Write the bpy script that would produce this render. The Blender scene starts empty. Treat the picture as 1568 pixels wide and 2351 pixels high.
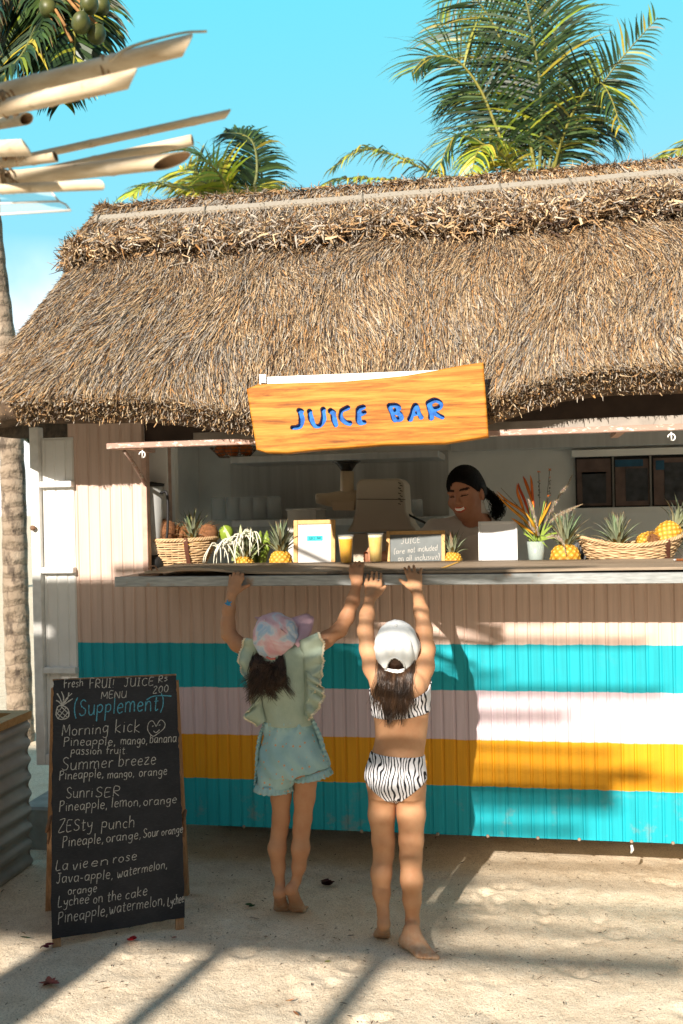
import bpy, math, random
import numpy as np
from mathutils import Vector, Matrix
random.seed(7); rng = np.random.default_rng(7)
R_ = math.radians
sc = bpy.context.scene
C = sc.collection

# ---------------------------------------------------------------- camera
YAW, PITCH, ROLL = R_(10.527), R_(0.267), R_(1.196)
EYE = Vector((0, -4.3, 1.62))
FWD = Vector((-math.sin(YAW)*math.cos(PITCH), math.cos(YAW)*math.cos(PITCH), -math.sin(PITCH)))
_r0 = Vector((math.cos(YAW), math.sin(YAW), 0)); _u0 = _r0.cross(FWD)
RGT = _r0*math.cos(ROLL) - _u0*math.sin(ROLL)
UPV = _u0*math.cos(ROLL) + _r0*math.sin(ROLL)
cam = bpy.data.objects.new('camera', bpy.data.cameras.new('camera')); C.objects.link(cam)
m = Matrix.Identity(4)
for i in range(3):
    m[i][0], m[i][1], m[i][2], m[i][3] = RGT[i], UPV[i], -FWD[i], EYE[i]
cam.matrix_world = m
cam.data.sensor_fit = 'VERTICAL'; cam.data.sensor_height = 36; cam.data.sensor_width = 24; cam.data.lens = 35
cam.data.clip_start = 0.05; cam.data.clip_end = 3000
cam.data.dof.use_dof = True; cam.data.dof.focus_distance = 4.1; cam.data.dof.aperture_fstop = 4.0
sc.camera = cam

# ---------------------------------------------------------------- sky, sun, exposure
SUN_EL, SUN_AZ = R_(26.5), R_(12)          # the sun stands behind the camera, a little to the left
SDIR = Vector((math.sin(SUN_AZ)*math.cos(SUN_EL), math.cos(SUN_AZ)*math.cos(SUN_EL), -math.sin(SUN_EL)))  # travel of light
w = bpy.data.worlds.new('World'); sc.world = w; w.use_nodes = True
nt = w.node_tree; N = nt.nodes; L = nt.links
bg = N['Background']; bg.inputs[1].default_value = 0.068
sky = N.new('ShaderNodeTexSky'); sky.sky_type = 'NISHITA'; sky.sun_disc = False
sky.sun_elevation = SUN_EL; sky.sun_rotation = math.pi + SUN_AZ
sky.air_density = 1.0; sky.dust_density = 0.6; sky.ozone_density = 1.0
tc = N.new('ShaderNodeTexCoord'); sx = N.new('ShaderNodeSeparateXYZ'); L.new(tc.outputs['Generated'], sx.inputs[0])
def wmix(mode, fac, a_, b_):
    q = N.new('ShaderNodeMix'); q.data_type = 'RGBA'; q.blend_type = mode
    for i, z in ((0, fac), (6, a_), (7, b_)):
        if hasattr(z, 'links'): L.new(z, q.inputs[i])
        else: q.inputs[i].default_value = z
    return q.outputs[2]
sea = N.new('ShaderNodeMapRange'); sea.inputs[1].default_value = -0.45; sea.inputs[2].default_value = 0.15; L.new(sx.outputs[1], sea.inputs[0])   # sky capped dimmer and warmer behind the camera, to deepen the shade
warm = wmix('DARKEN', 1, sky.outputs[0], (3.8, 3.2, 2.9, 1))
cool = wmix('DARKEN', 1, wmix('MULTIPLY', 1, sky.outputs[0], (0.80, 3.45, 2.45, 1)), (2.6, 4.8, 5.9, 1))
zen = N.new('ShaderNodeMapRange'); zen.inputs[1].default_value = 0.85; zen.inputs[2].default_value = 0.50; L.new(sx.outputs[2], zen.inputs[0])   # and towards the zenith, so the shade stays warm
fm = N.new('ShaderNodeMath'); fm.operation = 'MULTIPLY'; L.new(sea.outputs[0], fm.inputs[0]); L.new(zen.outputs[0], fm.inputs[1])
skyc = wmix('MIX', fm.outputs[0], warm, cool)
# a low bank of pale cloud far off to the left
no = N.new('ShaderNodeTexNoise'); no.inputs['Scale'].default_value = 5; no.inputs['Detail'].default_value = 7
L.new(tc.outputs['Generated'], no.inputs['Vector'])
def wmath(op, a, b):
    n = N.new('ShaderNodeMath'); n.operation = op
    for i, q in enumerate((a, b)):
        if hasattr(q, 'links'): L.new(q, n.inputs[i])
        elif q is not None: n.inputs[i].default_value = q
    return n.outputs[0]
hz = N.new('ShaderNodeMapRange'); hz.inputs[1].default_value = 0.16; hz.inputs[2].default_value = 0.26; hz.inputs[3].default_value = 1; hz.inputs[4].default_value = 0
L.new(sx.outputs[2], hz.inputs[0])
lf = N.new('ShaderNodeMapRange'); lf.inputs[1].default_value = -0.33; lf.inputs[2].default_value = -0.44; lf.inputs[3].default_value = 0; lf.inputs[4].default_value = 1
L.new(sx.outputs[0], lf.inputs[0])
cr = N.new('ShaderNodeMapRange'); cr.inputs[1].default_value = 0.22; cr.inputs[2].default_value = 0.42
L.new(no.outputs[0], cr.inputs[0])
cm = wmath('MULTIPLY', wmath('MULTIPLY', hz.outputs[0], lf.outputs[0]), cr.outputs[0])
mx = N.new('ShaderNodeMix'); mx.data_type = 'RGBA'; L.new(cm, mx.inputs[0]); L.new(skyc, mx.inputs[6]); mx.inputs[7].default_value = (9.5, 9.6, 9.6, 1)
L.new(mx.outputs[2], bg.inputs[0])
sun = bpy.data.objects.new('sun', bpy.data.lights.new('sun', 'SUN')); C.objects.link(sun)
sun.data.energy = 3.7; sun.data.angle = R_(0.7); sun.data.color = (1.0, 0.91, 0.80)
sun.rotation_euler = SDIR.to_track_quat('-Z', 'Y').to_euler(); sun.location = (-3, -12, 9)
sc.view_settings.view_transform = 'Standard'; sc.view_settings.look = 'None'
sc.view_settings.exposure = 1.34; sc.view_settings.gamma = 1
sc.cycles.max_bounces = 8; sc.cycles.transparent_max_bounces = 12

# ---------------------------------------------------------------- helpers
FPX = 35/36*2351                         # the photograph measured on a 1568 x 2351 grid
def ray(u, v): return RGT*((u-784)/FPX) - UPV*((v-1175.5)/FPX) + FWD
def P(u, v, y):                          # the point seen at (u, v) at the distance y of a plane parallel to the stall front
    d = ray(u, v); return EYE + d*((y-EYE.y)/d.y)
def PZ(u, v, z):
    d = ray(u, v); return EYE + d*((z-EYE.z)/d.z)
def PP(u, v, p0, n):
    d = ray(u, v); return EYE + d*((p0-EYE).dot(n)/d.dot(n))
def SC(y): return FPX/((Vector((-0.8, y, 1.3))-EYE).dot(FWD))    # pixels per metre at depth y

class MB:
    def __init__(s): s.v = []; s.f = []; s.m = []; s.c = []; s.sm = []
    def add(s, vs, fs, mat=0, col=None, smooth=True):
        o = len(s.v); s.v.extend([tuple(q) for q in vs])
        for f in fs: s.f.append(tuple(i+o for i in f)); s.m.append(mat); s.sm.append(smooth)
        s.c.extend([col or (1, 1, 1)]*len(vs) if not isinstance(col, list) else col)
        return s
    def box(s, lo, hi, mat=0, M=None, bev=0.0):
        (x0, y0, z0), (x1, y1, z1) = lo, hi
        if bev <= 0:
            vs = [(x0,y0,z0),(x1,y0,z0),(x1,y1,z0),(x0,y1,z0),(x0,y0,z1),(x1,y0,z1),(x1,y1,z1),(x0,y1,z1)]
            fs = [(0,3,2,1),(4,5,6,7),(0,1,5,4),(1,2,6,5),(2,3,7,6),(3,0,4,7)]
        else:
            b = bev; vs = []; idx = {}
            for ix, X in enumerate((x0, x1)):
                for iy, Y in enumerate((y0, y1)):
                    for iz, Z in enumerate((z0, z1)):
                        sx_, sy_, sz_ = (1-2*ix)*b, (1-2*iy)*b, (1-2*iz)*b
                        for a, q in enumerate(((X, Y+sy_, Z+sz_), (X+sx_, Y, Z+sz_), (X+sx_, Y+sy_, Z))):
                            idx[(ix,iy,iz,a)] = len(vs); vs.append(q)
            I = idx; fs = []
            for i in (0, 1):
                fs.append([I[(i,0,0,0)],I[(i,1,0,0)],I[(i,1,1,0)],I[(i,0,1,0)]][::(-1 if i == 0 else 1)])
                fs.append([I[(0,i,0,1)],I[(1,i,0,1)],I[(1,i,1,1)],I[(0,i,1,1)]][::(1 if i == 0 else -1)])
                fs.append([I[(0,0,i,2)],I[(1,0,i,2)],I[(1,1,i,2)],I[(0,1,i,2)]][::(-1 if i == 0 else 1)])
                for j in (0, 1):
                    fs.append([I[(0,i,j,1)],I[(1,i,j,1)],I[(1,i,j,2)],I[(0,i,j,2)]])
                    fs.append([I[(i,0,j,0)],I[(i,1,j,0)],I[(i,1,j,2)],I[(i,0,j,2)]])
                    fs.append([I[(i,j,0,0)],I[(i,j,1,0)],I[(i,j,1,1)],I[(i,j,0,1)]])
                    for k in (0, 1): fs.append([I[(i,j,k,0)],I[(i,j,k,1)],I[(i,j,k,2)]])
        if M is not None: vs = [M @ Vector(q) for q in vs]
        return s.add(vs, fs, mat, smooth=False)
    def tube(s, pts, rad, n=8, mat=0, caps=True, col=None, flat=1.0, up=None):
        pts = [Vector(p) for p in pts]
        if not hasattr(rad, '__len__'): rad = [rad]*len(pts)
        vs = []; prev = None
        for i, p in enumerate(pts):
            t = (pts[min(i+1, len(pts)-1)] - pts[max(i-1, 0)]).normalized()
            if prev is None:
                a = Vector(up) if up is not None else (Vector((0, 0, 1)) if abs(t.z) < 0.9 else Vector((1, 0, 0)))
            else: a = prev
            a = (a - t*a.dot(t)).normalized(); prev = a; b = t.cross(a)
            for k in range(n):
                g = 2*math.pi*k/n; vs.append(p + a*(math.cos(g)*rad[i]*flat) + b*(math.sin(g)*rad[i]))
        fs = []
        for i in range(len(pts)-1):
            for k in range(n):
                k2 = (k+1) % n; fs.append((i*n+k, i*n+k2, (i+1)*n+k2, (i+1)*n+k))
        if caps: fs += [tuple(range(n))[::-1], tuple((len(pts)-1)*n+k for k in range(n))]
        return s.add(vs, fs, mat, col)
    def lathe(s, prof, n=24, mat=0, M=None, caps=True):
        vs = []; fs = []
        for r, z in prof:
            for k in range(n):
                g = 2*math.pi*k/n; vs.append(Vector((r*math.cos(g), r*math.sin(g), z)))
        for i in range(len(prof)-1):
            for k in range(n):
                k2 = (k+1) % n; fs.append((i*n+k, i*n+k2, (i+1)*n+k2, (i+1)*n+k))
        if caps: fs += [tuple(range(n))[::-1], tuple((len(prof)-1)*n+k for k in range(n))]
        if M is not None: vs = [M @ q for q in vs]
        return s.add(vs, fs, mat)
    def prism(s, poly, d, mat=0):          # poly: list of 3-D points, d: extrusion vector
        n = len(poly); d = Vector(d); vs = [Vector(q) for q in poly] + [Vector(q)+d for q in poly]
        fs = [tuple(range(n)), tuple(range(n, 2*n))[::-1]] + [(i, i+n, (i+1) % n+n, (i+1) % n) for i in range(n)]
        return s.add(vs, fs, mat, smooth=False)
    def quad(s, a, b, c, d, mat=0, col=None): return s.add([a, b, c, d], [(0, 1, 2, 3)], mat, col, smooth=False)
    def build(s, name, mats, parent=None, bevel=0, col=False):
        me = bpy.data.meshes.new(name); me.from_pydata(s.v, [], s.f)
        for mt in (mats if isinstance(mats, (list, tuple)) else [mats]): me.materials.append(mt)
        me.polygons.foreach_set('material_index', s.m); me.polygons.foreach_set('use_smooth', s.sm)
        if col:
            ca = me.color_attributes.new('Col', 'FLOAT_COLOR', 'POINT')
            ca.data.foreach_set('color', np.c_[np.array(s.c, float).reshape(-1, 3), np.ones(len(s.v))].ravel())
        me.update()
        return link(name, me, parent, bevel)
def link(name, me, parent=None, bevel=0):
    o = bpy.data.objects.new(name, me); C.objects.link(o)
    if parent is not None:
        o.parent = parent; o.matrix_parent_inverse = Matrix.Translation(parent.location).inverted()
    if bevel:
        b = o.modifiers.new('bevel', 'BEVEL'); b.width = bevel; b.segments = 2; b.limit_method = 'ANGLE'
    return o
def npmesh(name, V, F, mats, parent=None, col=None, smooth=True, mi=None):   # numpy verts / quads
    me = bpy.data.meshes.new(name); V = np.asarray(V, np.float32); F = np.asarray(F, np.int32); k = F.shape[1]
    me.vertices.add(len(V)); me.vertices.foreach_set('co', V.ravel())
    me.loops.add(F.size); me.loops.foreach_set('vertex_index', F.ravel())
    me.polygons.add(len(F)); me.polygons.foreach_set('loop_start', np.arange(0, F.size, k, dtype=np.int32))
    me.polygons.foreach_set('loop_total', np.full(len(F), k, np.int32))
    for mt in (mats if isinstance(mats, (list, tuple)) else [mats]): me.materials.append(mt)
    me.polygons.foreach_set('use_smooth', np.full(len(F), smooth))
    if mi is not None: me.polygons.foreach_set('material_index', np.asarray(mi, np.int32))
    if col is not None:
        ca = me.color_attributes.new('Col', 'FLOAT_COLOR', 'POINT')
        ca.data.foreach_set('color', np.c_[np.asarray(col, float), np.ones(len(V))].astype(np.float32).ravel())
    me.update(calc_edges=True); me.validate()
    return link(name, me, parent)
def thing(name, label, cat, loc=(0, 0, 0), group=None):
    o = bpy.data.objects.new(name, None); C.objects.link(o); o.location = loc; o.empty_display_size = 0.1
    o['label'] = label; o['category'] = cat
    if group: o['group'] = group
    return o
def tag(o, label, cat, group=None):
    o['label'] = label; o['category'] = cat
    if group: o['group'] = group
    return o
def struct(o, kind='structure'): o['kind'] = kind; return o

def catmull(pts, n):
    pts = [Vector(p) for p in pts]; q = [2*pts[0]-pts[1]] + pts + [2*pts[-1]-pts[-2]]; out = []
    segs = len(pts)-1
    for k in range(n):
        t = k/(n-1)*segs; i = min(int(t), segs-1); t -= i; a, b, c, d = q[i:i+4]
        out.append(0.5*((2*b) + (c-a)*t + (2*a-5*b+4*c-d)*t*t + (3*b-a-3*c+d)*t*t*t))
    return out

# ---------------------------------------------------------------- materials
class NT:
    def __init__(s, name):
        s.mat = bpy.data.materials.new(name); s.mat.use_nodes = True; s.t = s.mat.node_tree; s.b = s.t.nodes['Principled BSDF']
    def n(s, typ, **kw):
        q = s.t.nodes.new('ShaderNode'+typ)
        for k, v in kw.items():
            if k in ('inp',):
                for kk, vv in v.items(): q.inputs[kk].default_value = vv
            else: setattr(q, k, v)
        return q
    def l(s, a, b): s.t.links.new(a, b)
    def coord(s, kind='Object', scale=(1, 1, 1), rot=(0, 0, 0)):
        a = s.n('TexCoord'); mp = s.n('Mapping'); mp.inputs['Scale'].default_value = scale; mp.inputs['Rotation'].default_value = rot
        s.l(a.outputs[kind], mp.inputs[0]); return mp.outputs[0]
    def noise(s, vec, scale, detail=4, rough=0.55, dist=0.0):
        q = s.n('TexNoise', inp={'Scale': scale, 'Detail': detail, 'Roughness': rough, 'Distortion': dist}); s.l(vec, q.inputs['Vector']); return q
    def ramp(s, fac, stops, interp='LINEAR'):
        q = s.n('ValToRGB'); e = q.color_ramp; e.interpolation = interp
        while len(e.elements) < len(stops): e.elements.new(0.5)
        for el, (p, c) in zip(e.elements, stops): el.position = p; el.color = (*c, 1) if len(c) == 3 else c
        s.l(fac, q.inputs[0]); return q.outputs[0]
    def mix(s, fac, a, b, blend='MIX'):
        q = s.n('Mix', data_type='RGBA', blend_type=blend)
        for i, z in ((0, fac), (6, a), (7, b)):
            if hasattr(z, 'links'): s.l(z, q.inputs[i])
            else: q.inputs[i].default_value = z if i == 0 else ((*z, 1) if len(z) == 3 else z)
        return q.outputs[2]
    def math(s, op, a, b=None):
        q = s.n('Math', operation=op)
        for i, z in enumerate((a, b)):
            if z is None: continue
            if hasattr(z, 'links'): s.l(z, q.inputs[i])
            else: q.inputs[i].default_value = z
        return q.outputs[0]
    def bump(s, h, strength=0.3, dist=0.01, chain=None):
        q = s.n('Bump', inp={'Strength': strength, 'Distance': dist}); s.l(h, q.inputs['Height'])
        if chain is not None: s.l(chain, q.inputs['Normal'])
        s.l(q.outputs[0], s.b.inputs['Normal']); return q.outputs[0]
    def set(s, **kw):
        for k, v in kw.items():
            k = k.replace('_', ' ')
            if hasattr(v, 'links'): s.l(v, s.b.inputs[k])
            else: s.b.inputs[k].default_value = (*v, 1) if isinstance(v, tuple) and len(v) == 3 and s.b.inputs[k].type == 'RGBA' else v
        return s
def simple(name, col, rough=0.6, var=0.15, scale=12, bump=0.0, metal=0.0, coordk='Object', spec=0.4, col2=None, bs=60, stretch=(1, 1, 1)):
    q = NT(name); v = q.coord(coordk, stretch); n = q.noise(v, scale, 5)
    a = tuple(c*(1-var) for c in col); b = col2 or tuple(min(1, c*(1+var)) for c in col)
    q.set(Base_Color=q.ramp(n.outputs[0], [(0.3, a), (0.7, b)]), Roughness=rough, Metallic=metal, Specular_IOR_Level=spec)
    if bump: q.bump(q.noise(v, bs, 5).outputs[0], bump, 0.004)
    return q.mat
def vcol(name, rough=0.7, bump=0, bs=80, spec=0.3, trans=0.0):
    q = NT(name); a = q.n('VertexColor'); a.layer_name = 'Col'
    n = q.noise(q.coord(), 40, 3)
    c = q.mix(1.0, a.outputs[0], q.ramp(n.outputs[0], [(0.3, (0.8, 0.8, 0.8)), (0.7, (1.1, 1.1, 1.1))]), 'MULTIPLY')
    q.set(Base_Color=c, Roughness=rough, Specular_IOR_Level=spec)
    if bump: q.bump(q.noise(q.coord(), bs, 3).outputs[0], bump, 0.003)
    return q.mat
# ---------------------------------------------------------------- bodies and cloth as blended solids
class Solid:
    def __init__(s, lo, hi, h):
        s.lo = np.array(lo, np.float32); s.h = h; s.n = np.ceil((np.array(hi)-s.lo)/h).astype(int)+1
        s.d = np.full(s.n, 0.2, np.float32)
    def copy(s):
        o = object.__new__(Solid); o.lo, o.h, o.n, o.d = s.lo, s.h, s.n, s.d.copy(); return o
    def grid(s, lo=None, hi=None):
        a = np.zeros(3, int) if lo is None else np.clip(np.floor((np.array(lo)-s.lo)/s.h).astype(int), 0, s.n-1)
        b = s.n if hi is None else np.clip(np.ceil((np.array(hi)-s.lo)/s.h).astype(int)+1, 1, s.n)
        ax = [(s.lo[i]+s.h*np.arange(a[i], b[i])).astype(np.float32) for i in range(3)]
        return (slice(a[0], b[0]), slice(a[1], b[1]), slice(a[2], b[2])), ax[0][:, None, None], ax[1][None, :, None], ax[2][None, None, :]
    def put(s, sl, d, k, op='u'):
        a = s.d[sl]
        if op == 'u':
            if k > 0:
                h = np.clip(0.5+0.5*(a-d)/k, 0, 1); s.d[sl] = a*(1-h)+d*h-k*h*(1-h)
            else: s.d[sl] = np.minimum(a, d)
        else:
            h = np.clip(0.5-0.5*(a+d)/k, 0, 1) if k > 0 else (a < -d)*1.0; s.d[sl] = a*(1-h)-d*h+k*h*(1-h)
    def cap(s, p, q, r0, r1=None, k=0.01, op='u'):
        p = np.array(p, float); q = np.array(q, float); r1 = r0 if r1 is None else r1
        mg = max(r0, r1)+k+0.03; sl, X, Y, Z = s.grid(np.minimum(p, q)-mg, np.maximum(p, q)+mg)
        ab = q-p; L2 = max(ab@ab, 1e-9)
        t = np.clip(((X-p[0])*ab[0]+(Y-p[1])*ab[1]+(Z-p[2])*ab[2])/L2, 0, 1)
        d = np.sqrt((X-p[0]-t*ab[0])**2+(Y-p[1]-t*ab[1])**2+(Z-p[2]-t*ab[2])**2)-(r0+(r1-r0)*t)
        s.put(sl, d.astype(np.float32), k, op); return s
    def chain(s, pts, rs, k=0.01):
        for i in range(len(pts)-1): s.cap(pts[i], pts[i+1], rs[i], rs[i+1], k)
        return s
    def ell(s, c, r, k=0.01, M=None, op='u'):    # M: 3x3 rows = local axes
        c = np.array(c, float); r = np.array(r, float); mg = max(r)+k+0.03
        sl, X, Y, Z = s.grid(c-mg, c+mg); X = X-c[0]; Y = Y-c[1]; Z = Z-c[2]
        if M is None: a, b, e = X, Y, Z
        else: a, b, e = [M[i][0]*X+M[i][1]*Y+M[i][2]*Z for i in range(3)]
        k0 = np.sqrt((a/r[0])**2+(b/r[1])**2+(e/r[2])**2); k1 = np.sqrt((a/r[0]**2)**2+(b/r[1]**2)**2+(e/r[2]**2)**2)
        s.put(sl, (k0*(k0-1)/np.maximum(k1, 1e-6)).astype(np.float32), k, op); return s
    def loft(s, secs, k=0.01):                   # secs: (centre, half-width x, half-depth y) stacked along z
        cs = np.array([q[0] for q in secs], float); zs = cs[:, 2]; o = np.argsort(zs); cs = cs[o]; zs = zs[o]
        rx = np.array([q[1] for q in secs])[o]; ry = np.array([q[2] for q in secs])[o]; mg = 0.05
        lo = cs.min(0)-np.array([rx.max(), ry.max(), 0])-mg; hi = cs.max(0)+np.array([rx.max(), ry.max(), 0])+mg
        sl, X, Y, Z = s.grid(lo, hi); z = np.clip(Z, zs[0], zs[-1])
        def ip(v):
            # smooth interpolation
            zz = z.ravel(); i = np.clip(np.searchsorted(zs, zz)-1, 0, len(zs)-2); t = (zz-zs[i])/(zs[i+1]-zs[i])
            m = np.gradient(v, zs); hh = zs[i+1]-zs[i]
            return ((2*t**3-3*t**2+1)*v[i]+(t**3-2*t**2+t)*hh*m[i]+(-2*t**3+3*t**2)*v[i+1]+(t**3-t**2)*hh*m[i+1]).reshape(z.shape)
        a = (X-ip(cs[:, 0]))/ip(rx); b = (Y-ip(cs[:, 1]))/ip(ry); k0 = np.sqrt(a*a+b*b)
        k1 = np.sqrt((a/ip(rx))**2+(b/ip(ry))**2); d = k0*(k0-1)/np.maximum(k1, 1e-6)
        dz = np.maximum(zs[0]-Z, Z-zs[-1]); d = np.maximum(d, dz+0*d)
        s.put(sl, d.astype(np.float32), k); return s
    def mesh(s):
        d = s.d; S = d < 0; n = s.n
        c = np.zeros(n-1, np.int8)
        for i in (0, 1):
            for j in (0, 1):
                for k in (0, 1): c += S[i:n[0]-1+i, j:n[1]-1+j, k:n[2]-1+k]
        act = np.argwhere((c > 0) & (c < 8)); idx = np.full(n-1, -1, np.int32); idx[tuple(act.T)] = np.arange(len(act))
        acc = np.zeros((len(act), 3)); cnt = np.zeros(len(act))
        for ax in range(3):
            o = [q for q in range(3) if q != ax]
            for i in (0, 1):
                for j in (0, 1):
                    p = act.copy(); p[:, o[0]] += i; p[:, o[1]] += j; q = p.copy(); q[:, ax] += 1
                    a = d[tuple(p.T)]; b = d[tuple(q.T)]; mk = (a < 0) != (b < 0); t = np.where(mk, a/np.where(mk, a-b, 1), 0)
                    pos = p.astype(float); pos[:, ax] += t; acc[mk] += pos[mk]; cnt[mk] += 1
        V = s.lo+s.h*(acc/cnt[:, None]); F = []
        for ax in range(3):
            o = [q for q in range(3) if q != ax]; sa = [slice(None)]*3; sb = [slice(None)]*3
            sa[ax] = slice(0, -1); sb[ax] = slice(1, None); A = S[tuple(sa)]; B = S[tuple(sb)]
            e = np.argwhere(A != B); e = e[(e[:, o[0]] > 0) & (e[:, o[1]] > 0) & (e[:, o[0]] < n[o[0]]-1) & (e[:, o[1]] < n[o[1]]-1)]
            def ix(di, dj):
                p = e.copy(); p[:, o[0]] -= di; p[:, o[1]] -= dj; return idx[tuple(p.T)]
            q = np.c_[ix(0, 0), ix(1, 0), ix(1, 1), ix(0, 1)]; fl = A[tuple(e.T)]
            if ax == 1: fl = ~fl
            q[~fl] = q[~fl][:, ::-1]; F.append(q)
        F = np.concatenate(F); F = F[(F >= 0).all(1)]
        return V, F
    def build(s, name, mat, parent, smooth=2, col=None):
        V, F = s.mesh()
        for _ in range(smooth):                  # light relaxation over the quad edges
            acc = np.zeros_like(V); cnt = np.zeros(len(V))
            for i in range(4):
                a, b = F[:, i], F[:, (i+1) % 4]
                for k in range(3): acc[:, k] += np.bincount(a, V[b, k], len(V))+np.bincount(b, V[a, k], len(V))
                cnt += np.bincount(a, minlength=len(V))+np.bincount(b, minlength=len(V))
            V = V*0.45+0.55*acc/np.maximum(cnt, 1)[:, None]
        return npmesh(name, V, F, mat, parent, col(V) if col else None)
# ---------------------------------------------------------------- sand
def sand_mat():
    q = NT('sand'); v = q.coord()
    big = q.noise(v, 0.9, 5); mid = q.noise(v, 9, 6, 0.65); fine = q.noise(v, 170, 3, 0.7)
    c = q.ramp(mid.outputs[0], [(0.28, (0.62, 0.50, 0.36)), (0.5, (0.77, 0.65, 0.49)), (0.75, (0.84, 0.75, 0.60))])
    c = q.mix(q.math('MULTIPLY', big.outputs[0], 0.45), c, (0.66, 0.53, 0.37))
    f = q.ramp(fine.outputs[0], [(0.30, (0.50, 0.44, 0.38)), (0.48, (0.95, 0.95, 0.95)), (0.7, (1.12, 1.1, 1.07))])
    c = q.mix(1.0, c, f, 'MULTIPLY')
    sp = q.n('TexVoronoi', feature='F1', inp={'Scale': 42, 'Randomness': 1.0}); q.l(v, sp.inputs['Vector'])
    sp2 = q.noise(v, 5, 3)                  # dark crumbs of bark and leaf mould
    cl = q.ramp(sp2.outputs[0], [(0.46, (0, 0, 0)), (0.62, (1, 1, 1))])
    dot = q.ramp(sp.outputs['Distance'], [(0.05, (1, 1, 1)), (0.16, (0, 0, 0))])
    c = q.mix(q.math('MULTIPLY', q.math('MULTIPLY', dot, cl), 0.75), c, (0.10, 0.07, 0.045))
    q.set(Base_Color=c, Roughness=0.95, Specular_IOR_Level=0.15)
    h = q.math('ADD', q.math('MULTIPLY', mid.outputs[0], 1.0), q.math('MULTIPLY', fine.outputs[0], 0.22))
    q.bump(h, 0.75, 0.022); return q.mat
def make_sand():
    # one sheet: fine and rippled by footprints near the stall, coarse out to the horizon
    xs = np.unique(np.r_[np.linspace(-600, -6, 25), np.linspace(-6, -3.4, 40), np.arange(-3.4, 2.2, 0.014), np.linspace(2.2, 6, 60), np.linspace(6, 600, 25)])
    ys = np.unique(np.r_[np.linspace(-300, -5, 20), np.linspace(-5, -2.3, 60), np.arange(-2.3, 1.0, 0.014), np.linspace(1, 4, 60), np.linspace(4, 900, 40)])
    X, Y = np.meshgrid(xs, ys, indexing='ij'); Z = np.zeros_like(X); r = np.random.default_rng(3)
    for _ in range(900):
        x, y = r.uniform(-4, 3), r.uniform(-3.6, 3); s = r.uniform(0.05, 0.16); a = r.uniform(-0.010, 0.006)
        Z += a*np.exp(-((X-x)**2+((Y-y)*1.4)**2)/(2*s*s))
    for _ in range(110):                     # bare footprints, heel and ball, with a pushed-up rim
        x, y, g = r.uniform(-2.6, 1.4), r.uniform(-2.2, 0.1), r.uniform(0, 6.28); dp = r.uniform(0.003, 0.0085)
        for off, sx, sy in ((-0.055, 0.030, 0.030), (0.045, 0.042, 0.038), (0.0, 0.022, 0.06)):
            cx, cy = x+off*math.cos(g), y+off*math.sin(g); m_ = (np.abs(X-cx) < 0.2) & (np.abs(Y-cy) < 0.2)
            dx, dy = X[m_]-cx, Y[m_]-cy; u = (dx*math.cos(g)+dy*math.sin(g))/sy; v = (-dx*math.sin(g)+dy*math.cos(g))/sx; q = u*u+v*v
            Z[m_] += -dp*np.exp(-q*q*0.7)+0.28*dp*np.exp(-(np.sqrt(q)-1.55)**2/0.22)
    Z += 0.012*np.sin(X*2.1+1)*np.sin(Y*1.7)
    Z *= np.exp(-np.maximum(0, np.hypot(X, Y)-8)/3)
    for fx, fy in FEET: Z *= 1-np.exp(-((X-fx)**2+(Y-fy)**2)/(2*0.12**2))
    n, k = len(xs), len(ys); I = np.arange(n*k).reshape(n, k)
    F = np.c_[I[:-1, :-1].ravel(), I[1:, :-1].ravel(), I[1:, 1:].ravel(), I[:-1, 1:].ravel()]
    struct(npmesh('sand', np.c_[X.ravel(), Y.ravel(), Z.ravel()], F, sand_mat()))
FEET = [(-1.014, -.41), (-.92, -.42), (-.57, -.6), (-.48, -.55), (-.38, -.74), (-1.756, -.854), (-1.344, -.663)]
make_sand()
def debris():
    # crumbs of bark, straw and shell trodden into the sand
    r = np.random.default_rng(21); n = 1500; x = r.uniform(-2.6, 1.2, n); y = -0.9+r.normal(0, 0.75, n); g = r.uniform(0, 6.28, n); ln = r.uniform(0.002, 0.011, n)*np.where(r.random(n) < 0.08, 2.2, 1); wd = r.uniform(0.0012, 0.0035, n); z = r.uniform(0.002, 0.010, n)
    d = np.c_[np.cos(g), np.sin(g), r.normal(0, 0.15, n)]*ln[:, None]; s_ = np.c_[-np.sin(g), np.cos(g), 0*g]*wd[:, None]; c = np.c_[x, y, z]; up = np.array([0, 0, 0.002])
    V = np.stack([c-d, c-s_+up, c+d, c+s_+up], 1).reshape(-1, 3); col = np.array([(0.07, 0.045, 0.03), (0.20, 0.12, 0.06), (0.12, 0.08, 0.05), (0.62, 0.52, 0.40)])[r.choice(4, n, p=[.45, .2, .25, .1])]
    o = npmesh('sand_debris', V, np.arange(4*n).reshape(-1, 4), vcol('debris', 0.9), None, np.repeat(col, 4, 0), smooth=False); o['kind'] = 'stuff'; o['label'] = 'small scraps of bark, straw and shell scattered on the sand'; o['category'] = 'debris'
debris()
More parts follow.
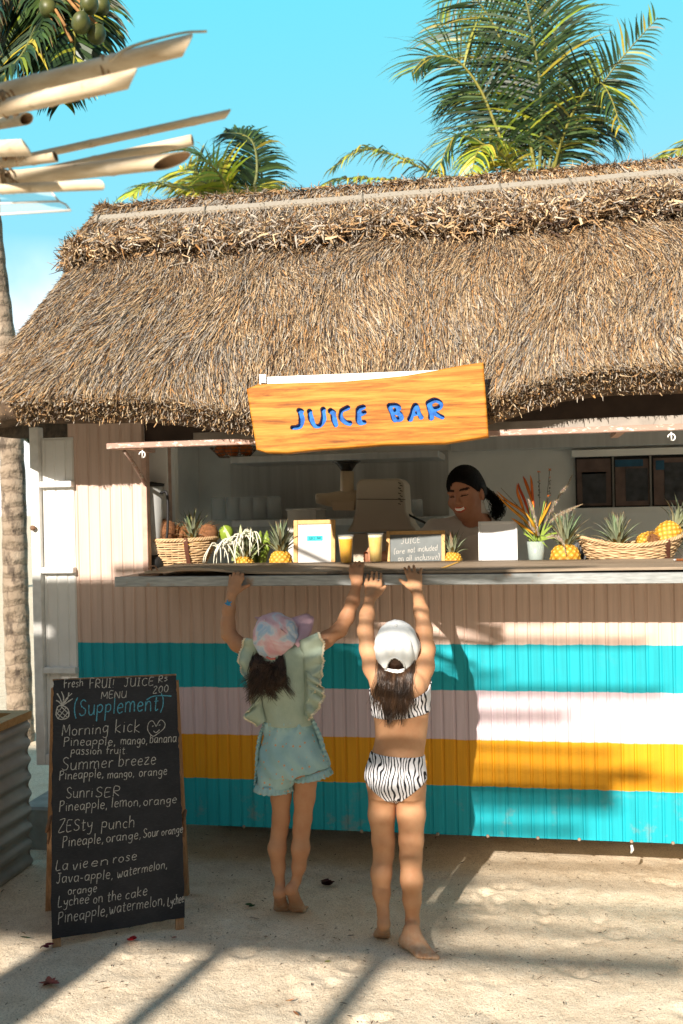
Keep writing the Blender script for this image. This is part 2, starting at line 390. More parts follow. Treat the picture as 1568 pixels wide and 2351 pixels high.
# ---------------------------------------------------------------- the juice stall
XL, XR = -2.08, 1.75
Z0 = 0.197
XO = P(329, 1200, 0).x                      # left edge of the serving hatch
ZC = 1.35                                  # top of the counter edge
ZF = 1.93                                   # hinge line of the raised flap
kiosk = thing('juice_stall', 'corrugated juice stall with a thatched roof and teal, pink and yellow stripes', 'juice stall', (XL, 0, 0))
zt = [P(784, v, 0).z for v in (1478, 1582, 1692, 1796)]
def wall_paint():
    q = NT('striped_paint'); v = q.coord(); s = q.n('SeparateXYZ'); q.l(v, s.inputs[0])
    n = q.noise(q.coord('Object', (1, 1, 1)), 14, 4); z = q.math('ADD', s.outputs[2], q.math('MULTIPLY', q.math('SUBTRACT', n.outputs[0], 0.5), 0.012))
    teal, pink, yel, top = (0.008, 0.35, 0.42), (0.62, 0.50, 0.54), (0.70, 0.315, 0.008), (0.64, 0.475, 0.395)
    def above(c, zz, d):
        f = q.n('MapRange', inp={1: zz-0.002, 2: zz+0.002}); q.l(z, f.inputs[0]); return q.mix(f.outputs[0], c, d)
    c = above(teal, zt[3], yel); c = above(c, zt[2], pink); c = above(c, zt[1], teal); c = above(c, zt[0], top)
    # brush marks, scuffs, rain streaks and grime near the foot
    st = q.noise(q.coord('Object', (30, 30, 1.1)), 1.6, 5, 0.6)
    c = q.mix(1.0, c, q.ramp(st.outputs[0], [(0.3, (0.84, 0.83, 0.82)), (0.6, (1.03, 1.03, 1.03))]), 'MULTIPLY')
    sc_ = q.noise(v, 7, 8, 0.7); g = q.n('MapRange', inp={1: 0.42, 2: 0.20}); q.l(s.outputs[2], g.inputs[0])
    f = q.math('MULTIPLY', q.ramp(sc_.outputs[0], [(0.55, (0, 0, 0)), (0.68, (1, 1, 1))]), q.math('ADD', q.math('MULTIPLY', g.outputs[0], 0.55), 0.06))
    c = q.mix(f, c, (0.28, 0.24, 0.19))
    q.set(Base_Color=c, Roughness=0.55, Specular_IOR_Level=0.3); q.bump(q.noise(v, 90, 4).outputs[0], 0.12, 0.002); return q.mat
M_wall = wall_paint()
M_white = simple('white_paint', (0.78, 0.77, 0.74), 0.5, 0.06, 6, 0.1, bs=40)
M_pinkf = simple('pink_frame_paint', (0.50, 0.33, 0.26), 0.6, 0.2, 18, 0.2)
def chipped():
    q = NT('chipped_frame_paint'); v = q.coord('Object', (6, 1, 40)); n = q.noise(q.coord('Object', (9, 9, 26)), 3.2, 7, 0.7)
    q.set(Base_Color=q.ramp(n.outputs[0], [(0.54, (0.36, 0.22, 0.17)), (0.62, (0.66, 0.58, 0.50))]), Roughness=0.65); q.bump(n.outputs[0], 0.4, 0.003); return q.mat
M_chip = chipped()
M_dark = simple('dark_timber_and_shade', (0.055, 0.035, 0.026), 0.8, 0.3, 9)
M_in = simple('inner_panel', (0.84, 0.81, 0.76), 0.5, 0.10, 3)
M_steel = simple('stainless_steel', (0.60, 0.59, 0.57), 0.32, 0.10, 2.2, metal=0.5, stretch=(14, 1, 0.6))
M_steelw = simple('steel_backsplash', (0.50, 0.48, 0.45), 0.40, 0.22, 1.4, metal=0.4, stretch=(9, 1, 0.35))
M_black = simple('black_rubber', (0.015, 0.015, 0.015), 0.6, 0.2)
M_rust = simple('rusty_iron', (0.22, 0.12, 0.07), 0.8, 0.4, 30)
def galv():
    q = NT('galvanised_edge'); n = q.noise(q.coord('Object', (3, 3, 20)), 6, 6); r = q.noise(q.coord(), 11, 8, 0.7)
    c = q.ramp(n.outputs[0], [(0.3, (0.24, 0.255, 0.25)), (0.7, (0.40, 0.415, 0.41))])
    c = q.mix(q.ramp(r.outputs[0], [(0.60, (0, 0, 0)), (0.70, (1, 1, 1))]), c, (0.34, 0.21, 0.12))
    q.set(Base_Color=c, Roughness=0.45, Metallic=0.35); q.bump(r.outputs[0], 0.2, 0.003); return q.mat
def plankwood(name, a, b, sc_=1.0, rough=0.75, axis=(1, 14, 14)):
    q = NT(name); v = q.coord('Object', tuple(k*sc_ for k in axis)); n = q.noise(v, 3.2, 8, 0.62, 0.6); g = q.noise(v, 22, 4, 0.6)
    c = q.ramp(n.outputs[0], [(0.25, a), (0.5, tuple((x+y)/2 for x, y in zip(a, b))), (0.72, b)])
    c = q.mix(1.0, c, q.ramp(g.outputs[0], [(0.3, (0.72, 0.70, 0.68)), (0.6, (1.05, 1.05, 1.05))]), 'MULTIPLY')
    q.set(Base_Color=c, Roughness=rough, Specular_IOR_Level=0.3); q.bump(g.outputs[0], 0.25, 0.003); return q.mat
M_counter = plankwood('weathered_plank', (0.20, 0.15, 0.105), (0.42, 0.33, 0.24))

def ribbed(name, x0, x1, z0, z1, parent, mat=None, y=0.0, pitch=0.0535, sgn=1):
    # sheet with narrow pressed grooves, as one profile swept upwards
    prof = []; x = x0; k = math.floor(x0/pitch)
    edges = []
    for i in range(int((x1-x0)/pitch)+3):
        g = (k+i)*pitch
        for dx, dy in ((-0.0075, 0), (-0.003, 0.0048), (0.003, 0.0048), (0.0075, 0)): edges.append((g+dx, dy))
    prof = [(x0, 0)] + [e for e in edges if x0+1e-4 < e[0] < x1-1e-4] + [(x1, 0)]
    mb = MB(); T = 0.02; n = len(prof)
    vs = [(a, y+b*sgn, z0) for a, b in prof] + [(a, y+b*sgn, z1) for a, b in prof]
    mb.add(vs, [(i, i+1, n+i+1, n+i) for i in range(n-1)], smooth=False)
    bk = y+0.03*sgn
    mb.add([(x0, y, z0), (x1, y, z0), (x1, bk, z0), (x0, bk, z0), (x0, y, z1), (x1, y, z1), (x1, bk, z1), (x0, bk, z1)],
           [(0, 3, 2, 1), (4, 5, 6, 7), (0, 4, 7, 3), (1, 2, 6, 5), (3, 7, 6, 2)], smooth=False)
    return mb.build(name, mat or M_wall, parent)
YB = 1.75
ribbed('front_wall', XL, XR, Z0, ZC-0.045, kiosk)['label'] = 'lower front wall with painted horizontal stripes'
ribbed('front_wall', XL, XO, ZC-0.044, 2.36, kiosk)
MB().box((XO+0.001, 0.034, ZF+0.012), (XR, 0.05, 2.36)).build('shade_toned_wall', M_dark, kiosk)  # upper wall coloured dark to stand in for the shade under the eave
# end walls, back wall, floor and ceiling of the stall
MB().box((XL, 0.032, Z0), (XL+0.04, 0.30, 2.4)).build('end_wall', M_white, kiosk)      # doorway between: the side door stands open
MB().box((XL, 1.15, Z0), (XL+0.04, YB+0.06, 2.4)).build('end_wall', M_white, kiosk); MB().box((XL, 0.3002, 2.12), (XL+0.04, 1.1498, 2.4)).build('door_lintel', M_white, kiosk)
MB().box((XR-0.04, 0.032, 2.05), (XR, YB, 2.4)).build('end_wall', M_white, kiosk)
mb = MB().box((XL+0.0395, YB, Z0), (XR-0.042, YB+0.05, 2.4)); mb.build('back_wall', M_in, kiosk)
MB().box((XL+0.042, 0.033, Z0+0.002), (XR-0.042, YB-0.002, Z0+0.06)).build('floor_panel', M_in, kiosk)
MB().box((XL+0.042, 0.033, 2.30), (XR-0.042, YB-0.002, 2.33)).build('ceiling_panel', M_in, kiosk)
for x in (-1.6, -0.2, 1.2): MB().box((x, 0.63, -0.02), (x+0.14, 1.6, Z0-0.003)).build('support_block', M_dark, kiosk)
MB().box((XL+0.1, 0.55, Z0-0.08), (XR, 0.62, Z0-0.002)).build('sill_beam', M_dark, kiosk)
M_screw = simple('screw_rust', (0.30, 0.22, 0.16), 0.7, 0.3)
# screws along the foot of the wall
for u in (560, 700, 830, 870, 1005, 1120, 1235, 1330, 1450, 1545):
    p = P(u, 1893+(u-425)*0.038, -0.001); MB().lathe([(0.008, 0), (0.007, 0.003), (0.003, 0.005)], 8, M=Matrix.Translation(p) @ Matrix.Rotation(R_(90), 4, 'X')).build('screw', M_screw, kiosk)
mb = MB(); p = P(1450, 1940, -0.004); mb.tube([p, p+Vector((0.003, -0.003, -0.018)), p+Vector((-0.003, 0, -0.034))], [0.005, 0.007, 0.004], 8)
mb.build('drain_stub', M_white, kiosk)

# counter
YF = -0.38
pts = [P(u, v, YF) for u, v in ((345, 1323), (1568, 1306))]
cx0 = P(263, 1330, YF).x
counter = MB().box((cx0, YF+0.012, ZC-0.012), (XR, -0.02, ZC-0.004)).box((cx0+0.03, -0.015, ZC-0.043), (XR, 0.62, ZC-0.005)).build('counter', M_counter, kiosk)
mb = MB().box((cx0, YF, ZC-0.043), (XR, YF+0.010, ZC-0.001), bev=0.002); mb.build('metal_edge', galv(), counter)
# warped upper board: rises a little off the metal edge
n = 60; vs = []; fs = []
YBD = 0.0
BX0 = P(345, 1310, -0.3).x
def board_z(t): return ZC + 0.004 + 0.016*math.exp(-((t-(-1.36))/0.16)**2) + 0.004*math.sin(t*3)
for i in range(n+1):
    x = BX0 + (XR-BX0)*i/n; z = board_z(x); yf = YF+0.013 + 0.05*(1 if -0.78 < x < -0.5 else 0)
    vs += [(x, yf, z), (x, yf, z+0.010), (x, YBD, ZC+0.030), (x, YBD, ZC+0.012)]
for i in range(n):
    a = 4*i; b = a+4; fs += [(a, b, b+1, a+1), (a+1, b+1, b+2, a+2), (a+2, b+2, b+3, a+3), (a+3, b+3, b, a)]
fs += [(0, 1, 2, 3), (4*n+3, 4*n+2, 4*n+1, 4*n)]
MB().add(vs, fs, smooth=False).build('top_board', M_counter, counter)
BT = ZC + 0.028                              # rear edge of the board
def board_top(y, x=0): return board_z(x)+0.010 + (ZC+0.030-board_z(x)-0.010)*(y-YF-0.013)/(YBD-YF-0.013)
mb = MB().tube([P(350, 1312, -0.36), P(345, 1300, -0.37), P(356, 1299, -0.38), P(362, 1310, -0.38)], 0.004, 6)
mb.box(tuple(P(318, 1322, YF+0.02)), tuple(P(318, 1322, YF+0.02)+Vector((0.09, 0.05, 0.006)))); mb.build('hatch_latch', M_rust, counter)
for x in (-1.5, -0.6, 0.4, 1.3): MB().prism([(x, -0.003, ZC-0.05), (x, YF+0.05, ZC-0.05), (x, -0.003, ZC-0.075)], (0.02, 0, 0)).build('counter_bracket', M_pinkf, counter)

# raised flap over the hatch
p0 = P(250, 1022, -0.40); p1 = P(1568, 984, -0.40); fx0 = p0.x; fz = (p0.z+p1.z)/2
flap = thing_part = MB().box((fx0+0.02, -0.40, fz-0.008), (fx0+0.05, -0.004, fz+0.010)).build('raised_flap', M_pinkf, kiosk)
for x in (-0.55, 0.35): MB().box((x, -0.40, fz-0.008), (x+0.03, -0.004, fz+0.010)).build('flap_arm', M_pinkf, flap)
MB().box((fx0-0.003, -0.422, fz-0.012), (XR, -0.401, fz+0.012), bev=0.003).build('flap_edge', M_chip, flap)
MB().box((fx0+0.35, -0.35, fz+0.012), (XR, -0.31, fz+0.05), bev=0.003).build('flap_rail', simple('grey_rail', (0.30, 0.26, 0.22), 0.6, 0.2), flap)
def hook(u, v):
    a = P(u, v, -0.41); mb = MB(); mb.tube([a]+[a+Vector((0.013*math.sin(g), -0.004, -0.020-0.013*math.cos(g))) for g in np.linspace(0, 4.7, 12)], 0.0030, 6); mb.build('hook', M_white, flap)
hook(1541, 992); hook(327, 1033)
mb = MB().tube([P(286, 1036, -0.39), P(312, 1072, -0.22), P(334, 1112, -0.02)], 0.010, 4); mb.build('flap_strut', M_chip, flap)
MB().tube([P(255, 1030, -0.41), P(330, 1031, -0.41)], 0.006, 6).build('flap_hinge', M_rust, flap)
# frame of the hatch
MB().box((XO-0.001, -0.012, ZC+0.001), (XO+0.024, 0.03, ZF-0.004), bev=0.002).build('hatch_frame', M_pinkf, kiosk)
a = P(388, 1100, 0.36); MB().box((a.x-0.018, 0.34, ZC-0.003), (a.x+0.018, 0.40, 2.29), bev=0.002).build('inner_post', M_pinkf, kiosk)
b = P(399, 1100, 0.36); MB().box((b.x-0.010, 0.345, ZC-0.003), (b.x+0.010, 0.395, 2.29)).build('post_trim', M_white, kiosk)
MB().box((P(318, 1100, 0.17).x, 0.17, ZC-0.3), (P(384, 1100, 0.17).x, 0.185, 2.28), bev=0.002).build('white_partition', M_white, kiosk)
# inside: backsplash, shelves, window
xs = P(1010, 1100, 1.3).x
MB().box((a.x-0.1, YB-0.02, 1.0), (P(1030, 1100, YB).x, YB-0.004, 1.95)).build('backsplash', M_steelw, kiosk)
zs1 = P(700, 1050, 1.25).z; zs2 = P(560, 1201, 1.25).z
mb = MB().box((b.x+0.02, 1.25, zs1-0.022), (xs, YB-0.03, zs1+0.016), bev=0.003); upper_shelf = mb.build('upper_shelf', M_steel, kiosk)
mb = MB().box((b.x+0.02, 1.25, zs2-0.022), (P(1020, 1200, 1.25).x, YB-0.03, zs2+0.016), bev=0.003); lower_shelf = mb.build('lower_shelf', M_steel, kiosk)
q0 = P(1320, 1050, YB-0.02); q1 = P(1408, 1165, YB-0.02); q2 = P(1600, 1165, YB-0.02)
wf = MB().box((q0.x-0.02, YB-0.05, q1.z-0.035), (XR-0.05, YB-0.004, q1.z)).box((q0.x-0.02, YB-0.05, q0.z), (XR-0.05, YB-0.004, q0.z+0.04)).build('inner_window', M_in, kiosk)
M_glassd = simple('dark_window_glass', (0.02, 0.02, 0.022), 0.12, 0.3, 2, spec=0.6)
MB().box((q0.x, YB-0.03, q1.z+0.001), (XR-0.06, YB-0.006, q0.z-0.001)).build('pane', M_glassd, wf)
M_bar = simple('bar_metal', (0.25, 0.23, 0.21), 0.4, 0.2, metal=0.5)
for u in (1408, 1494):
    x = P(u, 1100, YB-0.05).x; MB().box((x-0.005, YB-0.05, q1.z+0.001), (x+0.005, YB-0.032, q0.z-0.001)).build('glazing_bar', M_bar, wf)
M_pos = [simple('poster_brown', (0.14, 0.09, 0.075), 0.4, 0.4, 9), simple('poster_blue', (0.02, 0.09, 0.16), 0.4, 0.4, 12), simple('poster_dark', (0.05, 0.05, 0.055), 0.4, 0.5, 20)]
def poster(u0, v0, u1, v1, bands):
    a = P(u0, v0, YB-0.034); b = P(u1, v1, YB-0.034); mb = MB().box((a.x, YB-0.036, b.z), (b.x, YB-0.031, a.z), 0)
    for (f0, f1, g0, g1, mi) in bands:
        mb.box((a.x+(b.x-a.x)*f0, YB-0.039, b.z+(a.z-b.z)*g0), (a.x+(b.x-a.x)*f1, YB-0.0362, b.z+(a.z-b.z)*g1), mi)
    mb.build('window_poster', M_pos, wf)
poster(1324, 1055, 1404, 1160, [(0.15, 0.85, 0.05, 0.72, 2), (0.15, 0.85, 0.68, 0.72, 1)])
poster(1412, 1055, 1492, 1160, [(0.0, 0.82, 0.84, 0.99, 1), (0.3, 0.95, 0.1, 0.8, 2)])
poster(1500, 1052, 1600, 1158, [(0.05, 0.25, 0.75, 0.95, 1), (0.25, 0.98, 0.1, 0.9, 2)])
MB().box((xs+0.03, YB-0.06, q0.z+0.055), (XR-0.05, YB-0.004, q0.z+0.16), bev=0.004).build('wall_trunking', M_steel, kiosk)

# open white side door
DY = -0.06; dz0 = P(100, 1757, 0.02+DY).z; dx0 = P(74, 1350, 0.02+DY).x; dxr = P(167, 1350, 0.02+DY).x; dz1 = 2.02
door = MB().box((dx0+0.04, 0.055+DY, dz0+0.05), (dxr, 0.068+DY, dz1-0.05)).build('side_door', M_white, kiosk)
fr = MB().box((dx0, 0.02+DY, dz0), (dx0+0.044, 0.075+DY, dz1), bev=0.003).box((dx0+0.045, 0.021+DY, dz0), (dxr+0.002, 0.074+DY, dz0+0.05), bev=0.003)
for v in (1112, 1310, 1540):
    z = P(120, v, 0.02+DY).z; fr.box((dx0+0.045, 0.021+DY, z-0.014), (dxr+0.002, 0.070+DY, z+0.014), bev=0.003)
fr.build('frame', simple('old_white_paint', (0.74, 0.73, 0.70), 0.55, 0.10, 25, 0.25), door)
ribbed('panel', dx0+0.046, dxr-0.004, dz0+0.055, dz1-0.06, door, M_white, 0.050+DY)
k = P(78, 1212, 0.015+DY); MB().lathe([(0.004, 0), (0.012, 0.006), (0.013, 0.014), (0.006, 0.02)], 12, M=Matrix.Translation(k) @ Matrix.Rotation(R_(90), 4, 'X')).build('latch', M_rust, door)

# ---------------------------------------------------------------- thatch
EV = [(-200, 975), (30, 967), (180, 956), (300, 953), (420, 963), (560, 984), (700, 990), (850, 988), (1000, 976), (1130, 953), (1220, 925), (1300, 906), (1420, 894), (1568, 886), (1700, 880)]
EP = [P(u, v, -0.56) for u, v in EV]; EX = np.array([p.x for p in EP]); EZ = np.array([p.z for p in EP])+0.07
YE, YR, ZR, XRE, XCO, RC = -0.56, 0.93, 3.245, -2.22, -2.06, 0.40
LF = 1.95-XCO; LA = math.pi/2*RC; LS = 1.5     # contour: front run, corner arc, side run
def contour(c):
    c = np.asarray(c, float); x = np.where(c < LF, 1.95-c, 0); a = np.clip((c-LF)/RC, 0, math.pi/2)
    X = np.where(c < LF, 1.95-c, XCO-RC*np.sin(a)); Y = np.where(c < LF, YE, YE+RC-RC*np.cos(a)); Y = np.where(c > LF+LA, YE+RC+(c-LF-LA), Y)
    return X, Y
def roofS(c, b, off=0.0):
    c = np.asarray(c, float); b = np.asarray(b, float); X, Y = contour(c); Z = np.interp(X, EX, EZ); lin = np.interp(X, [-2.3, 1.0], [EZ[2], EZ[-2]]); Z = Z+(lin-Z)*np.clip(b/0.5, 0, 1)
    TX = np.maximum(np.minimum(1.95-c, 99), XRE); TX = np.where(c < LF, np.maximum(1.95-c*(1.95-XRE)/LF, XRE), XRE)
    TY = np.where(c < LF+LA, YR, np.minimum(np.maximum(YR, Y), 9)); TZ = ZR+0.002*np.sin(TX*3)
    e = np.where(c < LF, b, b**(1-0.20*np.clip((c-LF)/LA, 0, 1))); ez = b+0.10*np.sin(np.pi*b)*(c < LF+LA*2)*0.35
    x = X+(TX-X)*e; y = Y+(TY-Y)*e; z = Z+(TZ-Z)*ez
    # swelling of the coat and the dips between bundles
    wob = (0.018*np.sin(c*5.1+b*2)+0.012*np.sin(c*11.3+b*5+1))*np.clip((0.80-b)/0.15, 0.1, 1)
    nx = np.where(c < LF, 0, -np.sin(np.clip((c-LF)/RC, 0, math.pi/2))); ny = np.where(c < LF, -1, -np.cos(np.clip((c-LF)/RC, 0, math.pi/2)))
    o = off+wob*(0.4+b*0.6)
    return np.stack([x+nx*o*0.72, y+ny*o*0.72, z+o*0.68], -1), np.stack([nx*0.72, ny*0.72, 0*nx+0.68], -1)
def sheet(name, c0, c1, b0, b1, off, mat, parent, nc=140, nb=24, thick=0.10):
    c = np.linspace(c0, c1, nc); b = np.linspace(b0, b1, nb); CC, BB = np.meshgrid(c, b, indexing='ij')
    A, _ = roofS(CC.ravel(), BB.ravel(), off); B, _ = roofS(CC.ravel(), BB.ravel(), off-thick); I = np.arange(nc*nb).reshape(nc, nb); M_ = nc*nb
    F = [np.c_[I[:-1, :-1].ravel(), I[:-1, 1:].ravel(), I[1:, 1:].ravel(), I[1:, :-1].ravel()]]; F.append(F[0][:, ::-1]+M_)
    for e in (I[:, 0], I[:, -1], I[0], I[-1]): F.append(np.c_[e[:-1], e[1:], e[1:]+M_, e[:-1]+M_])
    return npmesh(name, np.r_[A, B], np.concatenate(F), mat, parent)
PAL = 0.98*np.array([(0.50, 0.34, 0.185), (0.58, 0.43, 0.26), (0.38, 0.23, 0.11), (0.31, 0.27, 0.225), (0.44, 0.38, 0.31), (0.19, 0.12, 0.07), (0.52, 0.27, 0.10), (0.08, 0.05, 0.035), (0.60, 0.50, 0.37)])
def strands(name, c, b, off, lc, lb, lift, wid, mat, parent, pal=PAL, pw=None, bend=0.02, curl=0.0, seed=1, bmin=0.0):
    bmin = bmin-0.012*np.random.default_rng(seed+50).random(len(c))
    r = np.random.default_rng(seed); n = len(c); pts = []
    P0, Nn = roofS(c, b, off)
    for k, t in enumerate((0.0, 0.5, 1.0)):
        p, nn = roofS(c+lc*t, np.maximum(b+lb*t, bmin), off); p = p+nn*((lift*t*t))[:, None]+(r.normal(0, 1, (n, 3))*(bend*t))+np.array([0, 0, -1])*(curl*t*t); pts.append(p)
    d = pts[2]-pts[0]; d /= np.linalg.norm(d, axis=1)[:, None]+1e-9; s = np.cross(d, Nn); s /= np.linalg.norm(s, axis=1)[:, None]+1e-9
    roll = r.uniform(-1.1, 1.1, n); s = s*np.cos(roll)[:, None]+Nn*np.sin(roll)[:, None]
    V = np.empty((n, 6, 3))
    for k in range(3):
        wk = wid*(1.0, 0.85, 0.35)[k]; V[:, 2*k] = pts[k]-s*wk[:, None]; V[:, 2*k+1] = pts[k]+s*wk[:, None]
    b6 = np.arange(n)[:, None]*6; F = np.concatenate([b6+np.array([0, 1, 3, 2]), b6+np.array([2, 3, 5, 4])])
    # which reed colours dominate wanders over the roof
    X = P0[:, 0]; Zz = P0[:, 2]; g = 0.5+0.5*np.sin(X*2.3+1.7*np.sin(Zz*3.1+X))*np.sin(Zz*4.0+X*1.1)
    base = np.array([0.21, 0.19, 0.15, 0.08, 0.09, 0.11, 0.07, 0.07, 0.07]) if pw is None else np.array(pw)
    W = base[None]*np.where(np.isin(np.arange(9), (3, 4)), 0.35+2.3*g[:, None], 1.25-0.5*g[:, None]); W /= W.sum(1)[:, None]
    k = (r.random(n)[:, None] > np.cumsum(W, 1)).sum(1).clip(0, 8); col = pal[k]*r.uniform(0.7, 1.2, n)[:, None]
    return npmesh(name, V.reshape(-1, 3), F, mat, parent, np.repeat(col, 6, 0), smooth=False)
M_thb = simple('thatch_underlay', (0.10, 0.065, 0.04), 0.95, 0.5, 30, 0.8, bs=45)
M_th = vcol('thatch_reed', 0.85, 0, spec=0.25)
CT = LF+LA+0.9
roof = sheet('thatch_roof', 0, CT, 0.0, 0.985, -0.02, M_thb, kiosk, 150, 30, 0.11)
r = np.random.default_rng(11); n = 185000
c = r.uniform(0, CT, n); b = r.uniform(0.02, 0.86, n); ln = r.uniform(0.028, 0.10, n)
sk = r.normal(0, 0.013, n)+0.022*np.sin(c*3.1+3*np.sin(b*5))+0.016*np.sin(c*13+b*9)
st = strands('reed_coat', c, b, r.uniform(-0.012, 0.012, n), sk, -ln, r.uniform(0.0, 0.024, n), r.uniform(0.0011, 0.0030, n), M_th, roof, bend=0.006, seed=2)
st['kind'] = 'stuff'
# frayed cut edge along the eave, a hand deep
n = 26000; c = r.uniform(0, CT, n); b = r.uniform(0.005, 0.05, n); dp = r.uniform(-0.115, 0.0, n)
st = strands('eave_fringe', c, b-dp*0.10, dp, r.normal(0, 0.012, n), -r.uniform(0.03, 0.06, n)*(1-0.2*r.random(n)), r.uniform(-0.006, 0.012, n), r.uniform(0.0018, 0.0042, n), M_th, roof,
             pw=[.12, .12, .2, .08, .08, .22, .04, .12, .04], bend=0.007, seed=3); st['kind'] = 'stuff'
n = 36; c = r.uniform(0, CT, n)
strands('stray_straw', c, r.uniform(0.0, 0.02, n), r.uniform(-0.08, 0, n), r.normal(0, 0.05, n), -r.uniform(0.02, 0.07, n), r.uniform(-0.05, 0.02, n), r.uniform(0.0008, 0.0014, n), M_th, roof, bend=0.02, seed=4, bmin=-0.035)['kind'] = 'stuff'
# ridge cap with its ragged lower edge
BC = 0.665
capo = sheet('ridge_cap', 0, LF+LA+0.45, BC, 1.0, 0.075, M_thb, roof, 150, 12, 0.09)
n = 30000; c = r.uniform(0, LF+LA+0.5, n); b = r.uniform(BC+0.07, 1.0, n)
strands('cap_coat', c, b, r.uniform(0.07, 0.095, n), r.normal(0, 0.02, n), -r.uniform(0.04, 0.10, n), r.uniform(0, 0.015, n), r.uniform(0.0018, 0.0045, n), M_th, capo, pw=[.15, .14, .2, .14, .14, .1, .05, .05, .03], bend=0.008, seed=5)['kind'] = 'stuff'
n = 24000; c = r.uniform(0, LF+LA+0.5, n); b = BC+r.normal(0.045, 0.035, n)
strands('cap_fringe', c, b, r.uniform(0.0, 0.105, n), r.normal(0, 0.035, n), -r.uniform(-0.012, 0.045, n), r.uniform(-0.03, 0.04, n), r.uniform(0.002, 0.0065, n), M_th, capo,
        pw=[.16, .13, .16, .08, .10, .14, .03, .14, .06], bend=0.016, seed=6)['kind'] = 'stuff'
n = 9000; c = r.uniform(0, LF+LA+0.3, n); b = r.uniform(0.985, 1.005, n)
strands('cap_crest', c, b, r.uniform(0.05, 0.10, n), r.normal(0, 0.03, n), -r.uniform(0.0, 0.04, n), r.uniform(0, 0.03, n), r.uniform(0.0018, 0.0045, n), M_th, capo, pw=[.12, .06, .3, .06, .06, .25, .05, .1, 0], bend=0.014, seed=7)['kind'] = 'stuff'
# woven band tied along the cap
def band_mat():
    q = NT('woven_band'); v = q.coord('Object', (1, 1, 1)); 
    wv = q.n('TexWave', wave_type='BANDS', bands_direction='DIAGONAL', inp={'Scale': 28, 'Distortion': 0.6, 'Detail': 2}); q.l(v, wv.inputs['Vector'])
    q.set(Base_Color=q.ramp(wv.outputs[0], [(0.2, (0.26, 0.225, 0.175)), (0.6, (0.40, 0.35, 0.28))]), Roughness=0.85); q.bump(wv.outputs[0], 0.6, 0.006); return q.mat
cc = np.linspace(0, LF+0.06, 120); vb = []
for k, (db, do) in enumerate(((-0.021, 0.092), (-0.018, 0.108), (0.018, 0.108), (0.021, 0.092))):
    vb.append(roofS(cc, 0.868+db+0*cc, do)[0])
vb = np.stack(vb, 1).reshape(-1, 3); i4 = np.arange(119)[:, None]*4
F = np.concatenate([i4+np.array([k, k+1, k+5, k+4]) for k in range(3)]+[i4+np.array([3, 0, 4, 7])])
npmesh('ridge_band', vb, F, band_mat(), capo, smooth=False)
M_twine = simple('binding_twine', (0.16, 0.14, 0.11), 0.9, 0.3)
for u in (225, 470, 830, 1145, 1305):
    t = P(u, 450, 0.7).x; c0 = (1.95-t)*LF/(1.95-XRE)
    p = [Vector(roofS(c0+dc, bb, oo)[0]) for dc, bb, oo in ((0, 0.835, 0.085), (0.0, 0.85, 0.112), (0.003, 0.868, 0.114), (0.004, 0.886, 0.112), (0.006, 0.90, 0.085))]; MB().tube(p, 0.004, 6).build('binding', M_twine, capo)
# fine wire net stretched over the thatch
def net():
    h = 0.024; V = []; F = []; cs = np.arange(0, CT, h)
    for sgn in (1, -1):
        for c0 in np.arange(-1.2, CT+1.2, h*1.15):
            bb = np.linspace(0.02, 0.66, 46); c_ = c0+sgn*(bb-0.3)*1.15; ok = (c_ > 0) & (c_ < CT)
            if ok.sum() < 2: continue
            bb = bb[ok]; c_ = c_[ok]; p, _ = roofS(c_, bb, 0.020+0.004*np.sin(c_*40)); o = len(V); s = np.array([0.0006, 0, 0])
            for q in p: V.append(q-s); V.append(q+s)
            F += [(o+2*i, o+2*i+1, o+2*i+3, o+2*i+2) for i in range(len(p)-1)]
    npmesh('wire_net', V, F, simple('net_wire', (0.10, 0.10, 0.10), 0.5, 0.2, metal=0.4), roof, smooth=False)['kind'] = 'stuff'
net()
# dark boarding under the eave
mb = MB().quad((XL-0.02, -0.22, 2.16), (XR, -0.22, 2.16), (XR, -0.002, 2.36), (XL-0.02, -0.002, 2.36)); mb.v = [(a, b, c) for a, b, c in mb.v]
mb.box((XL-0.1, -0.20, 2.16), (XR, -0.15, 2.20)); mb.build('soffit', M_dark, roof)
# ---------------------------------------------------------------- palms
M_leaf = vcol('palm_leaflet', 0.45, spec=0.45)
def bark_mat():
    q = NT('palm_bark'); v = q.coord(); s = q.n('SeparateXYZ'); q.l(v, s.inputs[0]); n = q.noise(v, 5, 6, 0.65)
    z = q.math('ADD', q.math('MULTIPLY', s.outputs[2], 62), q.math('MULTIPLY', n.outputs[0], 9)); rg = q.math('SINE', z)
    c = q.ramp(n.outputs[0], [(0.3, (0.20, 0.15, 0.10)), (0.5, (0.27, 0.205, 0.145)), (0.7, (0.36, 0.29, 0.215))])
    c = q.mix(q.ramp(rg, [(0.86, (0, 0, 0)), (1.0, (0.6, 0.6, 0.6))]), c, (0.09, 0.06, 0.04))
    st = q.noise(q.coord('Object', (1, 1, 0.5)), 11, 6, 0.7); c = q.mix(q.ramp(st.outputs[0], [(0.52, (0, 0, 0)), (0.62, (0.85, 0.85, 0.85))]), c, (0.06, 0.042, 0.03))
    q.set(Base_Color=c, Roughness=0.9); q.bump(q.math('ADD', q.math('MULTIPLY', rg, -0.4), q.math('ADD', n.outputs[0], st.outputs[0])), 0.9, 0.02); return q.mat
M_bark = bark_mat()
GREEN = [(0.018, 0.042, 0.010), (0.026, 0.055, 0.012), (0.042, 0.078, 0.014), (0.012, 0.030, 0.009)]
YELL = [(0.27, 0.28, 0.02), (0.19, 0.25, 0.02), (0.32, 0.26, 0.025)]
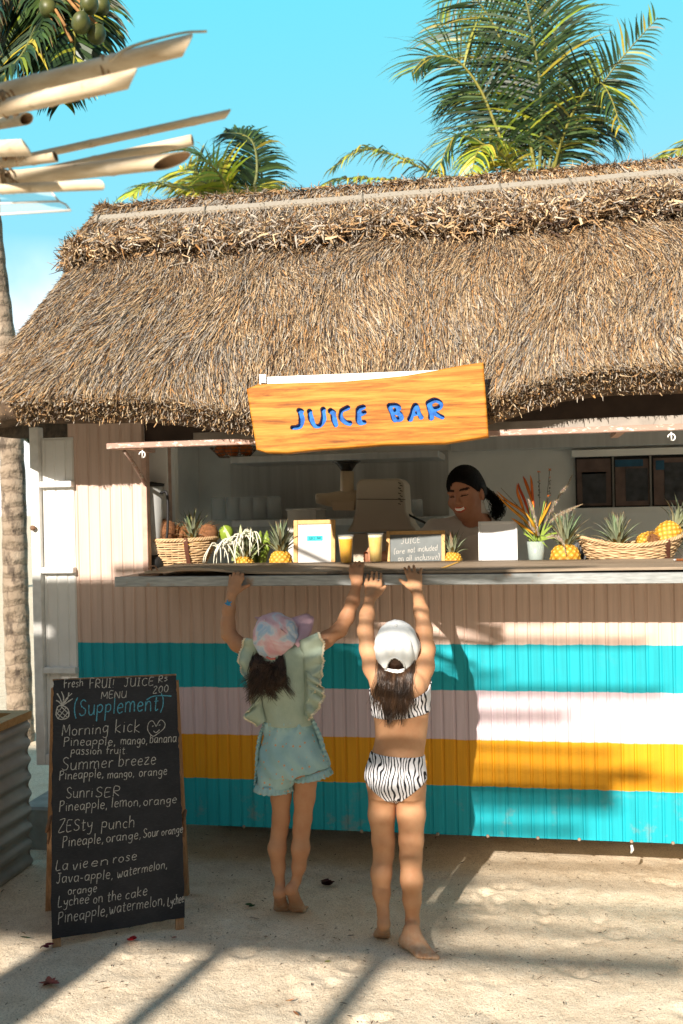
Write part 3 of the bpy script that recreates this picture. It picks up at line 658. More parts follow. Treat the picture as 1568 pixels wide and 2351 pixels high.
def frond(parent, ctrl, llen, nl=55, gold=0.2, up=(0, 0, 1), droop=0.5, swing=0.9, seed=0, start=0.12, wid=0.016, dry=0.05, rach=0.018, fan=1.0, lum=1.0):
    r = random.Random(seed); mb = MB(); path = catmull(ctrl, 26); up = Vector(up)
    mb.tube(path, [rach*(1-0.8*i/25) for i in range(26)], 5, col=(0.24, 0.22, 0.04) if gold > 0.1 else (0.16, 0.17, 0.05))
    tot = len(path)-1
    for side in (-1, 1):
        for k in range(nl):
            t = start+(1-start)*(k+r.random()*0.6)/nl; q = t*tot; i = min(int(q), tot-1); p = path[i].lerp(path[i+1], q-i)
            tg = (path[min(i+2, tot)]-path[max(i-1, 0)]).normalized(); sd = tg.cross(up).normalized()*side; nn = sd.cross(tg)*side
            if nn.dot(up) < 0: nn = -nn
            ln = llen*(0.55+0.45*math.sin(math.pi*min(1, 0.12+t*0.95))**0.7)*(1 if t < 0.85 else 1-(t-0.85)*2.2)*r.uniform(0.85, 1.1)
            fw = 0.35+0.55*t
            d = (sd*swing*fan+tg*fw+nn*r.uniform(0.05, 0.30)).normalized(); pts = [p]; dd = d.copy(); sl = ln/4
            for j in range(4):
                dd = (dd+Vector((0, 0, -1))*droop*(0.06+0.11*j)*r.uniform(0.6, 1.3)+Vector((r.uniform(-1, 1), r.uniform(-1, 1), r.uniform(-1, 1)))*0.05).normalized(); pts.append(pts[-1]+dd*sl)
            wv = d.cross(nn).normalized() if abs(d.dot(nn)) < 0.95 else tg
            wv = (wv*0.85+nn*r.uniform(-0.5, 0.5)).normalized()
            base = r.choice(YELL if r.random() < gold else GREEN); f = r.uniform(0.7, 1.3)*lum; base = tuple(min(1, a*f) for a in base)
            tip = (0.22, 0.13, 0.05) if r.random() < dry+gold*0.2 else base
            ws = (0.55, 1.0, 0.85, 0.5, 0.06); vs = []; cs = []
            for j in range(5):
                vs += [pts[j]-wv*wid*ws[j], pts[j]+wv*wid*ws[j]]; cs += [base if j < 4 else tip]*2
            mb.add(vs, [(2*j, 2*j+1, 2*j+3, 2*j+2) for j in range(4)], 0, cs, smooth=True)
    return mb.build('frond', M_leaf, parent, col=True)
def trunk(parent, pts, rads, seed=0):
    path = catmull(pts, 90); r = random.Random(seed); rad = [np.interp(i/89, np.linspace(0, 1, len(rads)), rads)*(1+0.035*math.sin(i*2.1)+r.uniform(-0.02, 0.02)) for i in range(90)]
    return MB().tube(path, rad, 20).build('trunk', M_bark, parent)
M_coco = simple('green_husk', (0.045, 0.075, 0.016), 0.45, 0.5, 9, col2=(0.12, 0.12, 0.03))
def coconut(parent, p, r, seed):
    q = random.Random(seed); M = Matrix.Translation(p) @ Matrix.Rotation(q.uniform(-0.5, 0.5), 4, 'X') @ Matrix.Rotation(q.uniform(-0.5, 0.5), 4, 'Y')
    prof = [(0.001, -1.2*r)]+[(r*math.cos(a)*(1-0.10*math.sin(a)), 1.2*r*math.sin(a)) for a in np.linspace(-1.35, 1.35, 14)]+[(0.12*r, 1.25*r), (0.10*r, 1.5*r)]
    MB().lathe(prof, 18, M=M).build('coconut', M_coco, parent)

# big palm behind the roof, right
def UV(lst, y0, y1=None):
    y1 = y0 if y1 is None else y1; n = len(lst)
    return [P(u, v, y0+(y1-y0)*i/(n-1)) for i, (u, v) in enumerate(lst)]
YP = 4.6; cb = P(1215, 430, YP)
palm = thing('coconut_palm', 'tall coconut palm with dark green fronds rising behind the roof on the right', 'palm tree', (cb.x+0.15, YP, 0), 'palms around the stall')
trunk(palm, [(cb.x+0.15, YP, -0.1), (cb.x+0.1, YP, 1.5), (cb.x, YP, cb.z-0.25)], [0.17, 0.13, 0.10], 1)
FR = [  # pixel curve from heart to tip, depth at the tip, leaflet length, gold, droop, up
    ([(1238, 400), (1243, 250), (1225, 90), (1190, -60), (1140, -160)], 4.1, 0.62, 0.10, 0.55, (-0.2, -1, 0.2)),
    ([(1232, 410), (1205, 270), (1165, 130), (1110, 20), (1030, -60)], 4.3, 0.60, 0.15, 0.5, (-0.3, -0.8, 0.5)),
    ([(1246, 400), (1262, 260), (1272, 110), (1290, -20), (1320, -140)], 5.2, 0.55, 0.08, 0.5, (0.2, -1, 0.2)),
    ([(1190, 400), (1150, 320), (1105, 210), (1050, 140), (985, 130), (945, 165)], 4.2, 0.55, 0.12, 0.55, (-0.3, -0.75, 0.6)),
    ([(1205, 410), (1180, 300), (1120, 170), (1060, 90), (1000, 40)], 5.2, 0.55, 0.10, 0.5, (-0.3, -0.8, 0.5)),
    ([(1270, 410), (1300, 330), (1345, 250), (1385, 190), (1430, 130), (1510, 40)], 4.6, 0.36, 0.08, 0.75, (0.5, -0.7, 0.5)),
    ([(1265, 415), (1290, 320), (1330, 230), (1372, 190), (1400, 220), (1425, 290)], 4.0, 0.50, 0.25, 0.9, (0.6, -0.6, 0.5)),
    ([(1250, 420), (1285, 350), (1335, 300), (1385, 290), (1410, 330)], 4.9, 0.5, 0.05, 1.0, (0.3, -0.5, 0.8)),
    ([(1190, 430), (1165, 370), (1125, 335), (1095, 350), (1080, 420)], 3.9, 0.36, 0.75, 1.1, (-0.2, -0.4, 0.9)),
    ([(1200, 420), (1150, 370), (1090, 320), (1040, 320), (1005, 390)], 4.3, 0.50, 0.45, 0.9, (-0.4, -0.5, 0.8)),
    ([(1180, 440), (1080, 420), (990, 395), (900, 355), (830, 345), (765, 385)], 4.1, 0.42, 0.5, 1.0, (-0.2, -0.3, 1)),
    ([(1170, 460), (1050, 440), (950, 420), (850, 410), (780, 412), (720, 435)], 3.7, 0.30, 0.6, 1.0, (-0.1, -0.3, 1)),
    ([(1225, 410), (1222, 290), (1200, 170), (1170, 60), (1130, -30)], 5.3, 0.60, 0.05, 0.6, (-0.1, -1, 0.3)),
    ([(1255, 410), (1275, 300), (1285, 190), (1275, 90), (1250, 0)], 4.8, 0.5, 0.05, 0.8, (0.3, -0.9, 0.3)),
    ([(1230, 420), (1200, 330), (1150, 250), (1085, 215), (1020, 230)], 4.9, 0.55, 0.10, 0.8, (-0.3, -0.6, 0.6)),
]
for i, (cv, yt, ll, g, dr, up) in enumerate(FR): frond(palm, UV(cv, YP, yt), ll*1.08, 50, g, up, dr*1.35, 0.95, 100+i, wid=0.0105, start=0.10, lum=(1.35 if 8 <= i <= 11 else 1.0))
# second palm far right: one frond leans into the picture
p2 = P(1760, 420, 5.2)
palm2 = thing('coconut_palm', 'palm at the right edge with one yellow-green frond leaning in over the roof', 'palm tree', (p2.x, 5.2, 0), 'palms around the stall')
trunk(palm2, [(p2.x, 5.2, -0.1), (p2.x+0.05, 5.2, 1.8), (p2.x, 5.2, p2.z-0.1)], [0.16, 0.13, 0.10], 2)
for i, (cv, yt, ll, g) in enumerate([([(1760, 300), (1680, 290), (1600, 325), (1530, 360), (1460, 395)], 4.9, 0.36, 0.6), ([(1765, 310), (1830, 230), (1900, 210), (1980, 260)], 5.6, 0.5, 0.2),
        ([(1760, 300), (1740, 150), (1760, 20), (1820, -60)], 5.0, 0.5, 0.1), ([(1765, 300), (1830, 150), (1900, 60)], 5.8, 0.5, 0.1)]): frond(palm2, UV(cv, 5.2, yt), ll, 50, g, (0, -0.4, 1), 0.9, 0.9, 200+i)
# small palm behind the roof, left of middle
p3 = P(520, 500, 4.0)
palm3 = thing('coconut_palm', 'smaller bushy palm showing just above the thatch on the left', 'palm tree', (p3.x, 4.0, 0), 'palms around the stall')
trunk(palm3, [(p3.x-0.05, 4.0, -0.1), (p3.x+0.05, 4.0, 1.5), (p3.x, 4.0, p3.z-0.05)], [0.15, 0.12, 0.09], 3)
for i, (cv, yt, ll, g, dr, up) in enumerate([
    ([(540, 480), (515, 420), (475, 370), (425, 345), (375, 350)], 3.6, 0.42, 1.0, 0.7, (-0.4, -0.5, 0.8)),
    ([(530, 490), (470, 450), (400, 430), (340, 425), (300, 450)], 3.5, 0.36, 1.0, 0.9, (-0.2, -0.5, 0.9)),
    ([(560, 480), (588, 410), (585, 340), (560, 310), (515, 305)], 4.3, 0.38, 0.08, 1.2, (0.5, -0.8, 0.4)),
    ([(565, 490), (600, 420), (590, 350), (575, 300)], 4.5, 0.34, 0.08, 1.2, (0.5, -0.8, 0.4)),
    ([(530, 490), (490, 430), (440, 390), (400, 400)], 4.4, 0.42, 0.85, 0.7, (-0.4, -0.5, 0.8)),
    ([(545, 490), (560, 450), (590, 430), (625, 450)], 3.6, 0.36, 0.85, 0.9, (0.2, -0.5, 0.9)),
    ([(540, 490), (505, 450), (470, 420), (430, 415)], 4.2, 0.42, 0.85, 0.8, (-0.3, -0.5, 0.8))]): frond(palm3, UV(cv, 4.0, yt), ll, 44, g, up, dr, 0.95, 300+i, wid=0.012, lum=(1.7, 1.7, 0.9, 0.9, 1.5, 1.6, 1.6)[i])
# palm whose trunk stands left of the stall; its crown hangs into the top corner
YL = 2.25
lp = [(P(48, 1745, YL).x, YL, -0.1), P(46, 1640, YL), P(37, 1400, YL), P(30, 1100, YL), P(10, 800, YL), P(-18, 560, YL), P(-30, 350, YL-0.1), P(-10, 140, YL-0.3), P(30, -60, YL-0.6)]
palm4 = thing('coconut_palm', 'leaning coconut palm with ringed trunk beside the white door and green coconuts in its crown', 'palm tree', lp[0][:2]+(0,), 'palms around the stall')
trunk(palm4, lp, [0.105, 0.092, 0.088, 0.086, 0.084, 0.080, 0.078, 0.075, 0.075], 4)
hc = Vector(lp[-1])
for i, (cv, yt, ll, g, dr, up) in enumerate([
    ([(30, -60), (-20, 20), (-50, 130), (-60, 260)], 1.2, 0.5, 0.05, 0.9, (-0.5, -0.8, 0.4)),
    ([(35, -60), (90, 0), (60, 110), (-10, 190)], 1.0, 0.5, 0.05, 1.0, (-0.4, -0.8, 0.4)),
    ([(40, -60), (130, -20), (170, 70), (165, 200)], 1.1, 0.40, 0.12, 1.1, (0.4, -0.8, 0.4)),
    ([(45, -70), (140, -70), (210, 10), (235, 110)], 1.5, 0.34, 0.05, 1.1, (0.4, -0.8, 0.4)),
    ([(40, -60), (90, 10), (125, 110), (140, 230)], 1.6, 0.42, 0.25, 1.1, (0.2, -0.9, 0.3)),
    ([(30, -60), (40, 30), (10, 120), (-40, 180)], 1.9, 0.5, 0.15, 0.9, (-0.3, -0.8, 0.5)),
    ([(40, -70), (200, -140), (320, -120)], 1.6, 0.5, 0.1, 0.8, (0.2, -0.3, 1)), ([(30, -80), (-60, -200), (-180, -200)], 1.6, 0.5, 0.1, 0.8, (0, -0.3, 1)), ([(30, -80), (60, -260), (40, -380)], 1.9, 0.5, 0.1, 0.7, (0, -1, 0.3))]):
    frond(palm4, UV(cv, YL-0.6, yt), ll, 60, g, up, dr, 0.9, 400+i, dry=0.25, wid=0.014)
for i, (u, v, y, rr) in enumerate([(196, 38, 1.25, 0.053), (222, 78, 1.15, 0.053), (186, 52, 1.05, 0.053), (232, 12, 1.3, 0.053), (110, 18, 1.2, 0.053), (205, 8, 1.1, 0.053), (150, 5, 1.3, 0.053)]): coconut(palm4, P(u, v, y), rr, i)
mb = MB()
for i, (u, v, y) in enumerate([(196, 18, 1.25), (222, 55, 1.15), (186, 32, 1.05), (232, -10, 1.3), (110, -5, 1.2), (150, 60, 1.1), (165, 95, 1.1), (128, 70, 1.15)]):
    mb.tube(catmull([hc, hc.lerp(P(u, v, y), 0.5)+Vector((0, 0, 0.1)), P(u, v, y)], 8), [0.018]*4+[0.01]*4, 5)
mb.build('fruit_stalk', simple('fruit_stalk', (0.32, 0.16, 0.05), 0.8, 0.3), palm4)
# low bush far off between trunk and thatch
def bush(name, label, c, rx, rz, n, seed):
    r = np.random.default_rng(seed); d = r.normal(0, 1, (n, 3)); d /= np.linalg.norm(d, axis=1)[:, None]; rad = r.uniform(0.45, 1.0, n)**0.5
    lump = 1+0.25*np.sin(d[:, 0]*5+1)*np.sin(d[:, 2]*6)
    p = np.array(c)+d*(rad*lump)[:, None]*np.array([rx, rx, rz]); a = r.normal(0, 1, (n, 3)); a /= np.linalg.norm(a, axis=1)[:, None]; b = np.cross(a, r.normal(0, 1, (n, 3))); b /= np.linalg.norm(b, axis=1)[:, None]
    L_ = 0.16*rx/1.2; V = np.stack([p-a*L_, p-b*L_*0.45, p+a*L_, p+b*L_*0.45], 1).reshape(-1, 3); F = np.arange(4*n).reshape(-1, 4)
    col = np.array(GREEN)[r.integers(0, 4, n)]*r.uniform(0.8, 1.8, n)[:, None]
    t = thing(name, label, 'tree', (c[0], c[1], 0)); npmesh('crown', V, F, M_leaf, t, np.repeat(col, 4, 0)); MB().tube([(c[0], c[1], -0.1), (c[0]+0.1, c[1], c[2]*0.6), tuple(c)], [0.2, 0.15, 0.05], 8).build('trunk', M_bark, t)
q = P(66, 818, 16); bush('leafy_tree', 'green leafy tree far off between the palm trunk and the thatch', (q.x-0.4, 16, q.z-0.75), 1.2, 1.0, 2600, 5)

# unseen trees added behind the camera: they keep the low sky off the stall front
for i, (x, y, rx, rz) in enumerate([(-9, -15, 3.0, 2.2), (-4.5, -16.5, 2.6, 2.0), (0.5, -16, 2.8, 2.3), (5, -15, 2.8, 2.2), (9, -12.5, 2.8, 2.4), (-12, -10, 2.6, 2.4), (11, -7, 2.6, 2.6), (-11.5, -4, 2.4, 2.6), (10.5, -1.5, 2.4, 2.6)]):
    bush('leafy_tree', 'broad leafy tree added out of view behind the viewer to block low sky light', (x, y, rz), rx, rz, 1500, 60+i)
for o in bpy.data.objects:
    if o.get('label', '').startswith('broad leafy tree'): o['group'] = 'unseen trees added behind the viewer'
# ---------------------------------------------------------------- bamboo pergola: its pole ends reach into the picture, its roof shades the sand
def bamboo_mat():
    q = NT('dry_bamboo'); n = q.noise(q.coord('Object', (1.5, 6, 9)), 5, 6, 0.6)
    s = q.noise(q.coord(), 24, 5, 0.7)
    c = q.ramp(n.outputs[0], [(0.3, (0.50, 0.37, 0.23)), (0.55, (0.66, 0.54, 0.38)), (0.75, (0.74, 0.64, 0.49))])
    c = q.mix(q.ramp(s.outputs[0], [(0.60, (0, 0, 0)), (0.70, (0.6, 0.6, 0.6))]), c, (0.26, 0.17, 0.09))
    q.set(Base_Color=c, Roughness=0.5, Specular_IOR_Level=0.35); return q.mat
M_bam = bamboo_mat(); M_bin = simple('bamboo_inside', (0.33, 0.20, 0.11), 0.8, 0.3)
perg = thing('bamboo_pergola', 'pale bamboo poles with slanting cut ends lashed into a pergola at the upper left', 'pergola', (-2.0, -4.9, 0))
def bamboo(a, b, r0, r1, cut=1.0, parent=perg, node=0.42, cutdir=(0.1, -0.3, -1), wall=0.16, seed=0):
    # a: far end, b: cut tip. Hollow culm with nodes, sliced aslant at b
    rr = random.Random(seed); a = Vector(a); b = Vector(b); t = (b-a); ln = t.length; t.normalize()
    u = Vector(cutdir); u = (u-t*u.dot(t)).normalized(); w_ = t.cross(u); n = 18; st = [0.0]; x = rr.uniform(0.05, node)
    mb = MB(); rings = []
    while x < ln-cut*r1*2.4-0.02:
        st += [x-0.012, x-0.004, x, x+0.004, x+0.012]; x += node*rr.uniform(0.8, 1.2)
    st += [ln-cut*r1*2.0]
    vs = []
    for k, s in enumerate(st):
        j = (k-1) % 5 if 0 < k < len(st)-1 else -1; f = {1: 1.06, 2: 1.09, 3: 1.05}.get(j, 1.0); r = (r0+(r1-r0)*s/ln)*f
        for i in range(n):
            g = 2*math.pi*i/n; q = a+t*s+(u*math.cos(g)+w_*math.sin(g))*r
            if k == len(st)-1: q = q+t*(cut*r1*2*(1-math.cos(g)) *0.5*2*0.5)
            vs.append(q)
    m_ = len(st); fs = [(k*n+i, k*n+(i+1) % n, (k+1)*n+(i+1) % n, (k+1)*n+i) for k in range(m_-1) for i in range(n)]; fs.append(tuple(range(n))[::-1])
    mb.add(vs, fs, 0)
    # rim and inside
    c = a+t*(ln-cut*r1*2.0); o = []
    for i in range(n):
        g = 2*math.pi*i/n; o.append(c+(u*math.cos(g)+w_*math.sin(g))*r1*(1-wall)+t*(cut*r1*(1-math.cos(g))))
    base = vs[(m_-1)*n:]; mb.add(base+o, [(i, (i+1) % n, n+(i+1) % n, n+i) for i in range(n)], 0)
    ins = [q-t*0.05 for q in o]; mb.add(o+ins, [(i, (i+1) % n, n+(i+1) % n, n+i) for i in range(n)]+[tuple(range(n, 2*n))], 1)
    return mb.build('bamboo_pole', [M_bam, M_bin], parent)
def back(tip, u2, v2, y2, ext=0.55):
    q = P(u2, v2, y2); d = (q-tip).normalized(); return q+d*ext
for i, (tu, tv, ty, u2, v2, y2, r, cut, cd) in enumerate([
    (452, 98, -2.60, 0, 212, -2.45, 0.0165, 1.3, (0.2, 1.0, -0.45)), (324, 176, -2.62, 0, 250, -2.50, 0.0155, 1.3, (0.2, 1.0, -0.45)),
    (534, 259, -2.45, 100, 353, -2.30, 0.0078, 1.5, (0.2, 1.0, -0.45)), (445, 321, -2.45, 40, 409, -2.35, 0.0105, 0.3, (-1, 1, 0.2)),
    (433, 365, -2.50, 0, 413, -2.42, 0.0150, 2.4, (0.0, -0.5, -1)), (246, 424, -2.55, 0, 434, -2.50, 0.0095, 1.6, (0.0, 0.9, 0.5)),
    (132, 358, -2.42, 0, 374, -2.36, 0.0120, 0.5, (0, 0.8, 0.8)), (66, 272, -2.40, 0, 283, -2.34, 0.0120, 0.8, (0.0, -0.6, -0.8)), (78, 338, -2.65, 0, 341, -2.6, 0.0145, 1.5, (0, 0.6, 0.8))]):
    tip = P(tu, tv, ty); bamboo(back(tip, u2, v2, y2), tip, r*1.05, r, cut, node=0.22+0.05*(i % 3), cutdir=cd, seed=i)
MB().tube(catmull([P(250, 140, -2.58), P(300, 108, -2.56), P(412, 77, -2.58), P(474, 72, -2.6)], 20), [0.003]*10+[0.0022]*10, 6).build('twig', M_bam, perg)
M_tw = simple('lashing_fibre', (0.30, 0.19, 0.10), 0.9, 0.4, 60)
def lash(u, v, y, r, tilt):
    c = P(u, v, y); mb = MB(); ax = (RGT+UPV*tilt).normalized(); s1 = ax.cross(FWD).normalized(); s2 = ax.cross(s1)
    mb.tube([c+ax*(0.010*math.sin(g*0.31)+0.0015*g/3)+(s1*math.cos(g)+s2*math.sin(g))*(r+0.003*math.sin(g*1.7)) for g in np.linspace(0, 26, 110)], 0.0025, 5)
    for k in range(4):
        a = c+s1*(r*(0.3+0.2*k)); mb.tube([a, a+Vector((0.02+0.01*k, -0.01, -0.012*k)), a+Vector((0.032, -0.012, -0.03-0.008*k))], [0.0018, 0.0014, 0.0007], 4)
    mb.build('lashing', M_tw, perg)
lash(240, 158, -2.53, 0.021, 0.25); lash(8, 240, -2.50, 0.022, 0.25); lash(4, 415, -2.45, 0.022, 0.1); lash(10, 345, -2.40, 0.016, 0.1)
# clear corrugated sheet under the lowest poles
q = NT('clear_plastic'); q.set(Base_Color=(0.80, 0.88, 0.90), Roughness=0.35, Specular_IOR_Level=0.25, Alpha=0.13); M_clear = q.mat
def clear_sheet(rows):
    vs = []; n = len(rows); k = len(rows[0])
    for r in rows: vs += r
    vs2 = [Vector(q)+Vector((0, 0, -0.0015)) for q in vs]; m_ = len(vs); fs = [(i*k+j, i*k+j+1, (i+1)*k+j+1, (i+1)*k+j) for i in range(n-1) for j in range(k-1)]
    mb = MB().add(vs+vs2, fs+[tuple(q+m_ for q in f[::-1]) for f in fs]); mb.build('clear_sheet', M_clear, perg)
    mb = MB()
    for i in range(0, n, 2): mb.tube([Vector(r) for r in rows[i]], 0.0022, 5)
    mb.tube([Vector(r[-1]) for r in rows], 0.0018, 5); mb.build('sheet_edge', simple('sheet_edge', (0.72, 0.66, 0.60), 0.3, 0.1), perg)
clear_sheet([[P(-300, 430, -2.40), P(-80, 436, -2.42), P(112, 432, -2.45)], [P(-300, 455, -2.42), P(-80, 458, -2.44), P(124, 448, -2.47)], [P(-300, 478, -2.44), P(-80, 470, -2.46), P(136, 462, -2.5)], [P(-300, 490, -2.46), P(-80, 488, -2.48), P(152, 470, -2.5)], [P(-300, 505, -2.48), P(-80, 497, -2.5), P(162, 483, -2.52)]])
# the pergola goes on to the left and overhead, out of the picture: posts, beams, mats and pole ends that cast the shade
HR = 3.0; DZ = math.tan(SUN_EL)/math.cos(SUN_AZ); DX = math.tan(SUN_AZ)     # fall and drift of a shadow per metre towards the stall
def up_from_ground(u, v, y): g = PZ(u, v, 0); return Vector((g.x-DX*(g.y-y), y, DZ*(g.y-y)))
M_post = simple('pergola_post', (0.34, 0.24, 0.15), 0.8, 0.3, 7)
for (u, v), y in (((420, 2260), -6.6), ((815, 2275), -6.6)):
    q = up_from_ground(u, v, y); MB().tube([(q.x, q.y, -0.1), (q.x+0.01, q.y, 1.5), (q.x, q.y, HR-0.03)], [0.045, 0.043, 0.042], 14).build('post', M_post, perg)
for q in ((-3.6, -3.5), (-3.6, -6.6)): MB().tube([(*q, -0.1), (*q, HR-0.03)], 0.045, 14).build('post', M_post, perg)
for y in (-6.6, -5.1, -3.55):
    MB().tube([(-4.6, y, HR), (-0.75, y, HR)], 0.04, 12).build('beam', M_post, perg)
rr = random.Random(5)
def mat_panel(x0, x1, y0, y1, z):
    mb = MB(); y = y0
    while y < y1:
        d = rr.uniform(0.022, 0.034); xa = x0+rr.uniform(-0.15, 0.15); xb = x1+rr.uniform(-0.12, 0.14); mb.tube([(xa, y, z+rr.uniform(-0.004, 0.004)), (xb, y+rr.uniform(-0.01, 0.01), z+rr.uniform(-0.004, 0.004))], d/2, 6); y += d*rr.uniform(0.93, 1.03)
    mb.build('bamboo_mat', M_bam, perg)
mat_panel(-4.8, -3.05, -6.8, -3.95, HR+0.06); mat_panel(-3.07, -1.62, -6.8, -3.45, HR+0.06)
for i in range(17):
    y = -6.75+i*0.207+rr.uniform(-0.05, 0.05); xt = -0.72+rr.uniform(-0.28, 0.42)-0.0*(i % 3)
    bamboo((-2.6, y, HR+0.10), (xt, y+rr.uniform(-0.06, 0.06), HR+0.10+rr.uniform(-0.02, 0.04)), 0.023, rr.uniform(0.012, 0.020), 2.8, node=0.35, seed=50+i)

MB().tube([(-1.62, -3.6, 2.62), (-1.50, -2.7, 2.36), (-1.46, -2.25, 2.24)], 0.022, 10).build('beam', M_post, perg)

g_ = PZ(95, 2238, 0); q = Vector((g_.x-DX*4.6, g_.y-4.6, 0))     # stout log at the pergola's corner: its shadow crosses the lower left of the sand
MB().tube([(q.x, q.y, -0.1), (q.x+0.02, q.y, 1.6), (q.x, q.y, HR-0.05)], [0.17, 0.155, 0.15], 20).build('corner_log', M_post, perg)
# ---------------------------------------------------------------- single-line handwriting: each glyph is strokes on a grid (x-height 6, capitals 10)
G = {}
def _g(ch, w_, *st): G[ch] = (w_, [[tuple(float(z) for z in p.split(',')) for p in s.split()] for s in st])
_g('a', 5.5, '4.6,5.2 3,6 1,5 .6,2.6 1.4,.4 3,.5 4.6,3', '4.7,6 4.6,1 5.2,0')
_g('b', 5.2, '.7,10 .6,0', '.6,4 2,6 4,5.4 4.4,2.6 3,.2 .7,.6')
_g('c', 4.6, '4,5.2 2.4,6 .8,4.4 .8,1.6 2.4,0 4.2,.8')
_g('d', 5.4, '4.4,5 2.6,6 .8,4.4 .8,1.4 2.4,0 4.4,1.6', '4.6,10 4.5,0')
_g('e', 5, '.8,3.2 4.2,3.6 3.8,5.6 2.2,6 .8,4 .9,1.4 2.4,0 4.4,.9')
_g('f', 4.2, '4,9.4 2.8,10 1.8,8.4 1.7,0', '.4,5.6 3.6,5.9')
_g('g', 5.4, '4.4,5.2 2.6,6 .8,4.4 1.2,1.6 3,1.2 4.5,3', '4.6,6 4.4,-2 2.6,-3.6 .8,-2.6')
_g('h', 5.4, '.7,10 .6,0', '.6,3.6 2.4,6 4.2,5 4.6,0')
_g('i', 2.2, '1,6 1.1,0', '1.1,8.1 1.2,8.3')
_g('k', 4.8, '.7,10 .6,0', '4,6 .7,2.8 4.4,0')
_g('l', 2, '1,10 .9,0')
_g('m', 8, '.6,6 .7,0', '.7,4 2.2,6 3.8,5 3.9,0', '3.9,4 5.6,6 7,5 7.2,0')
_g('n', 5.4, '.6,6 .7,0', '.7,4 2.4,6 4.2,5 4.6,0')
_g('o', 5.2, '2.6,6 .8,4.6 .8,1.6 2.4,0 4.2,1.4 4.3,4.4 2.6,6')
_g('p', 5.2, '.7,6 .5,-3.6', '.6,5 2.6,6.2 4.4,5 4.2,2.6 2.6,1.6 .6,2.4')
_g('r', 4, '.6,6 .7,0', '.7,3.8 2,5.8 3.6,5.8')
_g('s', 4.4, '3.8,5.2 2.2,6 .9,4.8 3.4,2.4 3.2,.4 1.4,0 .5,.8')
_g('t', 4, '1.8,9 1.7,1 2.6,0 3.6,.8', '.3,6.2 3.6,6.5')
_g('u', 5.4, '.6,6 .8,1.6 2,0 3.8,.8 4.5,3', '4.6,6 4.6,.6 5.2,0')
_g('v', 5, '.5,6 2.2,0 4.4,6')
_g('w', 7.4, '.5,6 1.4,.4 2.6,.2 3.6,4 4.2,.5 5.6,.3 6.8,6')
_g('y', 5, '.6,6 1.2,3 2.6,2.4 4.4,4', '4.6,6 4,-1.6 2.4,-3.6 .8,-3')
_g('z', 4.8, '.6,5.8 4.2,6 .6,.2 4.4,.2')
_g(',', 2.4, '1.3,.8 .6,-1.6'); _g('-', 3.6, '.6,3.4 3,3.6'); _g(' ', 3.2); _g('.', 1.6, '.8,.3 .9,.1')
_g('(', 3, '2.4,11 .9,7.5 .8,2.5 2.2,-1.5'); _g(')', 3, '.5,11 2,7.5 2.1,2.5 .7,-1.5')
_g('A', 6.4, '.5,0 3,10 5.6,0', '1.4,3.8 4.8,3.8'); _g('B', 6, '1,10 .8,0', '1,10 4,9.4 4,6.4 1.2,5.4 4.8,4.6 5,1.4 .8,0')
_g('C', 6, '5.2,8.8 3.2,10 1,7.6 .9,2.6 3,0 5.4,1.2'); _g('E', 5.4, '4.8,10 .9,9.6 .8,0 4.8,.3', '.9,5.2 4,5.4'); _g('F', 5.2, '.9,0 .9,9.8 5,10', '.9,5.4 4.2,5.7')
_g('I', 3.4, '.4,10 3,10', '1.7,10 1.6,0', '.4,0 3,0'); _g('J', 5, '1.6,10 5,10', '3.4,10 3.4,2 2,0 .6,1.4'); _g('K', 5.8, '.9,10 .8,0', '5,10 .9,4.8 5.2,0')
_g('L', 5.4, '1.2,10 .7,.4 4.8,.2'); _g('M', 7.6, '.5,0 1.2,10 3.8,3 6.4,10 7,0'); _g('N', 6.6, '.6,0 .8,10 5.6,0 5.8,10'); _g('P', 5.8, '1,10 .8,-1', '1,9.6 4.4,9.6 4.8,6.4 1,4.6')
_g('R', 6, '.9,0 1,10 4.6,9.6 4.6,6 1,5 5.2,0'); _g('S', 5.8, '5,8.8 3,10 1,8.4 2,5.8 4.8,3.6 4.4,.8 2,0 .5,1.4'); _g('T', 5.6, '.3,9.8 5.4,10', '2.8,9.9 2.7,0')
_g('U', 6.2, '.7,10 .9,2.4 2.6,0 4.6,1 5.4,4', '5.5,10 5.5,0'); _g('V', 6, '.5,10 2.8,0 5.4,10'); _g('Y', 5.4, '.4,10 2.6,5.6', '5.2,10 1.4,-1'); _g('Z', 6, '.6,9.8 5.4,10 .5,.2 5.6,.2')
_g('2', 5, '.6,8.4 2.4,10 4.2,8.2 .5,.2 4.6,.2'); _g('0', 5.2, '2.6,10 .7,6.6 .8,2 2.6,0 4.4,2.4 4.4,7.4 2.6,10'); _g('!', 2.4, '1.2,10 1.1,3', '1.1,.6 1.15,.2')
def text_width(t): return sum(G[c][0]+0.9 for c in t)
def write(mb, text, uv0, uv1, px, onto, th, mat=0, seed=0, lift=0.0012, cap=10.0, slant=0.08, nrm=None, jit=0.25):
    # writes from pixel uv0 to uv1 (base line); px = capital height in pixels; onto(u, v) gives the point on the board
    rr = random.Random(seed); w_ = text_width(text); ex = ((uv1[0]-uv0[0])/w_, (uv1[1]-uv0[1])/w_); x = 0
    for c in text:
        gw, sts = G[c]; jy = rr.uniform(-jit, jit)*1.2; js = rr.uniform(0.92, 1.10)
        for st in sts:
            pts = [(x+(a+slant*b)+rr.uniform(-jit, jit)*0.5, b*js+jy+rr.uniform(-jit, jit)*0.5) for a, b in st]
            if len(pts) > 2: cc = catmull([(a, b, 0) for a, b in pts], (len(pts)-1)*5+1); pts = [(q.x, q.y) for q in cc]
            P3 = [onto(uv0[0]+ex[0]*a, uv0[1]+ex[1]*a-b*px/cap) for a, b in pts]; ribbon(mb, P3, th, nrm, lift, mat, rr)
        x += gw+0.9
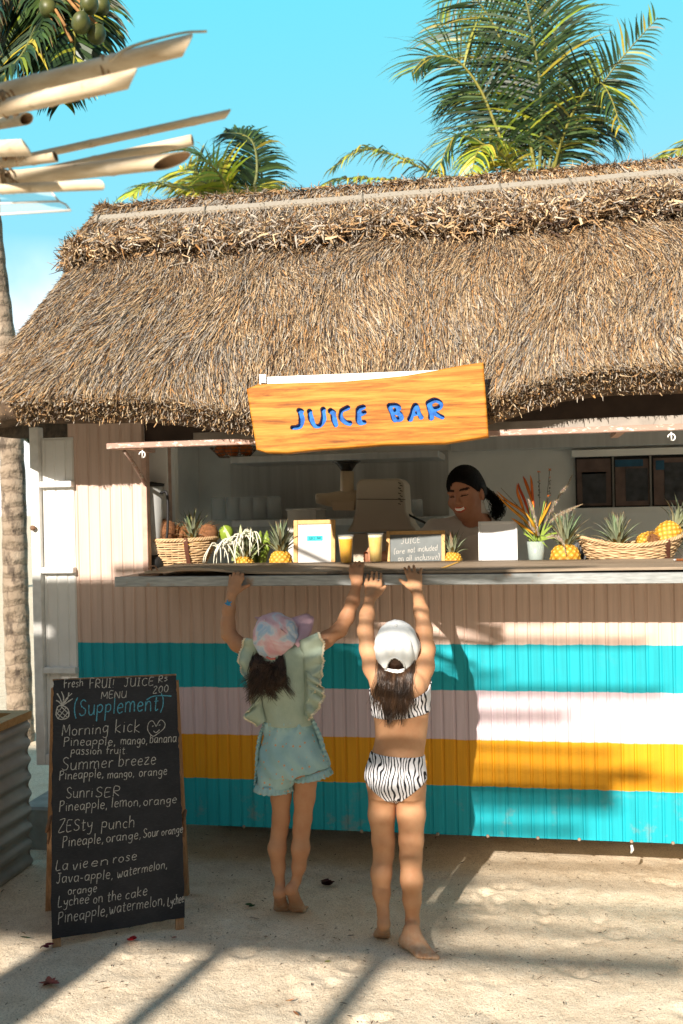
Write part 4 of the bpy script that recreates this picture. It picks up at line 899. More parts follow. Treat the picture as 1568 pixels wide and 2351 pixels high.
def ribbon(mb, P3, th, nrm, lift, mat, rr=random):
    vs = []; n = len(P3); nn = Vector(nrm)
    for i, p in enumerate(P3):
        t = (P3[min(i+1, n-1)]-P3[max(i-1, 0)]); t = t.normalized() if t.length > 1e-9 else Vector((1, 0, 0)); s = t.cross(nn).normalized()*th*rr.uniform(0.32, 0.62)
        vs += [p+nn*lift-s, p+nn*lift+s]
    mb.add(vs, [(2*i, 2*i+1, 2*i+3, 2*i+2) for i in range(n-1)], mat, smooth=False)
def chalk(name, c):
    q = NT(name); n = q.noise(q.coord(), 420, 3, 0.7)
    q.set(Base_Color=c, Roughness=0.95, Specular_IOR_Level=0.05, Alpha=q.ramp(n.outputs[0], [(0.34, (0.25, 0.25, 0.25)), (0.52, (1, 1, 1))])); return q.mat
M_chalk = chalk('white_chalk', (0.50, 0.48, 0.44)); M_blue = chalk('blue_chalk', (0.10, 0.36, 0.48))

# ---------------------------------------------------------------- A-board on the sand
BL, BR = PZ(122, 2178, 0), PZ(416, 2136, 0); bx = (BR-BL).normalized(); bn0 = bx.cross(Vector((0, 0, 1))).normalized()   # points to the viewer
bup = (Vector((0, 0, 1))-bn0*math.tan(R_(9))).normalized(); bn = bx.cross(bup).normalized()
if bn.y > 0: bn = -bn
onb = lambda u, v: PP(u, v, BL, bn)
aboard = thing('menu_board', 'black A-frame chalkboard with a handwritten fresh fruit juice menu standing on the sand', 'menu board', ((BL.x+BR.x)/2, (BL.y+BR.y)/2+0.1, 0))
def board_black():
    q = NT('blackboard'); v = q.coord(); n = q.noise(v, 5, 6, 0.7); n2 = q.noise(q.coord('Object', (1, 1, 6)), 60, 3)
    c = q.ramp(n.outputs[0], [(0.3, (0.012, 0.013, 0.016)), (0.7, (0.030, 0.031, 0.036))])
    c = q.mix(q.ramp(n2.outputs[0], [(0.52, (0, 0, 0)), (0.85, (0.25, 0.25, 0.25))]), c, (0.10, 0.10, 0.10)); q.set(Base_Color=c, Roughness=0.75, Specular_IOR_Level=0.25); return q.mat
M_bb = board_black(); M_leg = plankwood('worn_pine', (0.26, 0.13, 0.06), (0.50, 0.30, 0.16), 1.2, axis=(10, 10, 1))
corners = [(122, 1562), (404, 1551), (406, 1600), (408, 1660), (411, 1720), (414, 1800), (418, 1900), (421, 1990), (424, 2106), (300, 2128), (119, 2156), (118, 2000), (119, 1800), (121, 1650)]
rr = random.Random(3); poly = []
for i, (u, v) in enumerate(corners):
    u2, v2 = corners[(i+1) % len(corners)]
    for k in range(9):
        t = k/9; j = rr.gauss(0, 1.0) if (k and rr.random() < 0.6) else 0; poly.append(onb(u+(u2-u)*t+(j if abs(v2-v) > abs(u2-u) else 0), v+(v2-v)*t+(j if abs(v2-v) <= abs(u2-u) else 0)))
MB().prism([p+bn*0.004 for p in poly], -bn*0.008).build('black_panel', M_bb, aboard)
def bar_on(c0, c1, w0, depth, name, mat, off=0.0):
    a, b = onb(*c0), onb(*c1); s = (b-a).cross(bn).normalized()*w0/2; a = a-bn*off; b = b-bn*off
    MB().prism([a-s, a+s, b+s, b-s], -bn*depth).build(name, mat, aboard)
bar_on((132, 1572), (130, 2176), 0.030, 0.022, 'leg', M_leg, 0.005); bar_on((394, 1560), (414, 2136), 0.032, 0.022, 'leg', M_leg, 0.005)
bar_on((121, 1562), (405, 1550), 0.010, 0.016, 'top_rail', M_leg, 0.005); bar_on((130, 2134), (412, 2094), 0.03, 0.016, 'bottom_rail', M_leg, 0.006)
for (u, v), (gu, gv) in (((126, 1580), (112, 2092)), ((400, 1566), (424, 2060))):
    a = onb(u, v)-bn*0.03; b = PZ(gu, gv, 0); s = bx*0.014; MB().prism([a-s, a+s, b+s, b-s], Vector((0, 0.022, 0.004))).build('rear_leg', M_leg, aboard)
for u, v in ((112, 1895), (424, 1880)):
    c = onb(u, v)-bn*0.04; mb = MB(); mb.tube(catmull([c+bn*0.03, c+Vector((-0.01, 0, -0.03)), c-bn*0.03, c+Vector((0.006, 0.01, 0.025)), c+bn*0.03], 20), 0.006, 6); mb.tube(catmull([c, c+Vector((0.004, -0.004, -0.04)), c+Vector((-0.004, -0.004, -0.075))], 8), 0.005, 5); mb.build('knotted_cord', simple('brown_cord', (0.16, 0.08, 0.04), 0.9, 0.3), aboard)
TX = [('Fresh', (146, 1580), (192, 1575), 19, 0), ('FRUI!', (204, 1580), (264, 1578), 21, 0), ('JUICE', (283, 1577), (355, 1573), 18, 0), ('Rs', (362, 1568), (386, 1562), 14, 0),
      ('MENU', (231, 1604), (292, 1601), 16, 0), ('200', (350, 1592), (388, 1588), 15, 0), ('(Supplement)', (168, 1645), (378, 1629), 36, 1),
      ('Morning', (141, 1689), (251, 1683), 26, 0), ('kick', (263, 1682), (324, 1680), 28, 0), ('Pineapple,', (145, 1712), (268, 1711), 20, 0), ('mango,', (276, 1709), (340, 1708), 19, 0), ('banana', (343, 1706), (406, 1703), 20, 0),
      ('passion fruit.', (162, 1732), (293, 1730), 17, 0), ('Summer', (141, 1768), (262, 1761), 28, 0), ('breeze', (271, 1759), (360, 1754), 26, 0), ('Pineapple,', (135, 1790), (240, 1785), 21, 0), ('mango,', (246, 1787), (310, 1783), 19, 0), ('orange', (318, 1783), (385, 1778), 19, 0),
      ('Sunri', (151, 1832), (215, 1830), 24, 0), ('SER', (218, 1830), (278, 1827), 21, 0), ('Pineapple,', (135, 1862), (249, 1856), 22, 0), ('lemon,', (255, 1853), (326, 1850), 22, 0), ('orange', (328, 1850), (407, 1843), 20, 0),
      ('ZESty', (133, 1911), (214, 1903), 26, 0), ('punch', (232, 1904), (311, 1899), 26, 0), ('Pineaple,', (142, 1944), (240, 1934), 22, 0), ('orange,', (243, 1934), (326, 1924), 21, 0), ('Sour', (328, 1923), (366, 1918), 19, 0), ('orange', (370, 1918), (421, 1911), 18, 0),
      ('La', (127, 1998), (158, 1996), 24, 0), ('vie', (166, 1998), (204, 1990), 22, 0), ('en', (207, 1989), (252, 1984), 21, 0), ('rose', (258, 1981), (316, 1973), 21, 0), ('Java-apple,', (128, 2028), (262, 2016), 22, 0), ('watermelon,', (268, 2015), (386, 1992), 20, 0),
      ('orange', (155, 2054), (224, 2046), 18, 0), ('Lychee', (132, 2082), (206, 2072), 23, 0), ('on the', (213, 2074), (280, 2065), 22, 0), ('cake', (287, 2065), (340, 2053), 22, 0), ('Pineapple,', (132, 2120), (250, 2100), 26, 0), ('watermelon,', (250, 2098), (381, 2076), 24, 0), ('Lychee', (384, 2080), (423, 2070), 20, 0)]
mw = MB(); mbl = MB()
for i, (t, a, b, px, mi) in enumerate(TX): write(mbl if mi else mw, t, a, b, px, lambda u, v: onb(u, v)+bn*0.004, 0.0027 if not mi else 0.0040, 0, i, 0.0008, nrm=bn)
dr = lambda L_: [onb(u, v)+bn*0.004 for u, v in L_]
mp = MB()
def dstroke(m_, L_, th=0.003, smooth=True):
    q = dr(L_); q = catmull(q, len(q)*4) if smooth and len(q) > 2 else q; ribbon(m_, q, th, bn, 0.0008, 0)
# heart with a little face, and the chalk pineapple
dstroke(mw, [(358, 1668), (350, 1655), (341, 1660), (339, 1676), (350, 1690), (362, 1684), (376, 1672), (378, 1660), (368, 1653), (358, 1668)]); dstroke(mw, [(352, 1678), (358, 1682), (366, 1675)]); dstroke(mw, [(349, 1668), (352, 1666)]); dstroke(mw, [(364, 1665), (368, 1664)])
dstroke(mw, [(128, 1640), (133, 1622), (146, 1621), (157, 1630), (157, 1645), (146, 1651), (134, 1650), (128, 1640)], 0.004)
for L_ in ([(131, 1628), (154, 1646)], [(129, 1636), (146, 1650)], [(140, 1622), (157, 1638)], [(152, 1624), (134, 1648)], [(143, 1622), (130, 1640)], [(157, 1634), (144, 1650)]): dstroke(mw, L_)
for L_ in ([(143, 1620), (138, 1604), (131, 1592)], [(143, 1620), (146, 1602), (141, 1588)], [(143, 1620), (152, 1604), (165, 1592)], [(144, 1620), (156, 1611), (167, 1604)], [(144, 1620), (155, 1603), (158, 1590)], [(142, 1620), (136, 1612), (129, 1608)]): dstroke(mw, L_, 0.0042)
dstroke(mbl, [(336, 1607), (350, 1599), (372, 1597), (393, 1598)], 0.004)
o = mw.build('chalk_writing', M_chalk, aboard); o['label'] = 'white chalk handwriting of the menu'; o = mbl.build('blue_chalk_writing', M_blue, aboard)

# ---------------------------------------------------------------- hanging wooden sign with carved letters
YS = -0.64
def spl(L_, u): 
    a = np.array(L_, float); return np.interp(u, a[:, 0], a[:, 1])
top = [(565, 893), (590, 882), (625, 880), (700, 878), (780, 876), (860, 869), (930, 862), (1000, 850), (1060, 838), (1110, 831)]
bot = [(588, 1032), (610, 1039), (660, 1040), (720, 1034), (800, 1028), (880, 1021), (960, 1019), (1020, 1018), (1060, 1012), (1122, 1002)]
LET = [  # strokes in pixels: j U i c e  B A R
    [(689, 949), (692, 960), (690, 975), (682, 980), (671, 981)], [(686, 943), (691, 945)], [(711, 945), (715, 963), (722, 977), (735, 976), (742, 962), (741, 940)], [(765, 951), (767, 963), (771, 975)], [(759, 944), (766, 948)],
    [(797, 936), (784, 944), (783, 959), (793, 970), (802, 972)], [(834, 934), (824, 940), (823, 958), (826, 970), (836, 970)], [(826, 951), (837, 947)],
    [(894, 932), (900, 950), (905, 963)], [(894, 930), (908, 930), (914, 938), (905, 946), (917, 950), (919, 960), (906, 964)], [(942, 962), (948, 944), (954, 929), (960, 945), (966, 957)], [(946, 951), (960, 949)], [(985, 928), (989, 945), (990, 958)], [(983, 925), (999, 919), (1012, 925), (1008, 936), (990, 943), (1003, 951), (1015, 957)]]
SEG = []
for st in LET:
    q = [(p.x, p.y) for p in catmull([(a, b, 0) for a, b in st], max(2, (len(st)-1)*5+1))]; SEG += [(*q[i], *q[i+1]) for i in range(len(q)-1)]
SEG = np.array(SEG)
NU, NV = 640, 180
S, T = np.meshgrid(np.linspace(0, 1, NU), np.linspace(0, 1, NV), indexing='ij')
UT = 565+S*(1110-565); UB = 588+S*(1122-588); VT = spl(top, UT); VB = spl(bot, UB)
UU = UT+(UB-UT)*T; VV = VT+(VB-VT)*T
d = np.full(UU.shape, 1e9)
for x0, y0, x1, y1 in SEG:
    dx, dy = x1-x0, y1-y0; t = np.clip(((UU-x0)*dx+(VV-y0)*dy)/(dx*dx+dy*dy+1e-9), 0, 1); d = np.minimum(d, np.hypot(UU-x0-t*dx, VV-y0-t*dy))
wob = 5.6+0.9*np.sin(UU*0.11)+0.6*np.sin(VV*0.23)
inn = np.clip((wob-d)/0.9+0.5, 0, 1); dep = 0.019*inn
edge = np.minimum(np.minimum(S, 1-S)*NU, np.minimum(T, 1-T)*NV); dep += 0.006*np.exp(-edge/1.5)
P0 = P(565, 893, YS); SN = Vector((0.02, -1, 0.08)).normalized()
n0 = np.array(SN); base = np.array([list(PP(u, v, P0, SN)) for u, v in zip(UU.ravel(), VV.ravel())])
front = base-n0*dep.ravel()[:, None]; backv = base-n0*0.035
I = np.arange(NU*NV).reshape(NU, NV); Fq = np.c_[I[:-1, :-1].ravel(), I[:-1, 1:].ravel(), I[1:, 1:].ravel(), I[1:, :-1].ravel()]
FF = [Fq, Fq[:, ::-1]+NU*NV]
for e in (I[:, 0], I[:, -1], I[0], I[-1]): FF.append(np.c_[e[:-1], e[1:], e[1:]+NU*NV, e[:-1]+NU*NV])
FF = np.concatenate(FF); cols = np.r_[np.where((inn.ravel() > 0.55)[:, None], 1.0, 0.0)*np.ones(3), np.zeros((NU*NV, 3))]
def sign_wood():
    q = NT('varnished_plank'); v = q.coord('Object', (0.8, 5, 9), (0, R_(5), 0)); n = q.noise(v, 4.2, 9, 0.66, 0.35); g = q.noise(q.coord('Object', (2, 8, 60), (0, R_(4), 0)), 3, 5, 0.6)
    c = q.ramp(n.outputs[0], [(0.30, (0.13, 0.030, 0.004)), (0.42, (0.33, 0.115, 0.012)), (0.53, (0.47, 0.195, 0.026)), (0.72, (0.57, 0.285, 0.055))])
    k = q.noise(q.coord('Object', (3, 1, 14), (0, R_(4), 0)), 3.1, 4, 0.6)
    c = q.mix(q.ramp(k.outputs[0], [(0.62, (0, 0, 0)), (0.75, (0.75, 0.75, 0.75))]), c, (0.17, 0.05, 0.010))
    c = q.mix(1.0, c, q.ramp(g.outputs[0], [(0.3, (0.75, 0.72, 0.7)), (0.6, (1.05, 1.05, 1.05))]), 'MULTIPLY')
    a = q.n('VertexColor'); a.layer_name = 'Col'; p = q.noise(q.coord(), 60, 4)
    bl = q.ramp(p.outputs[0], [(0.35, (0.006, 0.075, 0.30)), (0.65, (0.018, 0.17, 0.52))])
    c = q.mix(a.outputs[0], c, bl); q.set(Base_Color=c, Roughness=0.5, Specular_IOR_Level=0.12); q.bump(g.outputs[0], 0.12, 0.002); return q.mat
sign = thing('juice_bar_sign', 'wooden plank sign with carved blue letters reading JUICE BAR hanging from the eave', 'sign', tuple(P(845, 1000, YS)))
npmesh('plank', np.r_[front, backv], FF, sign_wood(), sign, cols, smooth=False)
# carrying batten and white board that peep out behind it
a = P(596, 868, YS+0.06); b = P(1010, 860, YS+0.06)
mb = MB(); nb_ = SN; mb.prism([PP(596, 866, a, SN), PP(1040, 848, a, SN), PP(1040, 960, a, SN), PP(596, 960, a, SN)], -SN*0.012); mb.build('white_backing_board', M_white, sign)
mb = MB(); mb.prism([PP(598, 862, a, SN)+SN*0.014, PP(612, 862, a, SN)+SN*0.014, PP(612, 880, a, SN)+SN*0.014, PP(598, 880, a, SN)+SN*0.014], -SN*0.012); mb.build('clip', M_steel, sign)
for u, v in ((660, 905), (1085, 868)):
    p = PP(u, v, a, SN)-SN*0.016; MB().tube([p, p+Vector((0, 0.10, 0.05)), p+Vector((0, 0.2, 0.10))], 0.006, 6).build('hanger_rod', M_rust, sign)

# ---------------------------------------------------------------- corrugated planter, bottom left
pl = thing('metal_planter', 'corrugated metal planter with a timber top edge at the bottom left', 'planter', (PZ(20, 2020, 0).x, PZ(20, 2020, 0).y, 0))
a = PZ(72, 1985, 0); YPn = a.y; prof = []
tz = P(66, 1650, YPn).z
M_gal = simple('dull_zinc_sheet', (0.34, 0.32, 0.29), 0.5, 0.18, 5, 0.15, metal=0.45, bs=30)
dirx = (PZ(72, 1940, 0)-PZ(0, 1990, 0)); dirx.z = 0; dirx.normalize(); dn = Vector((dirx.y, -dirx.x, 0)); vs = []; n = 120; fs = []
for i in range(n+1):
    z = tz*i/n; q = a+dn*(0.010*math.sin(z*2*math.pi/0.078)); q.z = z; vs += [q-dirx*1.6, q]
fs = [(2*i, 2*i+1, 2*i+3, 2*i+2) for i in range(n)]; mb = MB().add(vs, fs)
vs2 = []
for i in range(n+1):
    z = tz*i/n; q = a+dirx*(0.010*math.sin(z*2*math.pi/0.078)); q.z = z; vs2 += [q, q-dn*1.2]
mb.add(vs2, fs); mb.build('corrugated_side', M_gal, pl)
M_tim = plankwood('yellow_timber', (0.40, 0.20, 0.07), (0.60, 0.36, 0.15)); mb = MB(); c = a.copy(); c.z = tz+0.001
mb.prism([c+dn*0.012+dirx*0.012, c+dn*0.012-dirx*1.6, c-dn*0.05-dirx*1.6, c-dn*0.05+dirx*0.012], (0, 0, 0.035)); mb.build('timber_edge', M_tim, pl)
MB().prism([c-dn*0.051+dirx*0.012, c-dn*0.051-dirx*0.05, c-dn*1.2-dirx*0.05, c-dn*1.2+dirx*0.012], (0, 0, 0.034)).build('timber_edge', M_tim, pl)
c.z = tz-0.04; MB().prism([c-dn*0.01-dirx*0.01, c-dn*0.01-dirx*1.58, c-dn*1.18-dirx*1.58, c-dn*1.18-dirx*0.01], (0, 0, -0.01)).build('soil', simple('soil', (0.07, 0.045, 0.03), 0.95, 0.4, 30), pl)
# grey concrete footing behind the board
q = P(95, 1800, 0.35); blk = MB().box((-2.45, 0.15, -0.05), (-2.12, 0.75, 0.20), bev=0.012).build('concrete_block', simple('concrete', (0.30, 0.27, 0.24), 0.9, 0.2, 14, 0.4)); tag(blk, 'grey concrete block on the sand behind the menu board below the door', 'concrete block')
# ---------------------------------------------------------------- things on and behind the counter
YI = 0.08; ZI = 1.342                                     # objects stand on the inner ledge behind the top board
def ledge(u, y=YI): return P(u, 1290, y).x
def copy_tree(o, loc, rot=(0, 0, 0), scale=1.0, label=None):
    def cp(q, par):
        c = q.copy(); C.objects.link(c); c.parent = par; c.matrix_parent_inverse = q.matrix_parent_inverse.copy()
        for ch in q.children: cp(ch, c)
        return c
    c = cp(o, None); c.location = loc; c.rotation_euler = rot; c.scale = (scale,)*3
    if label: c['label'] = label
    return c
M_pine = vcol('pineapple_rind', 0.55, 0.3, 200); M_crown = vcol('pineapple_leaf', 0.5)
def make_pineapple(label, loc, R=0.052, H=0.115, seed=1, leaves=44, cl=0.125, dry=0.1):
    t = thing('pineapple', label, 'pineapple', loc, 'pineapples on the counter'); r = random.Random(seed); L0 = Vector(loc)
    nu, nv = 132, 84; vs = []; cs = []
    for j in range(nv+1):
        f = j/nv; a = -math.pi/2*0.93+f*math.pi*0.94; rr_ = R*max(0.12, math.cos(a))**0.62; z = H/2+H/2*math.sin(a)
        for i in range(nu):
            g = 2*math.pi*i/nu; p = 11*g/2+f*11.5*math.pi*0.5; q = 11*g/2-f*11.5*math.pi*0.5
            k = abs(math.sin(p))*abs(math.sin(q)); k2 = k**0.55; d = rr_+0.0036*(k2-0.6)+0.002*max(0, k-0.85)*6
            vs.append(L0+Vector((d*math.cos(g), d*math.sin(g), z)))
            y = (0.62, 0.36, 0.035); o_ = (0.42, 0.13, 0.012); tip = (0.68, 0.52, 0.22); m_ = min(1, k2*1.3); c = [o_[h]+(y[h]-o_[h])*m_ for h in range(3)]
            if k > 0.82: c = [c[h]+(tip[h]-c[h])*min(1, (k-0.82)*6) for h in range(3)]
            cs.append(tuple(c))
    fs = [(j*nu+i, j*nu+(i+1) % nu, (j+1)*nu+(i+1) % nu, (j+1)*nu+i) for j in range(nv) for i in range(nu)]+[tuple(range(nu))[::-1]]
    MB().add(vs, fs, 0, cs).build('fruit', M_pine, t, col=True)
    mb = MB(); top = L0+Vector((0, 0, H-0.006))
    for i in range(leaves):
        f = i/leaves; g = i*2.39996; out = 0.95-0.85*f; ln = cl*(0.55+0.5*math.sin(math.pi*(0.15+0.6*f)))*r.uniform(0.85, 1.15); d = Vector((math.cos(g)*out, math.sin(g)*out, 0.35+0.9*f)).normalized(); p = top+Vector((math.cos(g)*0.014*(1-f), math.sin(g)*0.014*(1-f), 0.022*f)); pts = [p]; dd = d.copy()
        for k in range(6): dd = (dd+Vector((0, 0, (0.18 if k < 2 else -0.20*(1-f*0.7))))+Vector((math.cos(g), math.sin(g), 0))*0.03).normalized(); pts.append(pts[-1]+dd*ln/6)
        sd = Vector((-math.sin(g), math.cos(g), 0)); w0 = 0.0085*r.uniform(0.8, 1.1); ws = (0.9, 1.0, 0.92, 0.75, 0.55, 0.3, 0.03); vs = []; cs = []
        base = (0.16, 0.22, 0.13) if r.random() > dry else (0.32, 0.20, 0.09); base = tuple(b*r.uniform(0.75, 1.25) for b in base); lo_ = (0.30, 0.32, 0.20)
        for k in range(7):
            nn = sd.cross((pts[min(k+1, 6)]-pts[max(k-1, 0)]).normalized()); fc = k/6; c = tuple(lo_[h]*(1-fc)+base[h]*fc for h in range(3)) if k < 6 else (0.34, 0.2, 0.1)
            vs += [pts[k]-sd*w0*ws[k]+nn*w0*ws[k]*0.3, pts[k]-nn*w0*ws[k]*0.15, pts[k]+sd*w0*ws[k]+nn*w0*ws[k]*0.3]; cs += [c, tuple(x*0.8 for x in c), c]
        mb.add(vs, [q for k in range(6) for q in ((3*k, 3*k+1, 3*k+4, 3*k+3), (3*k+1, 3*k+2, 3*k+5, 3*k+4))], 0, cs)
    mb.build('leaf_crown', M_crown, t, col=True); return t
pa = make_pineapple('upright pineapple just left of the framed card', (ledge(645), YI, ZI-0.03), 0.053, 0.118, 1)
make_pineapple('small slim pineapple right of the little chalkboard', (ledge(1039), YI, ZI-0.02), 0.042, 0.092, 3, 22, 0.088, 0.25)
make_pineapple('large upright pineapple between the flower vase and the right basket', (ledge(1298), YI, ZI-0.035), 0.064, 0.135, 4, 52, 0.135, 0.2)
copy_tree(pa, (ledge(552), YI+0.03, ZI-0.05), (0.05, 0.1, 1.0), 0.95, 'pineapple low down behind the white drooping flowers, mostly hidden')
# woven baskets
M_wick = simple('wicker', (0.52, 0.33, 0.16), 0.7, 0.3, 30, 0.3, bs=120, col2=(0.66, 0.46, 0.26)); M_strap = simple('brown_leather_strap', (0.10, 0.035, 0.02), 0.6, 0.3)
def basket(label, cx, cy, z0, hx, hy, bx_, by_, h, strap_x, name='wicker_basket', sag=0.0):
    t = thing(name, label, 'basket', (cx, cy, z0), 'wicker baskets on the counter'); rows = 13; mb = MB()
    def prof(f): k = f**0.75; return bx_+(hx-bx_)*k, by_+(hy-by_)*k
    n = 110
    for j in range(rows):
        f = (j+0.5)/rows; ax_, ay_ = prof(f); ph = math.pi*(j % 2); pts = []
        for i in range(n+1):
            g = 2*math.pi*i/n; w_ = 0.0028*math.sin(17*g+ph)+0.0012*math.sin(5*g+j); z = z0+h*f+sag*f*(abs(math.cos(g))**2)+0.0012*math.sin(g*7+j*2); pts.append((cx+(ax_+w_)*math.cos(g), cy+(ay_+w_)*math.sin(g), z))
        mb.tube(pts, 0.0042 if j % 4 else 0.0050, 6, caps=False)
    for i in range(34):
        g = 2*math.pi*i/34; mb.tube([(cx+prof(f)[0]*0.985*math.cos(g), cy+prof(f)[1]*0.985*math.sin(g), z0+h*f+sag*f*(abs(math.cos(g))**2)) for f in (0, .25, .5, .75, 1)], 0.003, 5)
    mb.lathe([(0.0, 0.004), (bx_*0.97, 0.004)], 40, M=Matrix.Translation((cx, cy, z0)) @ Matrix.Diagonal((1, by_/bx_, 1, 1)), caps=False); mb.build('woven_body', M_wick, t)
    rm = MB()
    for o_ in range(3):
        pts = []
        for i in range(161):
            g = 2*math.pi*i/160; a = g*26+o_*2.094; pts.append((cx+(hx+0.005*math.cos(a))*math.cos(g), cy+(hy+0.005*math.cos(a))*math.sin(g), z0+h+0.006*math.sin(a)+sag*(abs(math.cos(g))**2)))
        rm.tube(pts, 0.0045, 6, caps=False)
    rm.build('braided_rim', M_wick, t)
    g0 = math.acos(max(-1, min(1, (strap_x-cx)/hx))); s = []; 
    for f in np.linspace(0.0, 1.06, 9):
        ax_, ay_ = prof(min(f, 1)); g = -math.acos(max(-1, min(1, (strap_x-cx)/ax_*0.98))); s.append(Vector((cx+(ax_+0.008)*math.cos(g), cy+(ay_+0.009)*math.sin(g), z0+h*f+sag*f*abs(math.cos(g))**2)))
    vs = []
    for p in s: vs += [p+Vector((-0.010, 0, 0)), p+Vector((0.010, 0, 0)), p+Vector((0.010, 0.003, 0)), p+Vector((-0.010, 0.003, 0))]
    MB().add(vs, [f for i in range(8) for f in ((4*i, 4*i+1, 4*i+5, 4*i+4), (4*i+1, 4*i+2, 4*i+6, 4*i+5), (4*i+3, 4*i, 4*i+4, 4*i+7))], smooth=False).build('strap', M_strap, t); return t
b1x = ledge(415, .17); basket('wicker basket of coconuts with a brown strap at the left end of the counter', b1x-0.020, 0.17, ZI+0.002, 0.198, 0.12, 0.115, 0.075, 0.140, ledge(430, .08), sag=0.006)
b2x = ledge(1446, .15); basket('wide shallow wicker basket of pineapples at the right end of the counter', b2x, 0.15, ZI+0.008, 0.225, 0.125, 0.15, 0.08, 0.085, ledge(1532, .06), sag=0.040)
M_cocob = simple('coconut_shell', (0.20, 0.085, 0.035), 0.9, 0.4, 30, 0.7, bs=140, stretch=(1, 1, 4)); M_fib = simple('coconut_fibre', (0.30, 0.13, 0.04), 0.95, 0.4, 40)
def brown_coconut(label, p, r, seed, fib=0, group='coconuts in the baskets'):
    q = random.Random(seed); t = thing('coconut', label, 'coconut', tuple(p), group); p = Vector(p)
    prof = [(r*math.cos(a)*(1+0.03*math.sin(3*a)), r*1.02*math.sin(a)) for a in np.linspace(-1.55, 1.55, 18)]; MB().lathe(prof, 26, M=Matrix.Translation(p) @ Matrix.Rotation(q.uniform(-0.6, 0.6), 4, 'X') @ Matrix.Rotation(q.uniform(0.3, 1.0), 4, 'Y')).build('shell', M_cocob, t)
    mb = MB()
    for i in range(60+fib):
        d = Vector((q.gauss(0, 1), q.gauss(0, 1), q.gauss(0.3, 1))).normalized(); a = p+d*r*0.98; e = d.cross(Vector((q.gauss(0, 1), q.gauss(0, 1), q.gauss(0, 1)))).normalized(); ln = r*(0.25 if i < 60 else 0.9)*q.uniform(0.6, 1.2); mb.tube([a, a+d*ln*0.3+e*ln*0.4, a+(d*0.35+e)*ln], [0.0012, 0.001, 0.0006], 3, caps=False)
    mb.build('husk_fibre', M_fib, t)
brown_coconut('large smooth round coconut at the left end of the left basket', P(376, 1222, 0.15), 0.062, 1)
brown_coconut('shaggy small coconut between the big coconut and the pineapple crown', P(420, 1226, 0.18), 0.036, 2, 160)
brown_coconut('brown coconut at the right side of the left basket', P(478, 1226, 0.17), 0.046, 3, 20)
brown_coconut('shaggy coconut half wedged between two pineapples in the right basket', P(1500, 1243, 0.14), 0.032, 5, 140)
q = P(443, 1238, 0.19); copy_tree(pa, (q.x, q.y, q.z-0.115), (0.1, -0.05, 0.7), 1.0, 'pineapple standing among coconuts in the left basket, only its crown showing')
q = P(1418, 1258, 0.12); copy_tree(pa, (q.x, q.y, q.z-0.100), (0, 0.0, 2.0), 1.0, 'pineapple in the right basket whose crown stands straight up')
q = P(1462, 1252, 0.17); copy_tree(pa, (q.x, q.y, q.z), (0, R_(78), 0), 0.9, 'pineapple lying on its side in the right basket')
q = P(1540, 1225, 0.13); copy_tree(pa, (q.x-0.05, q.y+0.02, q.z-0.055), (0.1, R_(42), 0.4), 1.05, 'tilted pineapple at the right end of the right basket')
g = P(519, 1226, 0.22); mb = MB().lathe([(0.036*math.cos(a)*(1+0.1*math.sin(a)), 0.042*math.sin(a)) for a in np.linspace(-1.55, 1.55, 14)], 20, M=Matrix.Translation(g)); mg = mb.build('green_mango', simple('green_skin', (0.20, 0.28, 0.03), 0.35, 0.3, 8), None); tag(mg, 'round green mango peeping out between the left basket and the white flowers', 'mango')
# bunch of green bananas
bt = thing('banana_bunch', 'bunch of small green bananas standing behind the white drooping flowers', 'bananas', (ledge(585, .20), .20, ZI)); M_ban = simple('green_banana_skin', (0.17, 0.30, 0.03), 0.4, 0.3, 9, col2=(0.30, 0.38, 0.06)); r = random.Random(6)
for i in range(15):
    u, v = 562+i % 5*11+r.uniform(-3, 3), 1238+(i//5)*20+r.uniform(-4, 4); p = P(u, v, 0.20+0.02*(i % 3)); sgn = (u-585)/30
    mb = MB(); pts = [p+Vector((sgn*0.028*math.sin(t*2), -0.018*math.sin(t*3), 0.085*(t-0.5))) for t in np.linspace(0, 1, 9)]; mb.tube(pts, [0.004, 0.010, 0.013, 0.0145, 0.015, 0.014, 0.012, 0.007, 0.004], 7); mb.build('banana', M_ban, bt)
MB().tube([P(585, 1300, .23), P(588, 1262, .23), P(578, 1220, .22)], [0.018, 0.014, 0.008], 8).build('stalk', M_ban, bt)
# white drooping flowers with upright leaves
ft = thing('flower_bunch', 'bunch of white drooping thread-like flowers with upright pale green leaves on the counter', 'flowers', (ledge(550, .09), .09, ZI)); M_pet = simple('white_petal', (0.62, 0.61, 0.50), 0.6, 0.08, 20); M_bl = vcol('flower_blade', 0.5)
c0 = [(530, 1252), (556, 1238), (580, 1228), (505, 1262)]; r = random.Random(8)
for ci, (u, v) in enumerate(c0):
    mb = MB(); c = P(u, v, 0.08)
    for i in range(9 if ci < 3 else 6):
        a = r.uniform(-1, 1); dx = a*0.085; hgt = r.uniform(0.004, 0.035); fall = r.uniform(0.025, 0.095); y = r.uniform(-0.05, 0.01)
        pts = catmull([c, c+Vector((dx*0.45, y*0.5, hgt)), c+Vector((dx*0.9, y, -fall*0.35)), c+Vector((dx*1.02, y*1.2, -fall))], 9); mb.tube(pts, [0.0022, 0.0028, 0.0030, 0.0030, 0.0030, 0.0028, 0.0026, 0.0022, 0.0012], 5)
    mb.build('petal_spray', M_pet, ft)
